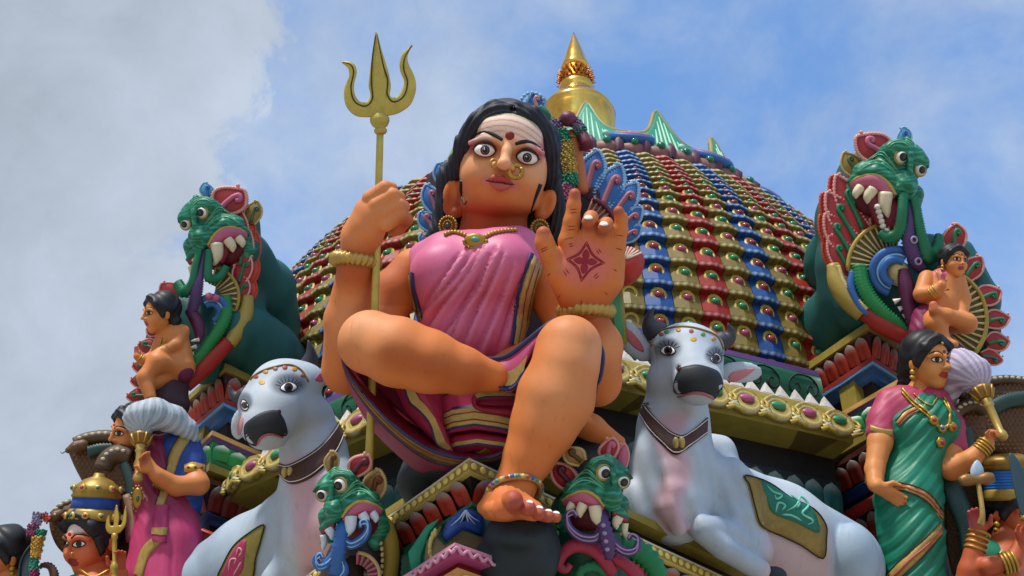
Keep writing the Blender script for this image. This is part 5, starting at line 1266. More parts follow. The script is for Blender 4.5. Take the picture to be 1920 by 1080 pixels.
    for k, (x, y) in enumerate(((1240, 627), (1250, 623), (1272, 619), (1296, 621), (1318, 627), (1338, 636))):
        part('flower', dpatch(b, [(x + 4.5 * math.cos(a), y + 3.6 * math.sin(a)) for a in np.arange(8) * math.pi / 4], (x, y), 1.2, 0.8), M(['#a8443c', '#4f8a4a', '#b8862c'][k % 3], 0.4), t)
    # collar
    lea = M('#4a2a1c', 0.45, var=0.25, scale=20)
    up_ = [(1203, 750), (1233, 787), (1263, 813), (1282, 817), (1303, 803), (1325, 783)]; lo = [(1201, 778), (1220, 810), (1247, 840), (1267, 853), (1287, 843), (1324, 815)]
    c = part('collar', dstrip(b, up_, lo, 4, 6, 3, 8), lea, t)
    st_ = M('#d8d2c8', 0.5)
    for f in (0.1, 0.9): part('stitching', dline(b, np.array(up_) * (1 - f) + np.array(lo) * f, 1.0, 4.2, 6), st_, c)
    p, n_ = hit(b, 1271, 834, 7); part('bell_clasp', join(ball(p + np.array([-6, 0, 0]), (7, 13, 5), 10), ball(p + np.array([6, 1, 0]), (7, 13, 5), 10)), M('#b09a5c', 0.35, 0.4), c)
    # saddle cloth
    out = [(1395, 892), (1404, 915), (1412, 950), (1425, 987), (1460, 1003), (1500, 1022), (1540, 1046), (1546, 1010), (1545, 985), (1523, 956), (1480, 935), (1440, 908)]
    s_ = part('saddle_cloth', dpatch(b, out, (1470, 965), 5, 0, 4), M('#8a7436', 0.4, 0.2, var=0.3, scale=22), t)
    inn = [(1420, 902), (1432, 930), (1446, 962), (1490, 980), (1530, 999), (1530, 980), (1518, 955), (1480, 936), (1445, 914)]
    part('green_panel', dpatch(b, inn, (1480, 958), 7, 0, 4), M('#12644e', 0.42), s_)
    part('dark_edge', dline(b, out, 1.4, 5.5, 4, closed=True), LINER, s_)
    lg = M('#6cc0a4', 0.42)
    for cv in ([(1432, 912), (1445, 925), (1462, 932), (1452, 938), (1448, 930)], [(1450, 962), (1455, 945), (1468, 950), (1462, 958)], [(1470, 960), (1490, 950), (1498, 935), (1512, 950), (1500, 965), (1520, 978), (1510, 985)], [(1478, 930), (1495, 945), (1490, 955)], [(1462, 966), (1480, 968), (1500, 978)]):
        part('scroll', dline(b, [(*q, 2.6) for q in cv], lift=7.5, n=4, taper=5), lg, s_)
bull('white bull statue with green saddle cloth lying right of the goddess', P(1400, 1090, -300), bull_right)
def bull_left(t):
    v = Vol(P(335, 1140, -660), P(690, 640, -190), 5.0)
    v.el(535, 728, -425, 76, 46, 60, roll=20); v.chain([(528, 735, -400, 62), (510, 775, -345, 52), (496, 800, -312, 42)], 22)
    v.el(558, 778, -398, 48, 48, 52, 22); v.el(470, 760, -390, 22, 34, 40, 18)
    v.el(496, 798, -302, 44, 32, 26, 14); v.el(504, 826, -318, 34, 16, 26, 12)
    v.chain([(576, 790, -436, 52), (588, 850, -420, 60), (600, 930, -380, 76), (606, 1000, -340, 84)], 20)
    v.chain([(575, 985, -420, 80), (480, 1055, -500, 88), (395, 1095, -560, 76)], 30)
    v.el(520, 1010, -395, 48, 78, 46, 24); v.chain([(545, 1060, -340, 34), (520, 1090, -330, 32)], 14); v.el(590, 1060, -330, 50, 40, 40, 18)
    v.el(372, 1092, -500, 44, 48, 48, 12)
    v.chain([(560, 880, -360, 12), (562, 930, -320, 16), (572, 975, -295, 18), (590, 1015, -280, 18)], 18)
    v.chain([(498, 715, -375, 16), (504, 770, -312, 13)], 16); v.el(541, 727, -372, 24, 15, 14, 12); v.el(459, 759, -382, 11, 15, 12, 10); v.chain([(516, 712, -372, 8), (541, 704, -370, 9), (566, 714, -382, 7)], 8)
    v.el(607, 707, -455, 30, 17, 10, 8, roll=25); v.el(450, 795, -400, 17, 30, 11, 10, roll=-10)
    g = v.mesh(2); V_ = g[0]; u_, v_ = uv(V_)
    C = np.tile(GREY, (len(V_), 1))
    C = lerp(C, BLUG, (1 - sst(u_, 500, 545)) * (v_ > 900) * 0.5); C = lerp(C, BLUG, (1 - sst(u_, 400, 420)) * 0.6)
    q = ((u_ - (575 + 0.12 * (v_ - 900))) / 42) ** 2
    C = lerp(C, PNK, (1 - sst(q, 0.0, 1.3)) * sst(v_, 838, 880) * sst(V_[:, 2], -420, -380) * 0.75)
    for ex, ey, rx, ry in ((540, 722, 38, 22), (459, 755, 16, 20)):
        C = lerp(C, np.array(hx('#505b66')), (1 - sst(((u_ - ex) / rx) ** 2 + ((v_ - ey + 2) / ry) ** 2, 0.3, 1.25)) * 0.9 * (V_[:, 2] > -460))
    mz = spl([(458, 800), (470, 786), (492, 773), (516, 769), (529, 780), (537, 800), (538, 815), (525, 818), (505, 812), (490, 818), (480, 836), (462, 826)], 4, True)
    li = spl([(482, 832), (490, 817), (506, 811), (528, 818), (526, 822), (506, 817), (493, 823), (488, 834)], 4, True)
    part('body', (g[0], g[1]), BULLM, t, cols=C); b = bvh(g)
    part('muzzle', dpatch(b, mz, (500, 796), 1.2), M('#23272b', 0.5, var=0.3, scale=16), t)
    part('mouth_line', dline(b, [(482, 834, 1.4), (490, 820, 2.6), (506, 814, 2.6), (530, 820, 1.6)], lift=1.4), M('#b0565f', 0.42), t)
    eye(t, b, 541, 726, 16, 9.5, -6, 8.5, 1.5); eye(t, b, 459, 760, 7, 11, -15, 6.5, 1.3)
    for (ex, ey, r) in ((541, 726, 17),):
        for k in range(9):
            a = math.radians(195 + k * 19); part('lash', dline(b, [(ex + r * math.cos(a), ey + 11 * math.sin(a), 0.9), (ex + (r + 9) * math.cos(a), ey + 20 * math.sin(a), 0.5)], lift=0.3, n=2, seg=4), LINER, t)
    part('inner_ear', dpatch(b, [(590, 712), (598, 700), (612, 694), (622, 694), (618, 708), (604, 716)], (606, 705), 1.0, 0.5, 3), M('#c0506c', 0.45), t)
    part('inner_ear', dpatch(b, [(446, 815), (444, 800), (450, 782), (457, 780), (455, 800), (452, 812)], (450, 798), 1.0, 0.5, 3), M('#c08a90', 0.45), t)
    p = hit(b, 523, 772, 0)[0]; part('nostril', ball(p, (5, 6, 3), 8), M('#3a2226', 0.3), t)
    hm = M('#3a3a40', 0.4, var=0.25, scale=16)
    part('horn', tubeP([(566, 712, -455, 26), (577, 690, -455, 21), (583, 664, -450, 11), (578, 638, -446, 1.5)], 12), hm, t)
    part('horn', tubeP([(462, 742, -440, 18), (445, 745, -445, 13), (434, 736, -445, 7), (430, 723, -443, 1.5)], 12), hm, t)
    part('forehead_dot', dpatch(b, [(491 + 6 * math.cos(a), 717 + 4.5 * math.sin(a)) for a in np.arange(10) * math.pi / 5], (491, 717), 0.8, 0.4), M('#c9a02c', 0.4), t)
    part('forehead_garland', dline(b, [(468, 712, 2.2), (490, 697, 2.2), (520, 687, 2.2), (545, 685, 2.2), (565, 695, 2.2), (578, 716, 2.2)], lift=1.2), M('#8a6a2a', 0.4, 0.3), t)
    for k, (x, y) in enumerate(((480, 706), (498, 697), (516, 691), (534, 689), (552, 692), (568, 704))):
        part('flower', dpatch(b, [(x + 5 * math.cos(a), y + 4 * math.sin(a)) for a in np.arange(8) * math.pi / 4], (x, y), 1.2, 0.8), M(['#a8443c', '#b8862c', '#8a5a3c'][k % 3], 0.4), t)
    lea = M('#4a2a1c', 0.45, var=0.25, scale=20)
    up_ = [(519, 866), (540, 872), (570, 858), (600, 836), (622, 810), (634, 790)]; lo = [(524, 890), (546, 908), (580, 898), (612, 872), (632, 845), (643, 818)]
    c = part('collar', dstrip(b, up_, lo, 4, 6, 3, 8), lea, t)
    for f in (0.1, 0.9): part('stitching', dline(b, np.array(up_) * (1 - f) + np.array(lo) * f, 1.0, 4.2, 6), M('#d8d2c8', 0.5), c)
    p, n_ = hit(b, 543, 888, 7); part('bell_clasp', join(ball(p + np.array([-6, 0, 0]), (7, 12, 5), 10), ball(p + np.array([6, 1, 0]), (7, 12, 5), 10)), M('#b09a5c', 0.35, 0.4), c)
    out = [(412, 1085), (420, 1060), (440, 1025), (470, 1000), (497, 984), (492, 1010), (482, 1045), (474, 1085), (445, 1100)]
    s_ = part('saddle_cloth', dpatch(b, out, (450, 1050), 5, 0, 4), M('#8a7f3c', 0.4, 0.2, var=0.3, scale=22), t)
    part('pink_panel', dpatch(b, [(420, 1080), (428, 1055), (446, 1026), (464, 1012), (462, 1040), (452, 1075)], (444, 1050), 7, 0, 4), M('#a8345c', 0.42), s_)
    part('dark_edge', dline(b, out, 1.4, 5.5, 4, closed=True), LINER, s_)
    for cv in ([(432, 1070), (436, 1050), (446, 1048), (442, 1058)], [(446, 1042), (452, 1028), (458, 1034), (450, 1044)], [(440, 1078), (450, 1062), (456, 1052)]):
        part('scroll', dline(b, [(*q, 2.0) for q in cv], lift=7.5, n=4, taper=5), M('#d890a0', 0.42), s_)
bull('white bull statue with brown collar lying left of the trident shaft', P(520, 1090, -330), bull_left)
# ------------------------------------------------------------------ beast-head ornaments
RED_, ORG_, GRN_, TEA_, GLD_, CRM_, BLU_, PUR_, PNK_, MAR_, WHT_ = [M(c, r, var=0.2, scale=14) for c, r in (('#9c2428', 0.38), ('#c4442c', 0.4), ('#14704a', 0.36), ('#1c6a5a', 0.38), ('#a08a3a', 0.36), ('#c4b078', 0.4), ('#2c62a4', 0.36), ('#54386a', 0.4), ('#b8607c', 0.4), ('#5a1f34', 0.4), ('#ddd6c8', 0.36))]
LGRN, LRED, LBLU, LPUR = M('#63b08c', 0.4), M('#dc9a90', 0.4), M('#8ab8dc', 0.4), M('#9a84ac', 0.4)
def leafy(root, base, tip, wid, w, body, edge, inner=None, bend=0.0, dome=7, name='feather', bead=True, th=16):
    base = np.asarray(base, float); tip = np.asarray(tip, float); ax = tip - base; L_ = np.linalg.norm(ax); ax /= L_; n_ = np.array([-ax[1], ax[0]])
    wf = w if callable(w) else (lambda u, v: w)
    def ctr(t): return base + ax * L_ * t + n_ * bend * math.sin(t * math.pi * 0.5) ** 2 * (t)
    pr = [(0.0, 0.45), (0.15, 0.72), (0.35, 0.98), (0.55, 1.0), (0.74, 0.78), (0.9, 0.4)]
    out = [ctr(t) + n_ * wid * q for t, q in pr] + [ctr(1.0)] + [ctr(t) - n_ * wid * q for t, q in pr[::-1]]
    o = part(name, ppatch(out, ctr(0.48), wf, dome, 3, th), body, root)
    q = spl(out, 6); k = wid * 0.17
    part('rim_cord', tube(PP([(a, b, wf(a, b) + 1.5) for a, b in q]), [k * (1.35 if i % 2 else 0.7) for i in range(len(q))], 6), edge, o)
    if inner:
        m = [ctr(t) for t in (0.1, 0.3, 0.5, 0.66)]; c0 = m[-1]; s_ = wid * 0.42
        m += [c0 + ax * s_ * 0.6 + n_ * s_ * 0.5, c0 + ax * s_ * 0.1 + n_ * s_ * 1.0, c0 - ax * s_ * 0.35 + n_ * s_ * 0.5]
        part('scroll', tube(PP([(a, b, wf(a, b) + dome + 1) for a, b in spl(m, 4)]), wid * 0.25, 8), inner, o)
    if bead: part('tip_bead', ball(P(*tip, wf(*tip) + 3), rs(wid * 0.2, 0), 8), edge, o)
    return o
def cord(root, name, pts, mat, ribs=0, seg=9, n=6, flat=0.7, amp=0.14):
    q = spl([list(P(a[0], a[1], a[2])) + [rs(a[3], a[2])] for a in pts], n)
    if ribs:
        q = resample(q, max(2.0, ribs / 2)); q[:, 3] *= np.where(np.arange(len(q)) % 2, 1 + amp, 1 - amp)
    return part(name, tube(q[:, :3], np.maximum(q[:, 3], 0.4), seg, flat=flat), mat, root)
def curl(c, r, a0, turns, w, r0, r1, sgn=1):     # spiral points (u, v, w, radius)
    return [(c[0] + r * (1 - 0.72 * t) * math.cos(a0 + sgn * t * turns * 2 * math.pi), c[1] + r * (1 - 0.72 * t) * math.sin(a0 + sgn * t * turns * 2 * math.pi), w, r0 + (r1 - r0) * t) for t in np.linspace(0, 1, 9)]
def ribfan(root, c, r0, r1, a0, a1, n, w, mat, rim, name='ribbed_fan'):
    o = None; wf = w if callable(w) else (lambda u, v: w)
    out = [(c[0] + r1 * math.cos(a), c[1] + r1 * math.sin(a)) for a in np.linspace(a0, a1, 14)] + [(c[0] + r0 * math.cos(a), c[1] + r0 * math.sin(a)) for a in np.linspace(a1, a0, 14)]
    o = part(name, plate(out, wf, 20, 3), M('#5a4a1c', 0.45), root)
    for a in np.linspace(a0, a1, n):
        p = [(c[0] + r * math.cos(a), c[1] + r * math.sin(a)) for r in np.linspace(r0, r1, 5)]
        part('rib', tube(PP([(x, y, wf(x, y) + 2) for x, y in p]), np.linspace(0.55, 1, 5) * abs(a1 - a0) * (r0 + r1) / 2 / n * 0.42, 6), mat, o)
    p = [(c[0] + r1 * math.cos(a), c[1] + r1 * math.sin(a)) for a in np.linspace(a0, a1, 16)]
    part('rim_cord', tube(PP([(x, y, wf(x, y) + 2) for x, y in p]), (r1 - r0) * 0.09 + 1.5, 8), rim, o)
    return o
class Local:                                     # places head features: scale, turn, mirror
    def __init__(s, u, v, w, sc_, rot, mir): s.o = (u, v, w); s.s = sc_; s.a = math.radians(rot); s.m = mir
    def __call__(s, x, y, z=0, r=None):
        x, y = x * s.s, y * s.s; c, n = math.cos(s.a), math.sin(s.a); x, y = x * c - y * n, x * n + y * c
        q = (s.o[0] + s.m * x, s.o[1] + y, s.o[2] + z * s.s)
        return q if r is None else (*q, r * s.s)
def makara_head(root, L, gum=PNK_, tusk='#d6cba8', h=2.2, es=1.0, head_cols=('#14664a', '#2f9a78')):
    s = L.s; lo = np.minimum.reduce([P(*L(x, y, z)) for x in (-110, 80) for y in (-60, 140) for z in (-70, 80)]); hi = np.maximum.reduce([P(*L(x, y, z)) for x in (-110, 80) for y in (-60, 140) for z in (-70, 80)])
    v = Vol(lo, hi, h * max(1, s))
    def el(x, y, z, a, b, c, k=8, mode='add'): q = L(x, y, z); v.el(*q, a * s, b * s, c * s, k * s, mode, roll=-math.degrees(L.a) * L.m)
    def ch(pts, k=6): v.chain([L(*p) for p in pts], k * s)
    el(2, 2, -6, 42, 30, 40, 0); el(-6, -8, 20, 25, 20, 20); el(32, 6, 14, 18, 17, 18)
    el(-34, 34, 2, 42, 24, 34, 14); el(12, 46, 28, 24, 26, 28, 12)
    ch([(-76, 52, 2, 7), (-60, 36, 18, 8), (-36, 28, 28, 9), (-12, 38, 36, 9), (4, 58, 42, 8)], 5)
    el(16, 44, 50, 13, 10, 11, 5); el(6, 51, 52, 7, 6, 6, 3); el(26, 54, 48, 7, 6, 6, 3)
    ch([(14, 66, 40, 8), (30, 74, 30, 8), (42, 84, 18, 6)], 4)
    ch([(-66, 58, -22, 18), (-72, 90, -24, 17), (-60, 120, -26, 14)], 8); ch([(30, 60, -10, 18), (28, 100, -26, 14)], 10)
    ch([(8, -30, 10, 6), (16, -4, 34, 6), (20, 24, 44, 5)], 4)
    for a in range(5): el(-58 + a * 11, 24 - a * 2 + (a - 2) ** 2, 24 + a, 4.5, 7, 4, 3)
    el(-30, 62, 26, 34, 13, 30, 4, 'sub')
    g = v.mesh(1); u_, v_ = uv(g[0]); N_ = vnorm(*g)
    a = np.array(hx(head_cols[0])); b_ = np.array(hx(head_cols[1])); q = np.sin(wob(g[0], 3.0, 16 * s, 3) + g[0][:, 1] * 0.5 / s)
    C = lerp(a, b_, sst(q, 0.25, 0.95) * 0.75)
    hd = part('head', g, M('attr', 0.32, var=0.15, bump=0.08, scale=14), root, cols=C)
    hbv = bvh(g)
    for k in range(5):
        q = [L(x, y)[:2] for x, y in ((-72 + 3 * k, 40 - 5 * k), (-50 + 2 * k, 20 - 4.5 * k), (-30, 16 - 5 * k), (-12 - k, 24 - 4 * k), (2, 34 - 2 * k))]
        if k != 2: part('scale_line', dline(hbv, [(*p, 1.5 * s) for p in q], lift=0.4, n=4, seg=5, taper=4), LGRN, hd)
    for k in range(4):
        q = [L(22 * math.cos(a) * (1.0 + 0.16 * k) - 2, -4 - 20 * math.sin(a) * (1 + 0.16 * k))[:2] for a in np.linspace(0.5, 2.7, 6)]
        part('scale_line', dline(hbv, [(*p, 1.4 * s) for p in q], lift=0.4, n=3, seg=5, taper=4), LGRN, hd)
    for (x, y, z, r) in ((0, 0, 33, 15.5), (35, 17, 25, 14)):
        c = P(*L(x, y, z - (1 - es) * 16)); rr = r * es * s * (F - c[2]) / F
        e = part('eye', ball(c, rr, 16), EYEW, root)
        ax = unit(np.array([0.28 * L.m, -0.12, 1.0]))
        s_, q_, a_ = basis(ax)
        def disc(f): 
            d = math.sqrt(max(0, 1 - f * f)); return loft([[c + rr * 1.02 * (a_ * math.sqrt(1 - (f * k) ** 2) + f * k * (math.cos(t) * s_ + math.sin(t) * q_)) for t in np.arange(16) * math.pi / 8] for k in (1.0, 0.7, 0.4, 0.03)], True, (False, True))
        part('iris', disc(0.62), EYEB, e)
        g2 = disc(0.3); part('pupil', (g2[0] + a_ * 0.7, g2[1]), M('#3a3236', 0.12, var=0, bump=0), e)
        part('eye_ring', ringo(c + a_ * rr * 0.25, a_, rr * 1.03, rr * 0.17, 30, 8), M('#9a8a44', 0.4), e)
        part('brow_ridge', tube(np.array([c + a_ * rr * 0.1 + rr * 1.34 * (math.cos(t) * np.array([L.m * 1.0, 0, 0]) + math.sin(t) * np.array([0, 1.0, 0.1])) for t in np.linspace(0.25, 2.8, 12)]), rr * 0.26, 8), M('#12543c', 0.36), e)
    # lips, gums, mouth
    cord(root, 'lip_edge', [L(-78, 55, 6, 3), L(-60, 42, 26, 3.5), L(-36, 36, 36, 3.5), L(-14, 46, 44, 3.5), L(2, 64, 48, 3)], M('#b59a4a', 0.4))
    cord(root, 'gum', [L(-74, 60, 4, 7), L(-56, 50, 22, 12), L(-34, 47, 31, 14), L(-14, 58, 36, 12), L(-2, 71, 38, 6)], gum); cord(root, 'gum_fold', [L(-72, 66, 4, 4), L(-55, 60, 26, 5), L(-34, 58, 36, 5), L(-14, 67, 40, 5), L(-4, 76, 40, 3)], M('#9c2c48', 0.4))
    part('mouth', ball(P(*L(-30, 76, -6)), rs(1, L.o[2]) * np.array([40, 36, 22]) * s, 16), M('#5a0f1c', 0.4), root)
    cord(root, 'gum', [L(18, 76, 38, 5), L(30, 84, 30, 7), L(42, 92, 18, 5)], M('#8e2436', 0.4))
    tm = M(tusk, 0.28, var=0.12, scale=18)
    for b0, t0, r in (((-58, 60, 22), (-64, 80, 28), 9), ((-38, 60, 32), (-44, 86, 38), 10.5), ((-16, 64, 38), (-6, 104, 48), 13), ((28, 84, 32), (24, 108, 38), 10), ((40, 96, 22), (44, 128, 26), 7)):
        m = [(b0[i] + t0[i]) / 2 for i in range(3)]; m[0] -= 3
        part('tusk', tubeP([L(*b0, r), L(*m, r * 0.85), L(*[m[i] * 0.4 + t0[i] * 0.6 for i in range(3)], r * 0.5), L(*t0, 0.6)], 10, 4), tm, root)
    return hd
def makara_low_right():
    t = thing('beast_ornament', 'small green beast head with purple tongue scrolls right of the statue\'s foot', 'ornament', P(1110, 1085, 180))
    L = Local(1132, 885, 190, 1.0, 0, 1); makara_head(t, L, PNK_, es=0.92)
    leafy(t, (1092, 868), (1064, 838), 17, 180, M('#a8844c', 0.4), CRM_, M('#5a3a1c', 0.4), -8, name='ear'); leafy(t, (1140, 862), (1138, 822), 17, 175, RED_, LRED, PNK_, 10, name='ear'); leafy(t, (1166, 882), (1164, 832), 12, 165, PNK_, LRED, None, 6, name='ear')
    leafy(t, (1078, 918), (1038, 866), 20, 170, RED_, LRED, MAR_, -4, name='ear')
    # tongue with scrolls
    cord(t, 'tongue', [(1122, 950, 215, 12), (1132, 985, 238, 13), (1140, 1018, 245, 15), (1142, 1048, 240, 8)], PUR_, 10)
    for sg, cx, cy in ((-1, 1076, 975), (1, 1184, 1018)):
        pts = [(1130, 985, 236, 8), (1118, 1008, 236, 9), (1090, 1008, 232, 9), (1068, 990, 228, 8), (1063, 968, 226, 6), (1074, 960, 226, 5), (1082, 969, 226, 4)] if sg < 0 else [(1136, 990, 236, 8), (1150, 1018, 236, 9), (1172, 1034, 230, 9), (1192, 1030, 226, 8), (1196, 1012, 224, 6), (1185, 1004, 224, 5), (1178, 1012, 224, 4)]
        o = cord(t, 'tongue_scroll', pts, PUR_, 0)
        cord(o, 'pale_line', [(a, b - 3, c + 7, 1.6) for a, b, c, r in pts], LPUR); cord(o, 'pale_line', [(a, b + 4, c + 5, 1.4) for a, b, c, r in pts[:-1]], LPUR)
    for k in range(4): part('tongue_bead', ball(P(1131 + k * 2.5, 985 + k * 15, 254), (4.5, 4, 4), 8), LPUR, t)
    cord(t, 'red_scroll', [(1150, 1075, 205, 12), (1120, 1035, 212, 14), (1085, 1022, 212, 14), (1058, 1035, 208, 12), (1048, 1058, 206, 10), (1060, 1068, 208, 8), (1070, 1058, 210, 6)], M('#9c2a48', 0.36), 0)
    cord(t, 'red_scroll', [(1150, 1045, 205, 10), (1175, 1060, 205, 12), (1200, 1085, 200, 12)], M('#9c2a48', 0.36), 0)
    for pts in ([(1150, 1085, 190, 14), (1120, 1062, 200, 12), (1092, 1068, 204, 9), (1084, 1085, 200, 8)],): cord(t, 'green_scroll', pts, GRN_, 10)
    cord(t, 'green_mane', [(1062, 955, 150, 16), (1040, 985, 150, 20), (1026, 1025, 150, 20), (1024, 1075, 150, 20), (1030, 1110, 150, 18)], M('#147a34', 0.36), 14); cord(t, 'green_mane', [(1160, 1020, 130, 20), (1200, 1035, 130, 22), (1225, 1060, 130, 20), (1240, 1095, 130, 18)], M('#147a4a', 0.36), 14)
    for k in range(7): part('mane_fleck', ball(P(1048 - k * 3 + (k > 3) * k, 985 + k * 15, 172), (4, 6, 4), 6), M('#5ab06a', 0.4), t)
    v = Vol(P(1010, 1130, 20), P(1250, 930, 215), 5); v.chain([(1090, 970, 130, 60), (1110, 1060, 130, 70), (1120, 1110, 120, 80)], 10); part('body', v.mesh(1), M('#0f4a34', 0.4), t)
makara_low_right()
def makara_low_left():
    t = thing('beast_ornament', 'small green beast head with blue tongue scrolls under the trident shaft', 'ornament', P(660, 1085, 120))
    L = Local(638, 908, 130, 0.96, 4, -1); makara_head(t, L, PNK_, tusk='#c8d4de', es=0.92)
    leafy(t, (622, 884), (620, 846), 13, 118, M('#9a7a4c', 0.4), CRM_, M('#5a3a1c', 0.4), 4, name='ear'); leafy(t, (662, 890), (684, 850), 18, 122, RED_, LRED, MAR_, 8, name='ear'); leafy(t, (696, 940), (706, 880), 20, 100, M('#9a7440', 0.4), CRM_, M('#6a3a1c', 0.4), 4, name='ear')
    cord(t, 'tongue', [(648, 970, 150, 12), (640, 1000, 176, 13), (635, 1035, 186, 14), (630, 1075, 180, 14)], BLU_, 10)
    for pts in ([(640, 1010, 176, 9), (658, 1022, 178, 9), (680, 1010, 172, 9), (690, 992, 168, 7), (686, 978, 168, 6), (676, 980, 168, 5), (676, 990, 170, 4)], [(636, 1030, 180, 9), (615, 1056, 180, 10), (598, 1062, 178, 9), (592, 1048, 176, 7), (600, 1040, 178, 5), (606, 1048, 178, 4)], [(636, 1045, 182, 9), (645, 1070, 182, 10), (636, 1085, 180, 8)]):
        o = cord(t, 'tongue_scroll', pts, BLU_, 0); cord(o, 'pale_line', [(a, b - 3, c + 7, 1.5) for a, b, c, r in pts], LBLU); cord(o, 'pale_line', [(a, b + 4, c + 5, 1.3) for a, b, c, r in pts[:-1]], LBLU)
    cord(t, 'gold_mane', [(706, 968, 92, 14), (724, 995, 88, 18), (732, 1035, 86, 18), (728, 1085, 86, 18), (730, 1110, 86, 16)], M('#9a8430', 0.36), 0, flat=0.9)
    for k in range(9): part('mane_tooth', ball(P(708 + 9 * math.sin(k * 0.28), 985 + k * 11, 112), (4, 5, 6), 6), CRM_, t)
    ribfan(t, (668, 1080), 22, 44, -1.5, 0.15, 7, 120, PNK_, CRM_, 'pink_fan')
    v = Vol(P(580, 1130, -20), P(745, 930, 120), 5); v.chain([(680, 985, 66, 40), (670, 1060, 66, 60), (660, 1110, 56, 70)], 10); v.chain([(700, 1010, 20, 40), (720, 1080, 10, 50)], 10); part('body', v.mesh(1), M('#3a2a2c', 0.45), t)
makara_low_left()
def makara_up_right():
    wf = lambda u, v: -940 + (v - 600) * 0.38
    t = thing('beast_ornament', 'large open mouthed green beast ornament with red mane on the right cornice', 'ornament', P(1640, 620, -950))
    L = Local(1688, 294, wf(0, 330) + 40, 1.12, 8, 1); makara_head(t, L, PNK_, h=2.6, es=0.74)
    leafy(t, (1668, 300), (1614, 248), 29, lambda u, v: wf(u, v) + 24, RED_, LRED, PNK_, -12, name='ear', th=34); leafy(t, (1700, 276), (1688, 240), 14, lambda u, v: wf(u, v) + 10, M('#4a8ab0', 0.4), LBLU, BLU_, 6, name='crest'); leafy(t, (1608, 330), (1586, 284), 18, lambda u, v: wf(u, v), M('#8a7434', 0.4), CRM_, M('#4a5a3c', 0.4), -4, name='ear')
    for b_, tp, wd in (((1642, 420), (1614, 318), 22), ((1622, 440), (1574, 326), 22), ((1610, 460), (1556, 358), 22), ((1600, 485), (1553, 398), 20), ((1598, 520), (1560, 440), 18)):
        leafy(t, b_, tp, wd * 1.15, lambda u, v: wf(u, v) + 12, RED_, LRED, GRN_, -6, name='mane_feather'); leafy(t, (b_[0] - 6, b_[1] + 4), (tp[0] - 9, tp[1] + 2), wd * 1.25, lambda u, v: wf(u, v) - 8, ORG_, ORG_, None, -6, name='mane_lobe', bead=False, th=70)
    # hanging green bands, purple between
    cord(t, 'green_band', [(1694, 362, wf(0, 362) + 84, 9), (1692, 400, wf(0, 400) + 90, 10), (1686, 435, wf(0, 435) + 84, 11), (1668, 446, wf(0, 446) + 70, 12), (1650, 436, wf(0, 436) + 60, 9)], GRN_, 7); cord(t, 'green_band', [(1714, 372, wf(0, 372) + 80, 9), (1722, 410, wf(0, 410) + 86, 9), (1728, 445, wf(0, 445) + 84, 11), (1740, 480, wf(0, 480) + 76, 14), (1755, 470, wf(0, 470) + 60, 12), (1762, 440, wf(0, 440) + 50, 8)], GRN_, 7)
    cord(t, 'purple_tongue', [(1706, 372, wf(0, 372) + 70, 5), (1706, 415, wf(0, 415) + 80, 9), (1704, 450, wf(0, 450) + 80, 14), (1716, 485, wf(0, 485) + 70, 15), (1728, 505, wf(0, 505) + 56, 10)], PUR_, 8)
    part('tongue_eye', ringo(P(1714, 450, wf(0, 450) + 96), (0.2, 0, 1), 8, 3, 16, 6), LPUR, t); part('tongue_eye', ringo(P(1722, 490, wf(0, 490) + 86), (0.2, 0, 1), 8, 3, 16, 6), LPUR, t)
    part('inner_mouth', ball(P(1668, 400, wf(0, 400) + 30), rs(1, -1000) * np.array([22, 34, 16]), 14), M('#a03a56', 0.4), t)
    cord(t, 'mouth_side', [(1632, 350, wf(0, 350) + 50, 12), (1640, 385, wf(0, 385) + 56, 13), (1652, 420, wf(0, 420) + 60, 9)], M('#7a1a28', 0.4), 8)
    for k in range(6): part('tooth', ball(P(1645 + k * 2.6 + (k > 4) * 4, 388 + k * 9, wf(0, 400) + 74), rs(6, -1000), 8), WHT_, t)
    ribfan(t, (1672, 500), 34, 82, 3.05, 4.95, 13, lambda u, v: wf(u, v) + 30, CRM_, GLD_)
    for r_, c_ in ((44, BLU_), (33, LBLU), (25, BLU_)): cord(t, 'blue_swirl', [(1680 + r_ * math.cos(a), 510 + r_ * 0.95 * math.sin(a), wf(0, 510) + 46 + (44 - r_) * 0.6, 8 if c_ is BLU_ else 4) for a in np.linspace(5.3, 1.9, 9)], c_)
    part('cream_core', ball(P(1684, 512, wf(0, 512) + 40), rs(1, -950) * np.array([20, 26, 14]), 12), CRM_, t)
    cord(t, 'green_serpent', [(1612, 498, wf(0, 498) + 40, 14), (1616, 530, wf(0, 530) + 46, 15), (1632, 562, wf(0, 562) + 50, 15), (1660, 590, wf(0, 590) + 52, 13), (1690, 612, wf(0, 612) + 50, 10), (1708, 632, wf(0, 632) + 50, 6)], M('#1d8040', 0.36), 9)
    cord(t, 'blue_serpent', [(1600, 510, wf(0, 510) + 40, 8), (1596, 540, wf(0, 540) + 44, 8), (1612, 575, wf(0, 575) + 46, 7), (1628, 590, wf(0, 590) + 46, 5)], BLU_, 7)
    cord(t, 'gold_belly', [(1562, 496, wf(0, 496) + 10, 12), (1570, 530, wf(0, 530) + 16, 18), (1590, 562, wf(0, 562) + 24, 19), (1618, 590, wf(0, 590) + 30, 16)], GLD_, 0, flat=0.9); cord(t, 'rope_edge', [(1572, 498, wf(0, 496) + 30, 4), (1582, 528, wf(0, 530) + 36, 4), (1602, 556, wf(0, 562) + 44, 4), (1626, 580, wf(0, 590) + 48, 4)], CRM_, 6)
    cord(t, 'red_belly', [(1622, 584, wf(0, 586) + 28, 17), (1650, 606, wf(0, 606) + 36, 18), (1682, 624, wf(0, 624) + 40, 17), (1706, 640, wf(0, 640) + 44, 13)], M('#a3261c', 0.38), 0, flat=0.9)
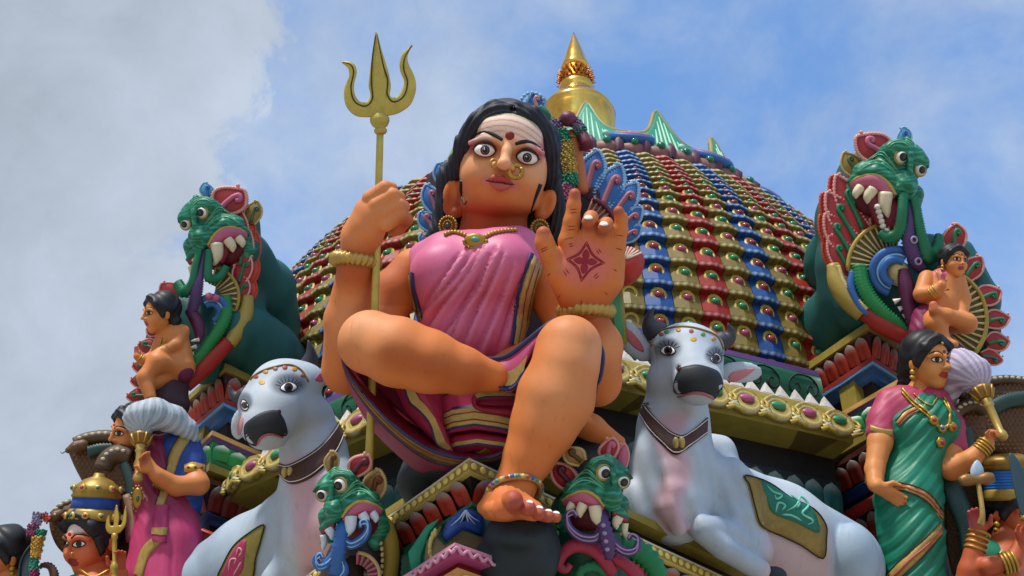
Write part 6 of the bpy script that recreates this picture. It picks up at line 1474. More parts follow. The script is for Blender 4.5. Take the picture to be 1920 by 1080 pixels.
    cord(t, 'purple_feather', [(1694, 505, wf(0, 505) + 60, 10), (1700, 540, wf(0, 540) + 66, 15), (1706, 580, wf(0, 580) + 66, 13), (1712, 618, wf(0, 618) + 60, 8)], M('#5c2048', 0.4), 7); 
    for k in range(4): part('tooth', tubeP([(1676 + k * 9, 566 + k * 14, wf(0, 580) + 56, 6), (1690 + k * 7, 560 + k * 14, wf(0, 580) + 60, 1)], 8), WHT_, t)
    # fan and flames on the far side of the seated figure
    ribfan(t, (1752, 600), 44, 98, -1.15, 0.75, 15, lambda u, v: wf(u, v) + 20, CRM_, GLD_)
    leafy(t, (1790, 470), (1786, 420), 22, lambda u, v: wf(u, v) + 10, RED_, LRED, GRN_, 6, name='flame'); 
    for b_, tp, wd in (((1808, 525), (1832, 478), 20), ((1832, 565), (1872, 538), 20), ((1846, 605), (1890, 588), 18), ((1848, 645), (1890, 632), 18), ((1838, 668), (1880, 668), 14)):
        leafy(t, b_, tp, wd, lambda u, v: wf(u, v) + 4, RED_, LRED, GRN_, 8, name='flame')
    # body reaching back to the dome
    v = Vol(P(1440, 760, -1600), P(1880, 235, -880), 9)
    v.chain([(1690, 310, wf(0, 330) - 50, 36), (1625, 335, wf(0, 330) - 110, 46), (1590, 420, wf(0, 420) - 125, 50), (1596, 500, wf(0, 500) - 120, 56), (1620, 570, wf(0, 570) - 90, 52)], 30)
    v.chain([(1580, 400, -1180, 40), (1566, 490, -1290, 46), (1560, 580, -1400, 54)], 40); v.chain([(1595, 560, -1090, 52), (1568, 610, -1220, 62), (1556, 650, -1360, 66)], 40)
    v.chain([(1740, 480, wf(0, 500) - 60, 36), (1785, 560, wf(0, 560) - 66, 40), (1780, 640, wf(0, 640) - 56, 38)], 20); v.chain([(1660, 540, wf(0, 540) - 70, 56), (1740, 600, wf(0, 600) - 60, 50)], 20); v.chain([(1800, 470, wf(0, 470) - 60, 22), (1845, 560, wf(0, 560) - 50, 22), (1850, 650, wf(0, 650) - 40, 22)], 20)
    g = v.mesh(1); ph = g[0][:, 0] * 0.6 + g[0][:, 2] * 0.5; N_ = vnorm(*g); g = (g[0] + N_ * (9 * np.abs(np.sin(ph * 0.03)) ** 0.7)[:, None], g[1]); part('teal_body', g, M('#1d5a56', 0.5, var=0.3, scale=4), t)
makara_up_right()
def makara_up_left():
    wf = lambda u, v: -1020 + (v - 660) * 0.38
    t = thing('beast_ornament', 'large open mouthed green beast ornament with red mane on the left cornice', 'ornament', P(410, 690, -1040))
    L = Local(380, 398, wf(0, 430) + 40, 0.98, 10, -1); makara_head(t, L, PNK_, h=2.6, es=0.74)
    leafy(t, (410, 396), (446, 348), 30, lambda u, v: wf(u, v) + 24, RED_, LRED, PNK_, 14, name='ear', th=34); leafy(t, (390, 372), (388, 342), 13, lambda u, v: wf(u, v) + 10, M('#4a8ab0', 0.4), LBLU, BLU_, -4, name='crest'); leafy(t, (470, 420), (478, 376), 16, lambda u, v: wf(u, v), M('#8a7434', 0.4), CRM_, M('#4a5a3c', 0.4), 4, name='ear')
    for b_, tp, wd in (((446, 470), (446, 395), 15), ((448, 505), (462, 430), 15), ((446, 535), (462, 475), 14), ((444, 565), (458, 520), 13)): (leafy(t, b_, tp, wd * 1.2, lambda u, v: wf(u, v) + 14, RED_, LRED, GRN_, 4, name='mane_feather'), leafy(t, (b_[0] + 10, b_[1] + 4), (tp[0] + 14, tp[1] + 4), wd * 1.3, lambda u, v: wf(u, v) - 8, ORG_, ORG_, None, 4, name='mane_lobe', bead=False, th=60))
    cord(t, 'green_band', [(374, 466, wf(0, 466) + 74, 6), (366, 500, wf(0, 500) + 78, 7), (360, 530, wf(0, 530) + 74, 8), (346, 548, wf(0, 548) + 64, 11), (332, 530, wf(0, 530) + 50, 10)], GRN_, 6); cord(t, 'green_band', [(392, 468, wf(0, 468) + 70, 7), (390, 500, wf(0, 500) + 76, 8), (392, 522, wf(0, 522) + 74, 9), (410, 520, wf(0, 520) + 60, 8), (424, 500, wf(0, 500) + 50, 7)], GRN_, 6)
    cord(t, 'purple_tongue', [(382, 470, wf(0, 470) + 62, 4), (376, 510, wf(0, 510) + 72, 7), (370, 540, wf(0, 540) + 72, 11), (364, 570, wf(0, 570) + 64, 12), (356, 590, wf(0, 590) + 56, 8)], PUR_, 7)
    for k in range(2): part('pink_bud', ball(P(392 + k * 13, 556 + k * 3, wf(0, 556) + 66), rs(8, -1000), 8), M('#b85a78', 0.4), t)
    part('inner_mouth', ball(P(402, 480, wf(0, 480) + 26), rs(1, -1000) * np.array([16, 28, 14]), 12), M('#a03a56', 0.4), t)
    cord(t, 'mouth_side', [(430, 436, wf(0, 436) + 44, 9), (424, 465, wf(0, 465) + 50, 10), (412, 492, wf(0, 492) + 52, 7)], M('#7a1a28', 0.4), 7)
    for k in range(5): part('tooth', ball(P(412 - k * 2.5, 462 + k * 8, wf(0, 470) + 62), rs(4.5, -1000), 8), WHT_, t)
    ribfan(t, (392, 556), 22, 56, -1.35, 0.5, 10, lambda u, v: wf(u, v) + 30, CRM_, GLD_)
    for r_, c_ in ((30, BLU_), (22, LBLU), (16, BLU_)): cord(t, 'blue_swirl', [(396 + r_ * math.cos(a), 586 + r_ * math.sin(a), wf(0, 586) + 46, 6 if c_ is BLU_ else 3) for a in np.linspace(-2.2, 1.3, 9)], c_)
    cord(t, 'green_serpent', [(422, 556, wf(0, 556) + 40, 11), (424, 590, wf(0, 590) + 46, 12), (410, 620, wf(0, 620) + 50, 12), (388, 650, wf(0, 650) + 52, 11), (366, 680, wf(0, 680) + 52, 9), (350, 705, wf(0, 705) + 52, 5)], M('#1d8040', 0.36), 8)
    cord(t, 'gold_belly', [(464, 556, wf(0, 556) + 6, 12), (460, 590, wf(0, 590) + 12, 15), (446, 620, wf(0, 620) + 20, 15), (430, 645, wf(0, 645) + 26, 13)], GLD_, 0, flat=0.9)
    cord(t, 'red_belly', [(428, 640, wf(0, 640) + 26, 15), (402, 668, wf(0, 668) + 34, 17), (374, 698, wf(0, 698) + 40, 16), (348, 726, wf(0, 726) + 46, 12)], M('#a3261c', 0.38), 0, flat=0.9)
    cord(t, 'purple_feather', [(352, 580, wf(0, 580) + 56, 8), (368, 600, wf(0, 600) + 60, 12), (374, 625, wf(0, 625) + 60, 10), (370, 645, wf(0, 645) + 56, 5)], M('#5c2048', 0.4), 6)
    for k in range(4): part('tooth', tubeP([(374 - k * 5, 636 + k * 14, wf(0, 650) + 56, 5), (358 - k * 4, 640 + k * 13, wf(0, 650) + 60, 0.8)], 8), WHT_, t)
    leafy(t, (330, 560), (308, 528), 18, lambda u, v: wf(u, v) + 10, RED_, LRED, None, -6, name='flame')
    for b_, tp, wd in (((300, 620), (278, 610), 16), ((292, 655), (262, 640), 15), ((286, 690), (250, 680), 14), ((280, 715), (246, 708), 13), ((276, 742), (238, 738), 13)): leafy(t, b_, tp, wd, lambda u, v: wf(u, v) + 4, RED_, LRED, GRN_, -6, name='flame')
    v = Vol(P(250, 780, -1560), P(625, 335, -960), 9)
    v.chain([(395, 400, wf(0, 430) - 50, 30), (440, 425, wf(0, 420) - 100, 38), (452, 500, wf(0, 500) - 110, 40), (446, 580, wf(0, 580) - 100, 40), (420, 640, wf(0, 640) - 80, 38)], 26)
    v.chain([(462, 480, -1140, 40), (494, 540, -1260, 50), (508, 610, -1360, 54)], 30); v.chain([(450, 620, -1080, 50), (490, 660, -1180, 60), (510, 690, -1300, 66)], 30); v.chain([(345, 580, wf(0, 580) - 70, 26), (310, 640, wf(0, 640) - 64, 28), (315, 710, wf(0, 710) - 54, 30)], 16); v.chain([(375, 600, wf(0, 600) - 70, 36), (380, 680, wf(0, 680) - 60, 36)], 16)
    g = v.mesh(1); ph = g[0][:, 0] * 0.6 - g[0][:, 2] * 0.5; N_ = vnorm(*g); g = (g[0] + N_ * (9 * np.abs(np.sin(ph * 0.03)) ** 0.7)[:, None], g[1]); part('teal_body', g, M('#1d5a56', 0.5, var=0.3, scale=4), t)
makara_up_left()
# ------------------------------------------------------------------ feathered ornament behind the statue's head
def torana():
    t = thing('feather_arch', 'blue feathered arch ornament with pink scrolls behind the goddess\'s head', 'ornament', P(1000, 720, -360))
    wf = lambda u, v: -330 + (v - 400) * 0.35
    part('arch_back', plate([(800, 330), (835, 300), (880, 300), (1060, 270), (1110, 290), (1170, 330), (1192, 400), (1190, 500), (1150, 545), (1120, 730), (800, 730), (795, 440)], lambda u, v: wf(u, v) - 44, 60, 6), M('#2b2228', 0.5), t)
    for b_, tp, wd in (((1100, 362), (1115, 281), 25), ((1128, 390), (1157, 307), 25), ((1148, 408), (1189, 340), 23), ((1160, 430), (1199, 386), 18), ((1160, 452), (1198, 420), 16), ((818, 400), (805, 345), 18), ((815, 432), (793, 395), 17), ((815, 456), (790, 438), 14), ((835, 350), (828, 305), 16)):
        d = 6 if b_[0] > 1000 else -6
        leafy(t, b_, tp, wd, wf, M('#2a64a8', 0.38, var=0.2, scale=14), LBLU, M('#9a5a68', 0.4), d, dome=8)
    leafy(t, (1010, 210), (998, 176), 18, lambda u, v: wf(u, v) - 10, BLU_, LBLU, M('#b07a80', 0.4), 2)
    for k in range(9): a = math.pi + k * math.pi / 8; part('bead', ball(P(998 + 21 * math.cos(a), 192 + 18 * math.sin(a), wf(0, 190) - 8), 4.5, 8), LBLU, t)
    for k, c in enumerate((TEA_, GLD_, TEA_)): cord(t, 'collar_band', [(1012 + 9 * k, 200 + 9 * k, wf(0, 210), 6), (1026 + 8 * k, 214 + 9 * k, wf(0, 215) + 6, 6), (1034 + 6 * k, 236 + 7 * k, wf(0, 230), 6)], c, 6)
    ribfan(t, (1085, 442), 22, 74, -1.2, 0.35, 12, lambda u, v: wf(u, v) + 8, M('#b06a68', 0.42), M('#5a1f30', 0.42), 'striped_fan')
    part('dark_fan', plate([(1085, 345), (1120, 350), (1140, 380), (1120, 385), (1090, 368)], lambda u, v: wf(u, v) + 6, 12, 3), M('#3a1a28', 0.42), t)
    # red cushion with cream rays
    g = ball(P(1176, 500, wf(0, 500)), rs(1, -300) * np.array([30, 40, 44]), 18, np.array([[0.86, -0.5, 0], [0.5, 0.86, 0], [0, 0, 1]])); o = part('red_lotus', g, M('#b03026', 0.4), t); b = bvh(g)
    for k in range(9): part('ray', dline(b, [(1166 + k * 1.2, 486, 1.6), (1166 + (k - 2) * 6, 462 + abs(k - 4) * 3, 2.2)], lift=1, n=3), M('#d8c0a8', 0.45), o)
    # olive framed green panel beside the wrist
    part('panel_frame', plate([(1138, 540), (1166, 532), (1178, 640), (1150, 655)], -300, 40, 6), OLIVE, t); part('panel', plate([(1146, 556), (1162, 550), (1170, 630), (1154, 640)], -292, 10, 2), M('#3f8a5c', 0.42), t)
    return t
torana()
def garland():
    t = thing('garland', 'thick flower garland of purple, green and yellow bands beside the goddess\'s hair', 'garland', P(1066, 400, -290))
    w = lambda v: -300 + (v - 300) * 0.35
    for c, pts in (('#6a5a78', [(1043, 228, 12), (1044, 248, 13)]), ('#1f7a5c', [(1050, 246, 14), (1058, 268, 14)]), ('#b89a48', [(1060, 268, 14), (1066, 300, 15), (1070, 328, 13)]), ('#2a8a6a', [(1069, 328, 14), (1071, 348, 14)]), ('#a0506e', [(1066, 350, 13), (1060, 378, 14), (1056, 400, 12)]), ('#7a6a88', [(1076, 226, 11), (1088, 244, 12)]), ('#2a7a68', [(1086, 244, 12), (1092, 250, 12)])):
        flowers(t, 'flower_band', [(a, b, w(b), r) for a, b, r in pts], c)
    part('purple_bud', lathe([(5, 0), (16, 6), (20, 16), (14, 28), (4, 32)], P(1064, 236, w(236) + 6), np.array([0.05, 1, -0.3]), 14, ripple=(0.1, 6)), M('#6a3048', 0.42), t)
    part('maroon_bell', lathe([(8, 0), (13, 6), (14, 24), (18, 36), (10, 40)], P(1090, 248, w(248)), np.array([0.35, -0.9, 0.3]), 14), M('#6a2438', 0.42), t)
    a = thing('raised_arm', 'slender orange arm raised behind the flower garland', 'statue', P(1085, 360, -330)); part('arm', tubeP([(1090, 360, w(360) - 20, 14), (1082, 300, w(300) - 20, 13), (1072, 245, w(245) - 16, 9)], 12), M('#b86a3c', 0.44), a)
    bg = part('bangle', ringo(P(1073, 258, w(258) - 16), (0.1, 1, -0.2), 12, 3, 20, 8), GLD_, a)
garland()
# ------------------------------------------------------------------ smaller painted figures
def frame(yaw, pitch=0, roll=0):                 # head axes: yaw turns to the viewer's right, pitch tips the face down
    y, p, r = [math.radians(a) for a in (yaw, pitch, roll)]
    ez = np.array([math.sin(y) * math.cos(p), -math.sin(p), math.cos(y) * math.cos(p)]); up = np.array([math.sin(r), math.cos(r), 0])
    ex = unit(np.cross(up, ez)); return np.array([ex, np.cross(ez, ex), ez])
def head(root, u, v, w, size, yaw, pitch=0, roll=0, skin='#cf7f45', lips='#9a3034', hair='#15151b', style='back', bindi='#7c1510', brow=1.0, eyecol='#241a16', ash=False, ear_gold=True):
    R = frame(yaw, pitch, roll); c = P(u, v, w); s = size * (F - w) / F
    def X(x, y, z): return c + s * (x * R[0] + y * R[1] + z * R[2])
    vol = Vol(c - s * 0.95, c + s * 0.95, max(1.6, s / 42))
    def el(x, y, z, a, b, d, k=0.08, mode='add'): vol.ell(X(x, y, z), np.array([a, b, d]) * s, k * s, mode, R)
    def ch(pts, k=0.05, mode='add'):
        for a, b in zip(pts[:-1], pts[1:]): vol.cap(X(*a[:3]), X(*b[:3]), a[3] * s, b[3] * s, k * s, mode)
    el(0, 0.12, -0.08, 0.36, 0.38, 0.42); el(0, -0.10, 0.08, 0.30, 0.36, 0.31); el(0, -0.40, 0.22, 0.11, 0.08, 0.09, 0.14)
    el(-0.16, -0.14, 0.24, 0.12, 0.13, 0.12, 0.1); el(0.16, -0.14, 0.24, 0.12, 0.13, 0.12, 0.1)
    ch([(-0.26, 0.09, 0.26, 0.03), (-0.14, 0.12, 0.35, 0.035), (-0.04, 0.09, 0.38, 0.03)]); ch([(0.26, 0.09, 0.26, 0.03), (0.14, 0.12, 0.35, 0.035), (0.04, 0.09, 0.38, 0.03)])
    el(-0.15, 0.02, 0.40, 0.10, 0.06, 0.06, 0.05, 'sub'); el(0.15, 0.02, 0.40, 0.10, 0.06, 0.06, 0.05, 'sub')
    ch([(0, 0.10, 0.37, 0.032), (0, -0.02, 0.42, 0.036), (0, -0.10, 0.47, 0.046)], 0.03); el(-0.06, -0.115, 0.40, 0.04, 0.035, 0.05, 0.03); el(0.06, -0.115, 0.40, 0.04, 0.035, 0.05, 0.03)
    el(0, -0.24, 0.29, 0.13, 0.08, 0.08, 0.05)
    ch([(-0.105, -0.225, 0.325, 0.012), (-0.04, -0.208, 0.368, 0.022), (0, -0.217, 0.372, 0.02), (0.04, -0.208, 0.368, 0.022), (0.105, -0.225, 0.325, 0.012)], 0.015); ch([(-0.075, -0.255, 0.33, 0.014), (0, -0.272, 0.358, 0.03), (0.075, -0.255, 0.33, 0.014)], 0.015)
    el(-0.36, -0.04, -0.04, 0.045, 0.12, 0.07, 0.03); el(0.36, -0.04, -0.04, 0.045, 0.12, 0.07, 0.03)
    ch([(0, -0.30, -0.06, 0.19), (0, -0.62, -0.10, 0.19)], 0.08)
    g = vol.mesh(1); q = (g[0] - c) @ R.T / s; sk = np.array(hx(skin))
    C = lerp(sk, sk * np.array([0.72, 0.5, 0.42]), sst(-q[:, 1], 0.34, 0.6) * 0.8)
    C = lerp(C, sk * np.array([0.8, 0.5, 0.45]), (1 - sst(np.hypot((np.abs(q[:, 0]) - 0.15) / 0.16, (q[:, 1] - 0.03) / 0.09), 0.6, 1.3)) * (q[:, 2] > 0.2) * 0.6)
    if ash: C = lerp(C, np.array(hx('#d8d0ca')), sst(q[:, 1], 0.17, 0.2) * (1 - sst(q[:, 1], 0.36, 0.4)) * (q[:, 2] > 0.1) * 0.85)
    lipm = (np.abs(q[:, 0]) < 0.118 - np.abs(q[:, 1] + 0.24) * 0.6) & (np.abs(q[:, 1] + 0.24) < 0.058) & (q[:, 2] > 0.27)
    C = np.where(lipm[:, None], np.array(hx(lips)), C)
    b = bvh(g)
    def px(x, y, z): p = X(x, y, z)[None]; a, d = uv(p); return (float(a[0]), float(d[0]))
    def vis(x): return R[2][2] * math.cos(0.5 * x) + R[0][2] * math.sin(2.6 * x) > 0.12
    for sx in (-1, 1):
        if sx * yaw > 44: continue                        # far side turned away
        cx, cy = px(0.15 * sx, 0.03, 0.355); rx = max(0.25, abs(R[2][2] * math.cos(0.45) - sx * 0.0)) * 0.095 * size
        foreshort = abs(math.cos(math.radians(yaw) + 0.42 * sx)); rx = 0.1 * size * max(0.35, foreshort)
        tilt = math.degrees(math.atan2(px(0.25 * sx, 0.03, 0.3)[1] - px(0.05 * sx, 0.03, 0.38)[1], (px(0.25 * sx, 0.03, 0.3)[0] - px(0.05 * sx, 0.03, 0.38)[0]) or 1e-3)); tilt = tilt if abs(tilt) < 60 else 0
        eye(root, b, cx, cy, rx, 0.052 * size, tilt - 3 * sx, 0.046 * size, max(0.8, 0.012 * size), eyecol)
        br = [px(0.05 * sx, 0.115, 0.4), px(0.14 * sx, 0.165, 0.37), px(0.22 * sx, 0.155, 0.32), px(0.28 * sx, 0.11, 0.25)]
        rr = 0.018 * size * brow; part('eyebrow', dline(b, [(*p, rr * f) for p, f in zip(br, (1.0, 1.2, 0.9, 0.3))], lift=0.3, n=3, seg=6), LINER, root)
    if bindi:
        p = px(0, 0.17, 0.38); r = 0.026 * size; part('forehead_mark', dpatch(b, [(p[0] + r * math.cos(a), p[1] + r * 1.1 * math.sin(a)) for a in np.arange(8) * math.pi / 4], p, 0.6, 0.4), M(bindi, 0.4), root)
    if hair:
        hv = Vol(c - s * 1.05, c + s * 1.05, max(1.8, s / 34))
        def hel(x, y, z, a, b_, d, k=0.08, mode='add'): hv.ell(X(x, y, z), np.array([a, b_, d]) * s, k * s, mode, R)
        hel(0, 0.16, -0.12, 0.415, 0.42, 0.44)
        for sx in (-1, 1): hv.cap(X(0.02 * sx, 0.42, 0.22), X(0.28 * sx, 0.26, 0.2), 0.1 * s, 0.09 * s, 0.06 * s); hv.cap(X(0.28 * sx, 0.26, 0.2), X(0.345 * sx, -0.02, 0.06), 0.09 * s, 0.06 * s, 0.06 * s); hv.cap(X(0.345 * sx, -0.02, 0.06), X(0.335 * sx, -0.14, 0.08), 0.05 * s, 0.02 * s, 0.04 * s)
        hel(0, -0.06, 0.40, 0.27, 0.34, 0.28, 0.05, 'sub')
        if style == 'back': hv.cap(X(0, -0.1, -0.42), X(0, -0.5, -0.5), 0.26 * s, 0.2 * s, 0.1 * s); hv.cap(X(0, -0.5, -0.5), X(0, -0.66, -0.55), 0.2 * s, 0.1 * s, 0.08 * s)
        if style == 'curl': hv.cap(X(-0.2, -0.2, -0.3), X(-0.24, -0.45, -0.3), 0.16 * s, 0.08 * s, 0.08 * s); hv.cap(X(0.2, -0.2, -0.3), X(0.24, -0.45, -0.3), 0.16 * s, 0.08 * s, 0.08 * s)
        hg = hv.mesh(1); N_ = vnorm(*hg); hq = (hg[0] - c) @ R.T / s
        hg = (hg[0] + N_ * (0.012 * s * np.sin(np.hypot(hq[:, 0] * 1.1, hq[:, 1] - 0.0) * 60 + wob(hg[0], 1.0, s * 0.4, 2)))[:, None], hg[1])
        part('hair', hg, M(hair, 0.42, var=0.3, scale=16), root)
    if ear_gold:
        for sx in (-1, 1):
            if sx * yaw > 20: continue
            part('earring', join(ball(X(0.37 * sx, -0.19, -0.02), 0.055 * s, 10), ball(X(0.37 * sx, -0.28, -0.02), np.array([0.06, 0.045, 0.06]) * s, 10)), M('#b8943c', 0.3, 0.5), root)
    return (g[0], g[1], C), X
def hand(vol, wrist, pd, td, size, curl=0.0, spread=0.12, rw=0.17):
    """palm from the wrist along pd; thumb towards td; curl bends fingers towards their palm side"""
    s = size; wr = P(*wrist); pd = unit(np.array([pd[0], -pd[1], pd[2]])); td = unit(np.array([td[0], -td[1], td[2]])); td = unit(td - pd * (td @ pd)); nn = np.cross(pd, td)
    if nn[2] < 0: nn = -nn
    k = 0.05 * s
    for j, (o, l) in enumerate(((0.30, 0.46), (0.10, 0.52), (-0.10, 0.48), (-0.29, 0.38))):
        b = wr + pd * 0.5 * s + td * o * 0.5 * s; vol.cap(wr, b, rw * s, 0.10 * s, 0.12 * s)
        d = unit(pd + td * o * spread * 3); d2 = unit(d * math.cos(curl) + nn * math.sin(curl)); d3 = unit(d * math.cos(curl * 2) + nn * math.sin(curl * 2))
        m = b + d2 * l * 0.5 * s; vol.cap(b, m, 0.085 * s, 0.075 * s, k * 0.6); vol.cap(m, m + d3 * l * 0.5 * s, 0.075 * s, 0.055 * s, k * 0.6)
    a = wr + pd * 0.18 * s + td * 0.12 * s; b = a + unit(td + pd * 0.7) * 0.3 * s; vol.cap(wr, a, rw * s, 0.12 * s, k); vol.cap(a, b, 0.12 * s, 0.085 * s, k); vol.cap(b, b + unit(pd + td * 0.25 + nn * curl * 0.4) * 0.26 * s, 0.085 * s, 0.06 * s, k)
FIGM = M('attr', 0.44, var=0.1, bump=0.06, scale=8)
def skinc(g, skin, tips=None):
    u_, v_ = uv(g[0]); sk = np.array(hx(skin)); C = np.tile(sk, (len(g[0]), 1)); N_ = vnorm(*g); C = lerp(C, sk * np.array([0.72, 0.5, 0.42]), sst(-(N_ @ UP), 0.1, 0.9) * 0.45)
    for (x, y, r, c) in tips or []: C = lerp(C, np.array(hx(c)), (1 - sst(np.hypot(u_ - x, v_ - y), r * 0.5, r)) * 0.8)
    return (g[0], g[1], C)
GOLD = M('#b08c3a', 0.3, 0.5, var=0.25, scale=22); GOLDP = M('#a88a48', 0.36, 0.2, var=0.3, scale=24)
def bangles(root, a, b, r, n, w=3.0):            # rings between two points on an arm
    a, b = P(*a), P(*b)
    for i in range(n): part('bangle', ringo(a + (b - a) * i / max(1, n - 1), b - a, r, w, 26, 8), GOLD, root)
def whisk(label, handle, tuft, cols, base, group, hc=None):
    t = thing('whisk', label, 'whisk', base, group)
    a, b = P(*handle[0]), P(*handle[1]); L_ = np.linalg.norm(b - a); ax = (b - a) / L_; r = handle[2]
    part('handle', lathe([(r * 0.8, -r * 1.6), (r * 1.2, -r), (r * 1.1, 0), (r * 0.75, r * 0.6), (r * 0.9, L_ * 0.3), (r * 1.0, L_ * 0.62), (r * 1.3, L_ * 0.66), (r * 1.0, L_ * 0.72), (r * 1.35, L_ * 0.78), (r * 1.0, L_ * 0.82)], a, ax, 18), M('#b0924a', 0.32, 0.4), t)
    c = part('cup', lathe([(r * 1.0, L_ * 0.80), (r * 1.6, L_ * 0.84), (r * 2.5, L_ * 1.0), (r * 2.7, L_ * 1.06), (r * 2.2, L_ * 1.07)], a, ax, 18), M('#8a6430', 0.34, 0.35), t)
    s_, q, _ = basis(ax)
    for k in range(8): th = k * math.pi / 4; part('cup_petal', tube(np.array([a + ax * L_ * f + r * rr * (math.cos(th) * s_ + math.sin(th) * q) for f, rr in ((0.82, 1.5), (0.92, 2.15), (1.04, 2.75))]), r * 0.28, 6), GOLD, c)
    v = Vol(np.minimum.reduce([P(*x[:3]) for x in tuft]) - 90, np.maximum.reduce([P(*x[:3]) for x in tuft]) + 90, 3.4)
    v.chain(tuft, 14); g = v.mesh(1); u_, v_ = uv(g[0]); N_ = vnorm(*g)
    cc = np.array([tuft[0][0], tuft[0][1]]); ang = np.arctan2(v_ - cc[1], u_ - cc[0]); rad = np.hypot(u_ - cc[0], v_ - cc[1])
    ph = ang * 22 + rad * 0.09 + wob(g[0], 9.0, 52, 4); g = (g[0] + N_ * ((0.7 + wob(g[0], 0.5, 25, 7)) * np.sin(ph) + 0.8 * np.sin(2.7 * ph + wob(g[0], 2, 20, 8)))[:, None], g[1])
    C = lerp(np.array(hx(cols[0])), np.array(hx(cols[1])), sst(np.sin(ph), -0.9, 0.9) * 0.55 + 0.2); part('hair_tuft', g, M('attr', 0.55, var=0.15, scale=10), t, cols=C); return t
def green_attendant():
    t = thing('attendant_statue', 'woman attendant statue in green sari with gold necklace holding a whisk', 'statue', P(1710, 1090, -540), 'attendant statues')
    wv = lambda v_: -600 + (v_ - 900) * 0.5
    hs, X = head(t, 1741, 678, wv(690) + 20, 104, 27, -4, 2, skin='#d08a48')
    sk = '#c97f42'
    v = Vol(P(1615, 970, wv(960) - 110), P(1900, 715, wv(800) + 190), 3.4)
    v.chain([(1655, 790, wv(790) + 10, 25), (1650, 830, wv(830) + 30, 23), (1640, 880, wv(880) + 50, 18), (1641, 908, wv(905) + 74, 15)], 8)
    hand(v, (1645, 912, wv(912) + 84), (0.86, 0.5, 0.12), (0.6, -0.9, 0.3), 70, 0.2)
    v.chain([(1785, 815, wv(815) - 10, 24), (1784, 878, wv(878) + 40, 22), (1820, 862, wv(862) + 70, 18), (1850, 832, wv(832) + 84, 14)], 8)
    hand(v, (1853, 828, wv(828) + 86), (0.35, -0.9, 0.2), (-0.8, -0.2, 0.5), 50, 1.15)
    v.chain([(1722, 728, wv(728), 22), (1718, 760, wv(760), 34)], 10)
    arms = skinc(v.mesh(1), sk, [(1705, 950, 16, '#9a4a34'), (1866, 800, 14, '#a8543c')])
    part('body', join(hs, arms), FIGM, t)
    # blouse
    v = Vol(P(1615, 900, wv(820) - 130), P(1830, 715, wv(820) + 130), 3.6)
    v.chain([(1668, 755, wv(755), 27), (1656, 790, wv(790) + 12, 29), (1652, 812, wv(812) + 22, 28)], 12); v.chain([(1690, 752, wv(752), 30), (1750, 756, wv(756), 30), (1780, 800, wv(800), 27), (1790, 838, wv(838) + 14, 24)], 14); v.chain([(1700, 770, wv(770), 40), (1715, 820, wv(820), 46)], 16)
    bl = folds(v.mesh(1), 0.35, 0.7, lambda a, b: a * 0.8 + b, 3); part('blouse', bl, M('#a83a5a', 0.42, var=0.15, scale=8), t); bb = bvh(bl)
    part('sleeve_band', dstrip(bb, [(1633, 797), (1652, 803), (1673, 806)], [(1633, 809), (1652, 815), (1672, 818)], 2, 5), GOLDP, t); part('sleeve_band', dstrip(bb, [(1779, 838), (1790, 842), (1800, 843)], [(1779, 848), (1790, 852), (1800, 853)], 2, 5), GOLDP, t)
    # sari
    v = Vol(P(1620, 1140, wv(950) - 150), P(1815, 735, wv(950) + 200), 4.0)
    v.el(1740, 800, wv(800) + 24, 44, 38, 42, 10); v.el(1700, 806, wv(806) + 28, 36, 38, 42, 20); v.el(1772, 806, wv(806) + 24, 28, 36, 34, 20)
    v.chain([(1735, 790, wv(790), 54), (1722, 860, wv(860) + 6, 46), (1706, 930, wv(930) + 10, 58)], 24); v.chain([(1704, 940, wv(940) + 10, 60), (1710, 1010, wv(1010) + 20, 56), (1716, 1110, wv(1110) + 20, 58)], 24); v.chain([(1690, 900, wv(900), 46), (1690, 980, wv(980) + 20, 44)], 20)
    sg = v.mesh(2); sg = folds(sg, 0.19, 2.2, lambda a, b: b + 0.9 * a + (a - 1700) ** 2 * 0.004, 5); u_, v_ = uv(sg[0])
    part('sari', sg, M('#0f7256', 0.38, var=0.15, scale=6), t); sb = bvh(sg)
    for A, B in (([(1668, 905), (1700, 908), (1740, 925), (1768, 962)], [(1668, 916), (1700, 922), (1736, 940), (1766, 976)]), ([(1664, 1078), (1690, 1050), (1728, 1015), (1763, 980)], [(1672, 1100), (1702, 1072), (1738, 1036), (1766, 1004)]), ([(1680, 790), (1696, 772), (1720, 760)], [(1688, 800), (1704, 784), (1726, 770)])):
        o = part('sari_border', dstrip(sb, A, B, 3, 6), GOLDP, t); part('dark_edge', dline(sb, A, 1.3, 3.5), M('#3a1a14', 0.5), o); part('dark_edge', dline(sb, B, 1.3, 3.5), M('#3a1a14', 0.5), o); part('thread_line', dline(sb, (np.array(A) + np.array(B)) / 2, 2.6, 3.0), M('#a8443c', 0.42), o)
    nb = bvh(sg, bl, arms[:2], hs[:2])
    for dy, rr in ((0, 3.4), (7, 2.8)):
        cv = resample(spl([(1690, 728 + dy), (1712, 752 + dy), (1738, 772 + dy), (1762, 800 + dy * 0.4), (1778, 795 + dy * 0.4), (1779, 766 + dy), (1768, 745 + dy)], 6), 5.5); part('necklace', tube(np.array([hit(nb, x, y, 3)[0] for x, y in cv]), np.where(np.arange(len(cv)) % 2, rr * 1.2, rr * 0.7), 7), GOLD, t)
    cv = resample(spl([(1712, 738), (1728, 752), (1745, 760), (1757, 746)], 6), 4.5); part('necklace', tube(np.array([hit(nb, x, y, 2.5)[0] for x, y in cv]), np.where(np.arange(len(cv)) % 2, 2.4, 1.3), 7), GOLD, t)
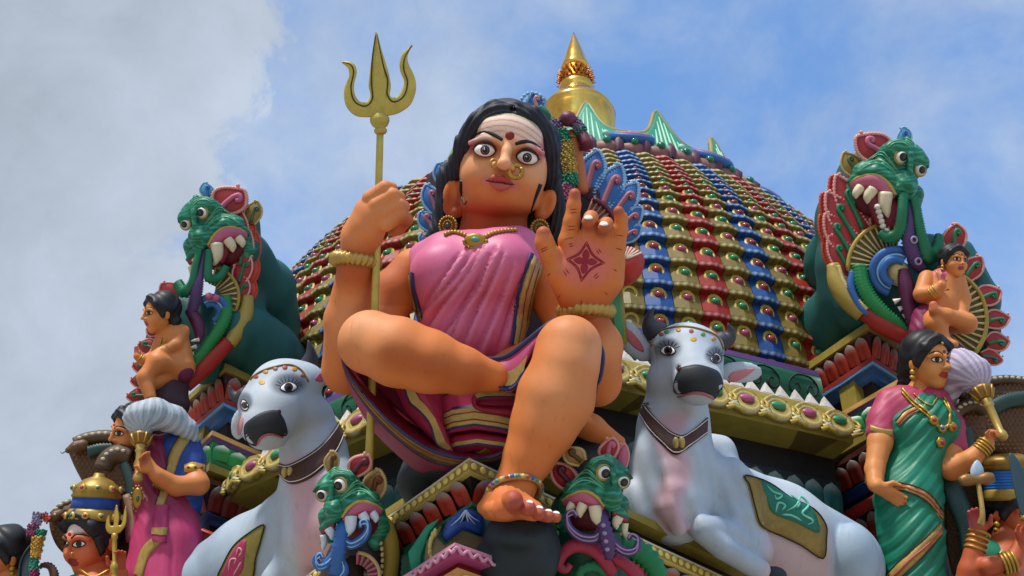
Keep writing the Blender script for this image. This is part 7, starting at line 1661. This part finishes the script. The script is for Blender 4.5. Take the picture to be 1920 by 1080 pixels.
    for x, y, r, c in ((1750, 789, 11, '#a8342c'), (1766, 805, 9, '#24489a'), (1783, 800, 11, '#a8342c'), (1761, 829, 13, '#a8342c')):
        p, n_ = hit(nb, x, y, 5); o = part('pendant', lathe([(r, -3), (r * 1.1, 0), (r * 0.85, 4), (r * 0.5, 5)], p, n_, 16, ripple=(0.08, 10)), GOLD, t); part('stone', ball(p + n_ * 4, r * 0.55, 10), M(c, 0.2), o)
    bangles(t, (1640, 886, wv(886) + 52), (1640, 904, wv(904) + 56), 20, 5, 2.6); bangles(t, (1838, 846, wv(846) + 80), (1850, 832, wv(832) + 84), 19, 4, 3.0)
    part('hair_jewel', join(*[ball(X(0, 0.5 - 0.09 * k, 0.22 + 0.06 * k), 4.2, 8) for k in range(3)]), GOLD, t); part('nose_stud', ball(X(0.07, -0.1, 0.44), 3, 8), GOLD, t)
    whisk('gold handled whisk with pale lilac hair held by green attendant', ((1877, 812, wv(812) + 100), (1842, 735, wv(735) + 70), 10.5), [(1838, 728, wv(728) + 66, 14), (1822, 702, wv(702) + 50, 34), (1800, 690, wv(690) + 40, 34), (1786, 712, wv(712) + 10, 24), (1776, 745, wv(745) - 10, 18)], ('#8a7898', '#c9c2d0'), P(1876, 815, wv(812) + 100), 'fly whisks')
green_attendant()
def blue_attendant():
    t = thing('attendant_statue', 'woman attendant statue in blue blouse and pink sari behind a grey whisk', 'statue', P(310, 1090, -560), 'attendant statues')
    wv = lambda v_: -640 + (v_ - 900) * 0.5
    hs, X = head(t, 250, 808, wv(808) - 20, 96, -50, 4, 6, skin='#cf8248')
    v = Vol(P(235, 960, wv(900) - 90), P(410, 800, wv(880) + 160), 3.4)
    v.chain([(362, 880, wv(880) + 30, 20), (372, 908, wv(908) + 44, 20), (330, 912, wv(912) + 70, 18), (296, 892, wv(892) + 100, 15)], 8); hand(v, (290, 886, wv(886) + 104), (-0.6, -0.8, 0.1), (-0.6, 0.3, 0.6), 66, 0.7)
    v.chain([(285, 835, wv(835) - 20, 22), (290, 870, wv(870) - 10, 40)], 10)
    arms = skinc(v.mesh(1), '#c97a40', [(268, 862, 14, '#a8543c')]); part('body', join(hs, arms), FIGM, t)
    v = Vol(P(270, 980, wv(880) - 120), P(400, 800, wv(880) + 110), 3.4); v.chain([(352, 832, wv(832), 24), (360, 862, wv(862) + 16, 24), (364, 892, wv(892) + 30, 23)], 12); v.chain([(330, 850, wv(850) - 10, 42), (340, 915, wv(915), 40), (338, 945, wv(945) + 4, 40)], 18)
    bl = folds(v.mesh(1), 0.3, 0.8, lambda a, b: b, 2); part('blouse', bl, M('#1c3f86', 0.42, var=0.15, scale=8), t); bb = bvh(bl)
    o = part('armlet', dstrip(bb, [(346, 872), (362, 868), (382, 872)], [(347, 886), (364, 884), (383, 887)], 3, 5, 2, 8), GOLD, t)
    for x in (354, 366, 377): part('armlet_stone', ball(hit(bb, x, 878, 4)[0], 3.6, 8), M('#8e2c30', 0.25), o)
    v = Vol(P(230, 1140, wv(960) - 130), P(400, 800, wv(960) + 190), 4.0)
    v.chain([(300, 850, wv(850), 36), (290, 900, wv(900) + 16, 36), (296, 950, wv(950) + 16, 44)], 20); v.chain([(312, 960, wv(960) + 10, 56), (318, 1020, wv(1020) + 20, 58), (310, 1110, wv(1110) + 30, 62)], 20); v.chain([(290, 1000, wv(1000) + 30, 40), (275, 1080, wv(1080) + 40, 42)], 20)
    sg = folds(v.mesh(2), 0.2, 2.0, lambda a, b: a * 1.1 - b * 0.55 + (b - 950) ** 2 * 0.002, 9); u_, v_ = uv(sg[0]); C = lerp(np.array(hx('#7e1a3c')), np.array(hx('#b83a68')), sst(v_, 930, 990))
    part('sari', sg, M('attr', 0.4, var=0.15, scale=6), t, cols=C); sb = bvh(sg, bl)
    o = part('sari_border', dstrip(sb, [(338, 815), (318, 850), (306, 900), (290, 950)], [(356, 826), (338, 856), (322, 905), (306, 952)], 3, 6), GOLDP, t); part('dark_edge', dline(sb, [(338, 815), (318, 850), (306, 900), (290, 950)], 1.3, 3.5), M('#3a1a14', 0.5), o)
    o = part('sash', dstrip(sb, [(292, 948), (288, 985), (286, 1014)], [(316, 948), (314, 985), (312, 1018)], 8, 5, 3, 12), M('#a32a5c', 0.42), t); part('sash_band', dstrip(sb, [(287, 992), (286, 1004)], [(314, 992), (313, 1005)], 9.5, 2, 3, 6), GOLDP, o)
    part('sari_border', dstrip(sb, [(290, 1005), (266, 1030), (252, 1075)], [(304, 1016), (280, 1042), (266, 1085)], 3, 5), GOLDP, t)
    bangles(t, (312, 904, wv(904) + 80), (296, 896, wv(896) + 86), 19, 5, 2.8)
    whisk('gold handled whisk with grey streaming hair held before the attendant\'s face', ((259, 892, wv(892) + 120), (265, 822, wv(822) + 96), 9.5), [(266, 812, wv(812) + 92, 14), (264, 785, wv(785) + 84, 30), (290, 776, wv(776) + 70, 28), (325, 786, wv(786) + 50, 24), (352, 805, wv(805) + 36, 17), (366, 822, wv(822) + 26, 8)], ('#8d9aa4', '#bcc6cc'), P(259, 895, wv(892) + 120), 'fly whisks')
    part('jewel_pendant', join(ball(P(258, 935, wv(935) + 70), (13, 26, 5), 12), *[ball(P(258 + 12 * math.cos(a), 935 + 24 * math.sin(a), wv(935) + 74), 3, 6) for a in np.arange(14) * math.pi / 7]), GOLD, t); part('stone', ball(P(258, 935, wv(935) + 76), (4, 8, 3), 8), M('#2f7a62', 0.2), t)
blue_attendant()
def boy_right():
    t = thing('seated_boy_statue', 'bare chested seated boy statue raising a pink palm beside the right beast', 'statue', P(1765, 648, -820), 'seated boy statues')
    wv = lambda v_: -850 + (v_ - 600) * 0.45
    hs, X = head(t, 1788, 491, wv(491) + 30, 62, 18, -6, 8, skin='#cf8446', style='curl')
    v = Vol(P(1700, 665, wv(600) - 120), P(1840, 490, wv(600) + 130), 3.2)
    v.chain([(1772, 530, wv(530), 30), (1765, 570, wv(570) + 4, 30), (1756, 595, wv(595) + 6, 30)], 12); v.el(1768, 580, wv(580) + 14, 28, 22, 26, 10)
    v.chain([(1738, 522, wv(522), 16), (1728, 552, wv(552) + 24, 15), (1752, 548, wv(548) + 50, 13), (1765, 535, wv(535) + 62, 10)], 6); hand(v, (1766, 533, wv(533) + 63), (0.1, -0.98, 0.1), (0.9, -0.2, 0.1), 30, 0.0)
    v.chain([(1796, 525, wv(525), 15), (1806, 560, wv(560) + 14, 14), (1802, 598, wv(598) + 30, 12)], 6)
    v.chain([(1748, 600, wv(600) + 10, 24), (1756, 606, wv(606) + 60, 20), (1768, 640, wv(640) + 64, 14), (1788, 646, wv(646) + 80, 9)], 8)
    v.chain([(1770, 604, wv(604) + 10, 24), (1812, 606, wv(606) + 44, 19), (1775, 592, wv(592) + 76, 14), (1752, 582, wv(582) + 84, 9), (1750, 572, wv(572) + 86, 8)], 8)
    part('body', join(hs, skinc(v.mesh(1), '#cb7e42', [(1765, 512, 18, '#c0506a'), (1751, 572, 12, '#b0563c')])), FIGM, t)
    v = Vol(P(1695, 665, wv(620) - 110), P(1800, 560, wv(620) + 80), 4); v.chain([(1735, 600, wv(600), 26), (1730, 625, wv(625) + 6, 26)], 12); v.chain([(1745, 596, wv(596), 30), (1768, 610, wv(610) + 14, 24)], 10); part('loincloth', folds(v.mesh(1), 0.3, 1.0, lambda a, b: a - b, 1), M('#7c1f48', 0.42), t)
    part('necklace', tubeP([(1756, 508, wv(508) + 34, 2), (1764, 530, wv(530) + 40, 2.4), (1776, 546, wv(546) + 40, 3.4), (1788, 530, wv(530) + 38, 2.4), (1793, 512, wv(512) + 30, 2)], 6), GOLD, t); part('pendant', ringo(P(1776, 548, wv(548) + 42), (0.1, 0, 1), 7, 3, 18, 6), M('#6a5a30', 0.35, 0.4), t)
    bangles(t, (1748, 550, wv(550) + 48), (1756, 544, wv(544) + 56), 16, 3, 2.4)
    solo('stone_seat', ball(P(1772, 660, wv(660) + 20), np.array([40, 22, 50]) * 1.3, 14), M('#5a2030', 0.45), 'maroon cushion seat under the boy beside the right beast', 'seat', P(1772, 675, wv(660)))
boy_right()
def boy_left():
    t = thing('seated_boy_statue', 'bare chested seated boy statue in profile beside the left beast', 'statue', P(290, 750, -880), 'seated boy statues')
    wv = lambda v_: -930 + (v_ - 680) * 0.45
    hs, X = head(t, 300, 588, wv(588) + 30, 74, -52, 2, -4, skin='#cf8446', style='curl', ear_gold=False)
    v = Vol(P(225, 775, wv(680) - 120), P(370, 590, wv(680) + 140), 3.2)
    v.chain([(325, 632, wv(632), 28), (330, 665, wv(665) + 4, 28), (336, 690, wv(690) + 6, 30)], 12)
    v.chain([(342, 622, wv(622) + 10, 14), (328, 648, wv(648) + 40, 13), (300, 662, wv(662) + 62, 10), (288, 668, wv(668) + 66, 9)], 6); hand(v, (290, 668, wv(668) + 66), (-0.9, 0.3, 0.2), (0, -1, 0.2), 24, 0.5)
    v.chain([(306, 628, wv(628) - 10, 13), (290, 668, wv(668) + 20, 12), (268, 676, wv(676) + 40, 9), (258, 668, wv(668) + 46, 8)], 6); hand(v, (257, 668, wv(668) + 46), (-0.1, -0.98, 0.1), (0.9, -0.2, 0.2), 28, 0.0)
    v.chain([(330, 690, wv(690) + 10, 24), (296, 680, wv(680) + 64, 20), (272, 708, wv(708) + 74, 15), (282, 745, wv(745) + 80, 11)], 8); v.chain([(335, 695, wv(695), 22), (290, 715, wv(715) + 44, 16), (275, 720, wv(720) + 70, 12)], 8)
    part('body', join(hs, skinc(v.mesh(1), '#c97a3e', [(256, 652, 14, '#c0604a')])), FIGM, t)
    v = Vol(P(310, 730, wv(690) - 80), P(375, 640, wv(690) + 70), 4); v.chain([(342, 676, wv(676) + 4, 20), (340, 695, wv(695) + 10, 24)], 10); part('loincloth', v.mesh(1), M('#6e1f48', 0.42), t)
    part('necklace', tubeP([(318, 612, wv(612) + 26, 1.8), (304, 632, wv(632) + 34, 2), (300, 650, wv(650) + 36, 2.6), (310, 640, wv(640) + 40, 2), (326, 618, wv(618) + 36, 1.8)], 6), GOLD, t)
    bangles(t, (312, 655, wv(655) + 54), (303, 660, wv(660) + 60), 13, 2, 2.2); bangles(t, (268, 676, wv(676) + 40), (262, 672, wv(672) + 44), 12, 3, 2)
    v = Vol(P(270, 800, wv(730) - 90), P(360, 690, wv(730) + 60), 5); v.chain([(318, 725, wv(725) - 10, 34), (320, 760, wv(760), 30)], 10); v.chain([(300, 745, wv(745) + 10, 24), (330, 760, wv(760), 24)], 10)
    g = v.mesh(1); solo('stone_seat', (g[0] + vnorm(*g) * wob(g[0], 3, 18)[:, None], g[1]), M('#3c2226', 0.5), 'brown rock seat under the boy beside the left beast', 'seat', P(318, 775, wv(740)))
boy_left()
def cobra(name, label, parts_, base, group='cobra hoods'):
    t = thing(name, label, 'cobra', base, group)
    for kind, d in parts_:
        if kind == 'hood':
            out, w, dome = d; wf = w if callable(w) else (lambda u, v: w); p = spl(out, 4, True); c = p.mean(0)
            g = ppatch(out, c, wf, dome, 4, 26); V_ = g[0]; u_, v_ = uv(V_)
            o = part('hood', g, M('#573a1c', 0.45, var=0.3, scale=14), t); b = bvh(g); n = 0
            sm = None
            xs = np.arange(p[:, 0].min(), p[:, 0].max(), 8.5)
            pts = [(x + (4.2 if int(j) % 2 else 0), y) for j, y in enumerate(np.arange(p[:, 1].min(), p[:, 1].max(), 7.5)) for x in xs]
            ins = inpoly(np.array([q[0] for q in pts]), np.array([q[1] for q in pts]), offs(p, 6))
            sc_ = [ball(hit(b, *q, 0.5)[0], (4.4, 3.8, 1.0), 6) for q, k in zip(pts, ins) if k]
            if sc_: part('scales', join(*sc_), M('#684522', 0.42, 0.1, var=0.35, scale=20), o, kind='stuff')
        elif kind == 'ridge':                    # pale spotted back edge
            pts, r = d; part('hood_back', tubeP([(*q, r) for q in pts], 10, 6), M('#54402e', 0.45, var=0.25), t)
            q = resample(spl([P(*x) for x in pts], 6), 15)
            for x in q[1:-1]: part('spot', ball(x + np.array([0, 0.62, 0.78]) * r * 1.24, (5.8, 4.4, 3.0), 8), M('#c8c0a4', 0.45), t)
        elif kind == 'head':
            u, v, w, s, dr = d; vv = Vol(P(u, v, w) - s * 2.4, P(u, v, w) + s * 2.4, 2.2); vv.chain([(u - dr * s * 0.9, v - s * 0.2, w - s * 0.4, s * 0.75), (u, v, w, s * 0.7), (u + dr * s * 0.9, v + s * 0.4, w + s * 0.5, s * 0.42)], s * 0.3)
            part('snake_head', vv.mesh(1), M('#5e4426', 0.4, var=0.3, scale=16), t); e = P(u + dr * s * 0.15, v - s * 0.22, w + s * 0.66); o = part('eye', ball(e, s * 0.22, 10), EYEW, t); part('pupil', ball(e + np.array([0, 0, s * 0.1]), s * 0.14, 8), EYEP, o)
            part('tongue', tubeP([(u + dr * s * 1.25, v + s * 0.55, w + s * 0.6, 1.2), (u + dr * s * 1.7, v + s * 0.8, w + s * 0.7, 0.9), (u + dr * s * 1.9, v + s * 0.6, w + s * 0.7, 0.4)], 5), M('#5a2a1c', 0.4), t)
        elif kind == 'belly':
            pts, r = d; cord(t, 'belly_plates', [(*q, r) for q in pts], M('#2c4a46', 0.42), 7, flat=0.5)
    return t
wL = lambda v_: -650 + (v_ - 900) * 0.5
cobra('cobra_hood', 'many headed brown cobra hood spreading behind the crowned head at left', [
    ('hood', ([(128, 836), (160, 822), (205, 818), (236, 826), (240, 870), (232, 915), (205, 945), (172, 930), (150, 895), (134, 862)], lambda u, v: wL(v) - 30, 16)), ('ridge', ([(140, 832, wL(830) - 8), (165, 822, wL(818) - 10), (200, 818, wL(815) - 12), (238, 824, wL(822) - 20)], 12)), ('belly', ([(165, 848, wL(848)), (190, 842, wL(842)), (225, 842, wL(842) - 8)], 11)), ('head', (142, 838, wL(838) + 4, 15, -1)),
    ('hood', ([(192, 868), (215, 850), (245, 850), (256, 880), (252, 930), (236, 980), (210, 960), (196, 910)], lambda u, v: wL(v) + 6, 16)), ('ridge', ([(193, 880, wL(878) + 20), (203, 862, wL(856) + 20), (222, 852, wL(845) + 20), (246, 858, wL(852) + 14)], 19)), ('belly', ([(232, 868, wL(868) + 26), (244, 900, wL(900) + 28), (248, 940, wL(940) + 28)], 10)),
    ('hood', ([(92, 978), (110, 952), (140, 940), (162, 938), (168, 985), (150, 1030), (128, 1042), (104, 1020)], lambda u, v: wL(v) + 20, 14)), ('head', (104, 968, wL(968) + 40, 14, -0.6)), ('ridge', ([(98, 966, wL(966) + 22), (118, 948, wL(948) + 18), (150, 938, wL(938) + 14)], 7)),
    ('hood', ([(205, 935), (250, 950), (262, 1010), (250, 1090), (150, 1100), (150, 1010), (170, 960)], lambda u, v: wL(v) - 40, 14))], P(170, 1090, -600))
wR = lambda v_: -600 + (v_ - 900) * 0.5
cobra('cobra_hood', 'many headed brown cobra hood spreading behind the crowned head at right', [
    ('hood', ([(1800, 745), (1840, 722), (1890, 716), (1935, 724), (1940, 800), (1930, 860), (1880, 850), (1830, 840), (1800, 800)], lambda u, v: wR(v) - 50, 16)), ('ridge', ([(1796, 742, wR(742) - 36), (1830, 722, wR(722) - 40), (1880, 712, wR(712) - 44), (1930, 716, wR(716) - 46)], 9)), ('belly', ([(1862, 765, wR(765) - 20), (1890, 752, wR(752) - 22), (1930, 746, wR(746) - 26)], 14)),
    ('hood', ([(1788, 790), (1812, 768), (1842, 772), (1850, 810), (1842, 860), (1810, 850), (1792, 825)], lambda u, v: wR(v) - 16, 16)), ('ridge', ([(1786, 786, wR(786) + 2), (1800, 768, wR(768) + 2), (1824, 760, wR(760)), (1846, 770, wR(770) - 4)], 12)), ('belly', ([(1812, 800, wR(800) + 6), (1818, 830, wR(830) + 8), (1812, 856, wR(856) + 8)], 9)),
    ('belly', ([(1775, 880, wR(880) - 10), (1790, 930, wR(930)), (1812, 985, wR(985) + 6), (1822, 1050, wR(1050) + 6)], 20)), ('hood', ([(1790, 860), (1920, 850), (1940, 960), (1930, 1100), (1800, 1100), (1770, 960)], lambda u, v: wR(v) - 90, 10))], P(1850, 1090, -560))
def crowned_left():
    t = thing('crowned_statue', 'crowned deity statue with blue and gold crown at the lower left corner', 'statue', P(190, 1150, -520), 'crowned statues')
    wv = lambda v_: -560 + (v_ - 1000) * 0.5
    hs, X = head(t, 172, 1014, wv(1014), 126, -32, 2, -6, skin='#c8653a', ash=True, lips='#8a1c1c', style='none', ear_gold=False)
    v = Vol(P(100, 1190, wv(1100) - 120), P(280, 1060, wv(1100) + 120), 4); v.chain([(178, 1075, wv(1075) - 10, 30), (180, 1130, wv(1130), 60), (150, 1170, wv(1170), 60)], 16); v.chain([(225, 1165, wv(1165) + 40, 20), (224, 1115, wv(1115) + 70, 19), (223, 1075, wv(1075) + 84, 17)], 8)
    h2 = Vol(P(175, 1110, wv(1050) - 60), P(275, 980, wv(1050) + 200), 2.2); hand(h2, (224, 1072, wv(1072) + 88), (0.02, -0.98, 0.1), (-0.9, -0.2, 0.4), 62, 0.5)
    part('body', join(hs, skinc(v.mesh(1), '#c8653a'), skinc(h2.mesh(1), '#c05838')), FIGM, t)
    up = unit(X(0, 1, -0.25) - X(0, 0, 0)); c = X(0, 0.32, -0.08); s = 108 * (F - wv(1000)) / F
    part('crown_band', lathe([(s * 0.46, -s * 0.06), (s * 0.475, 0), (s * 0.45, s * 0.1), (s * 0.42, s * 0.14)], c, up, 32, ripple=(0.03, 16)), M('#a8893c', 0.34, 0.3), t)
    part('blue_band', lathe([(s * 0.42, s * 0.12), (s * 0.41, s * 0.24), (s * 0.40, s * 0.34)], c, up, 32), M('#1d4a9a', 0.45, var=0.3, bump=0.4, scale=24), t)
    o = part('crown_top', lathe([(s * 0.40, s * 0.33), (s * 0.43, s * 0.37), (s * 0.40, s * 0.42), (s * 0.42, s * 0.46), (s * 0.36, s * 0.56), (s * 0.24, s * 0.66), (s * 0.10, s * 0.72), (s * 0.08, s * 0.78)], c, up, 32), M('#9a7c34', 0.34, 0.35), t)
    s_, q, a = basis(up)
    for zz, rr, n, cols in ((0.02, 0.48, 12, ('#2f6a50', '#8e2c30')), (0.50, 0.405, 10, ('#2f6a50', '#a8342c'))):
        for k in range(n):
            th = 2 * math.pi * k / n; d = math.cos(th) * s_ + math.sin(th) * q; part('crown_flower', lathe([(s * 0.06, -2), (s * 0.062, 2), (s * 0.035, 5)], c + a * zz * s + d * rr * s, d, 12, ripple=(0.12, 8)), M('#c0a458', 0.34, 0.3), o); part('stone', ball(c + a * zz * s + d * (rr * s + 5), s * 0.034, 8), M(cols[k % 2], 0.22), o)
    part('hair_fringe', lathe([(s * 0.40, -s * 0.2), (s * 0.425, -s * 0.08), (s * 0.42, 0)], X(0, 0.28, -0.10), up, 28), M('#14141a', 0.42), t)
    part('sideburn', tubeP([(*[float(z[0]) for z in uv(X(0.30, 0.1, 0.12)[None])], X(0.3, 0.1, 0.12)[2] + 4, 12), (*[float(z[0]) for z in uv(X(0.33, -0.1, 0.1)[None])], X(0.33, -0.1, 0.1)[2] + 4, 8), (*[float(z[0]) for z in uv(X(0.31, -0.2, 0.12)[None])], X(0.31, -0.2, 0.12)[2] + 4, 1.5)], 8), M('#14141a', 0.42), t)
    part('nose_stud', ball(X(0.075, -0.1, 0.43), 3.6, 8), GOLD, t)
    part('green_shirt', ball(P(175, 1105, wv(1105) - 4), np.array([64, 34, 50]) * 1.25, 16), M('#1d8a6c', 0.42), t)
    part('necklace', tubeP([(150, 1068, wv(1068) + 40, 2.4), (175, 1082, wv(1082) + 60, 2.8), (205, 1068, wv(1068) + 50, 2.4)], 7), GOLD, t)
    part('mantle', cord(t, 'mantle_fold', [(235, 930, wv(930) - 10, 10), (250, 975, wv(975) - 6, 14), (256, 1030, wv(1030), 14), (250, 1090, wv(1090), 12)], M('#8a6a50', 0.45), 0) and tubeP([(224, 920, wv(920) - 20, 6), (240, 965, wv(965) - 10, 10), (246, 1015, wv(1015) - 4, 10)], 8), M('#7a3040', 0.45), t)
    tr = thing('small_trident', 'small gold trident in the crowned statue\'s hand at lower left', 'trident', P(215, 1072, wv(1072) + 110))
    ww = lambda v_: wv(v_) + 134
    out = [(219, 946), (224, 970), (222, 984), (228, 982), (232, 962), (236, 948), (238, 966), (236, 984), (226, 998), (216, 1001), (204, 1000), (198, 990), (200, 974), (205, 966), (207, 984), (213, 984), (213, 966)]
    g_ = M('#b8983e', 0.3, 0.4, var=0.2); part('prong_head', plate(out, lambda u, v: ww(v), 9, 3, inset=2, n=3), g_, tr); part('shaft', lathe([(5, 0), (7, 4), (7, 10), (5, 14), (5.5, 30), (4, 60), (6, 66), (9, 72), (9, 80), (5, 88), (8, 96), (7, 104), (2, 108)], P(215, 1000, ww(1000) - 3), P(214, 1080, ww(1080) - 6) - P(215, 1000, ww(1000) - 3), 12), g_, tr)
crowned_left()
def crowned_right():
    t = thing('crowned_statue', 'crowned deity statue in green with blue banded crown at the lower right corner', 'statue', P(1890, 1150, -500), 'crowned statues')
    wv = lambda v_: -540 + (v_ - 1000) * 0.5
    hs, X = head(t, 1898, 962, wv(962) - 20, 110, 34, 2, 6, skin='#b8582e', style='none')
    v = Vol(P(1780, 1200, wv(1050) - 130), P(1960, 900, wv(1050) + 200), 4); v.chain([(1888, 1010, wv(1010) - 20, 28), (1885, 1060, wv(1060) - 10, 50), (1880, 1120, wv(1120), 60)], 16); v.chain([(1805, 1130, wv(1130) + 60, 26), (1818, 1070, wv(1070) + 84, 21), (1832, 1010, wv(1010) + 96, 17)], 8); v.chain([(1890, 1075, wv(1075) + 50, 26), (1830, 1082, wv(1082) + 60, 22)], 8); v.chain([(1850, 1062, wv(1062) + 110, 18), (1900, 1050, wv(1050) + 120, 16), (1915, 1020, wv(1020) + 124, 14)], 8)
    h2 = Vol(P(1775, 1030, wv(960) - 60), P(1890, 880, wv(960) + 220), 2.4); hand(h2, (1834, 1004, wv(1004) + 98), (-0.12, -0.98, 0.05), (0.85, -0.4, 0.4), 74, 0.45)
    h3 = Vol(P(1880, 1060, wv(960) - 60), P(1990, 920, wv(960) + 260), 2.6); hand(h3, (1915, 1020, wv(1020) + 126), (0.3, -0.95, 0.05), (-0.85, -0.4, 0.4), 64, 0.45)
    part('body', join(hs, skinc(v.mesh(1), '#b0532c'), skinc(h2.mesh(1), '#b4523a', [(1822, 972, 26, '#b04a5a')]), skinc(h3.mesh(1), '#b4523a')), FIGM, t)
    for a, b in (((1836, 1000, wv(1000) + 96), (1828, 1030, wv(1030) + 92)), ((1900, 1052, wv(1052) + 120), (1880, 1058, wv(1058) + 116))): bangles(t, a, b, 22, 4, 3.6)
    up = unit(X(0, 1, -0.2) - X(0, 0, 0)); c = X(0, 0.26, -0.06); s = 110 * (F - wv(950)) / F
    part('crown_band', lathe([(s * 0.46, -s * 0.06), (s * 0.48, 0), (s * 0.45, s * 0.1), (s * 0.42, s * 0.14)], c, up, 32, ripple=(0.03, 16)), M('#a8893c', 0.34, 0.3), t)
    for k in range(6): part('blue_coil', ringo(c + up * s * (0.16 + 0.05 * k), up, s * 0.40, s * 0.032, 40, 8), M('#2468b4', 0.36), t)
    part('crown_core', lathe([(s * 0.40, s * 0.12), (s * 0.40, s * 0.46)], c, up, 28), M('#163a6a', 0.4), t); part('crown_top', lathe([(s * 0.40, s * 0.44), (s * 0.46, s * 0.50), (s * 0.43, s * 0.55), (s * 0.46, s * 0.6), (s * 0.36, s * 0.68), (s * 0.2, s * 0.74)], c, up, 32, ripple=(0.03, 20)), M('#8a6a2c', 0.34, 0.35), t)
    part('hair_fringe', lathe([(s * 0.40, -s * 0.2), (s * 0.425, -s * 0.08), (s * 0.42, 0)], X(0, 0.24, -0.10), up, 28), M('#14141a', 0.42), t)
    v = Vol(P(1800, 1200, wv(1080) - 120), P(1960, 990, wv(1080) + 110), 5); v.chain([(1850, 1055, wv(1055), 38), (1850, 1110, wv(1110), 46)], 14); v.chain([(1850, 1045, wv(1045), 34), (1885, 1060, wv(1060) + 6, 34)], 14); g = folds(v.mesh(1), 0.25, 0.9, lambda a, b: a, 4); part('green_blouse', g, M('#0f6e50', 0.42), t); b = bvh(g)
    part('sari_border', dstrip(b, [(1886, 1018), (1872, 1040), (1866, 1070)], [(1900, 1030), (1886, 1052), (1880, 1080)], 3, 5), GOLDP, t)
    part('armlet', ringo(P(1846, 1070, wv(1070) + 84), (0.9, 0.2, 0.3), 17, 5, 20, 8), GOLD, t)
    sp_ = thing('spear', 'short gold spear with ornate head in the right crowned statue\'s hand', 'spear', P(1840, 985, wv(985) + 150)); ww = lambda v_: wv(v_) + 150
    part('shaft', tubeP([(1838, 985, ww(985), 7), (1842, 960, ww(960) + 10, 5), (1834, 905, ww(905), 5)], 10), GOLDP, sp_); part('cross_guard', tubeP([(1800, 903, ww(903), 8), (1812, 900, ww(900), 12), (1832, 900, ww(900), 9), (1850, 897, ww(897), 12), (1862, 896, ww(896), 9)], 10), M('#8a6434', 0.34, 0.3), sp_); part('blade', ppatch([(1822, 895), (1820, 878), (1832, 862), (1844, 878), (1842, 894)], (1832, 880), lambda u, v: ww(v), 6, 3, 8), M('#9ab0c0', 0.35), sp_)
    bl = thing('blade', 'broad dark steel sword blade in front of the right crowned face', 'sword', P(1914, 975, wv(975) + 190)); part('sword_blade', plate([(1892, 850), (1908, 860), (1925, 900), (1935, 970), (1916, 968), (1904, 930), (1896, 890)], lambda u, v: wv(v) + 190, 10, 3, n=3), M('#2f4750', 0.35, 0.2), bl); part('hilt', lathe([(9, 0), (14, 4), (14, 10), (8, 14), (8, 40)], P(1924, 966, wv(966) + 186), np.array([0.1, -1, 0.4]), 14), GOLD, bl)
crowned_right()
def far_left():
    t = thing('onlooker_statue', 'dark haired statue head cut off by the left edge of the picture', 'statue', P(10, 1150, -560))
    wv = lambda v_: -600 + (v_ - 1000) * 0.5
    hs, X = head(t, 4, 1042, wv(1042), 100, -44, 0, 0, skin='#c8763c', style='back')
    v = Vol(P(-60, 1190, wv(1100) - 100), P(80, 1080, wv(1100) + 80), 4); v.chain([(14, 1090, wv(1090) - 10, 28), (16, 1150, wv(1150), 60)], 14); part('body', join(hs, skinc(v.mesh(1), '#c8763c')), FIGM, t)
    s = thing('sword', 'dark grey curved sword blade standing beside the far left head', 'sword', P(45, 1120, -520)); part('sword_blade', plate([(36, 1120), (34, 1075), (40, 1045), (52, 1025), (62, 1020), (64, 1050), (62, 1120)], lambda u, v: wv(v) + 50, 12, 4, n=3), M('#2c3a40', 0.4), s); part('spine', tubeP([(38, 1118, wv(1118) + 52, 3), (36, 1075, wv(1075) + 52, 3), (42, 1045, wv(1045) + 52, 2.4), (60, 1021, wv(1021) + 52, 1.6)], 6), M('#1c262a', 0.4), s)
    g = thing('garland', 'flower garland of gold, green and purple bands hanging on a raised arm', 'garland', P(66, 1090, -540)); ww = lambda v_: wv(v_) + 40
    for c, pts in (('#c89a3a', [(72, 1008, 12), (70, 1028, 11), (66, 1046, 9)]), ('#1d7a62', [(78, 994, 10), (74, 1008, 10)]), ('#1d7a62', [(66, 1046, 8), (64, 1070, 9)]), ('#8e2a5c', [(64, 1070, 8), (64, 1095, 8)]), ('#8a84a0', [(72, 962, 10), (68, 984, 9)]), ('#7a3a5c', [(64, 984, 11), (62, 1004, 12)]), ('#a84a3c', [(82, 966, 8), (92, 976, 7)])):
        flowers(g, 'flower_band', [(a, b, ww(b) + 20, r) for a, b, r in pts], c)
    c = thing('serpent_tail', 'curled brown serpent tail below the cobra hood at left', 'serpent', P(100, 1100, -560)); cord(c, 'tail', [(100, 1110, ww(1110), 9), (102, 1080, ww(1080), 9), (94, 1062, ww(1062), 7), (80, 1060, ww(1060), 5), (74, 1066, ww(1066), 3)], M('#5a3a28', 0.42, var=0.3), 6)
far_left()
print('SCRIPT', round(time.time() - T0, 1), 's')
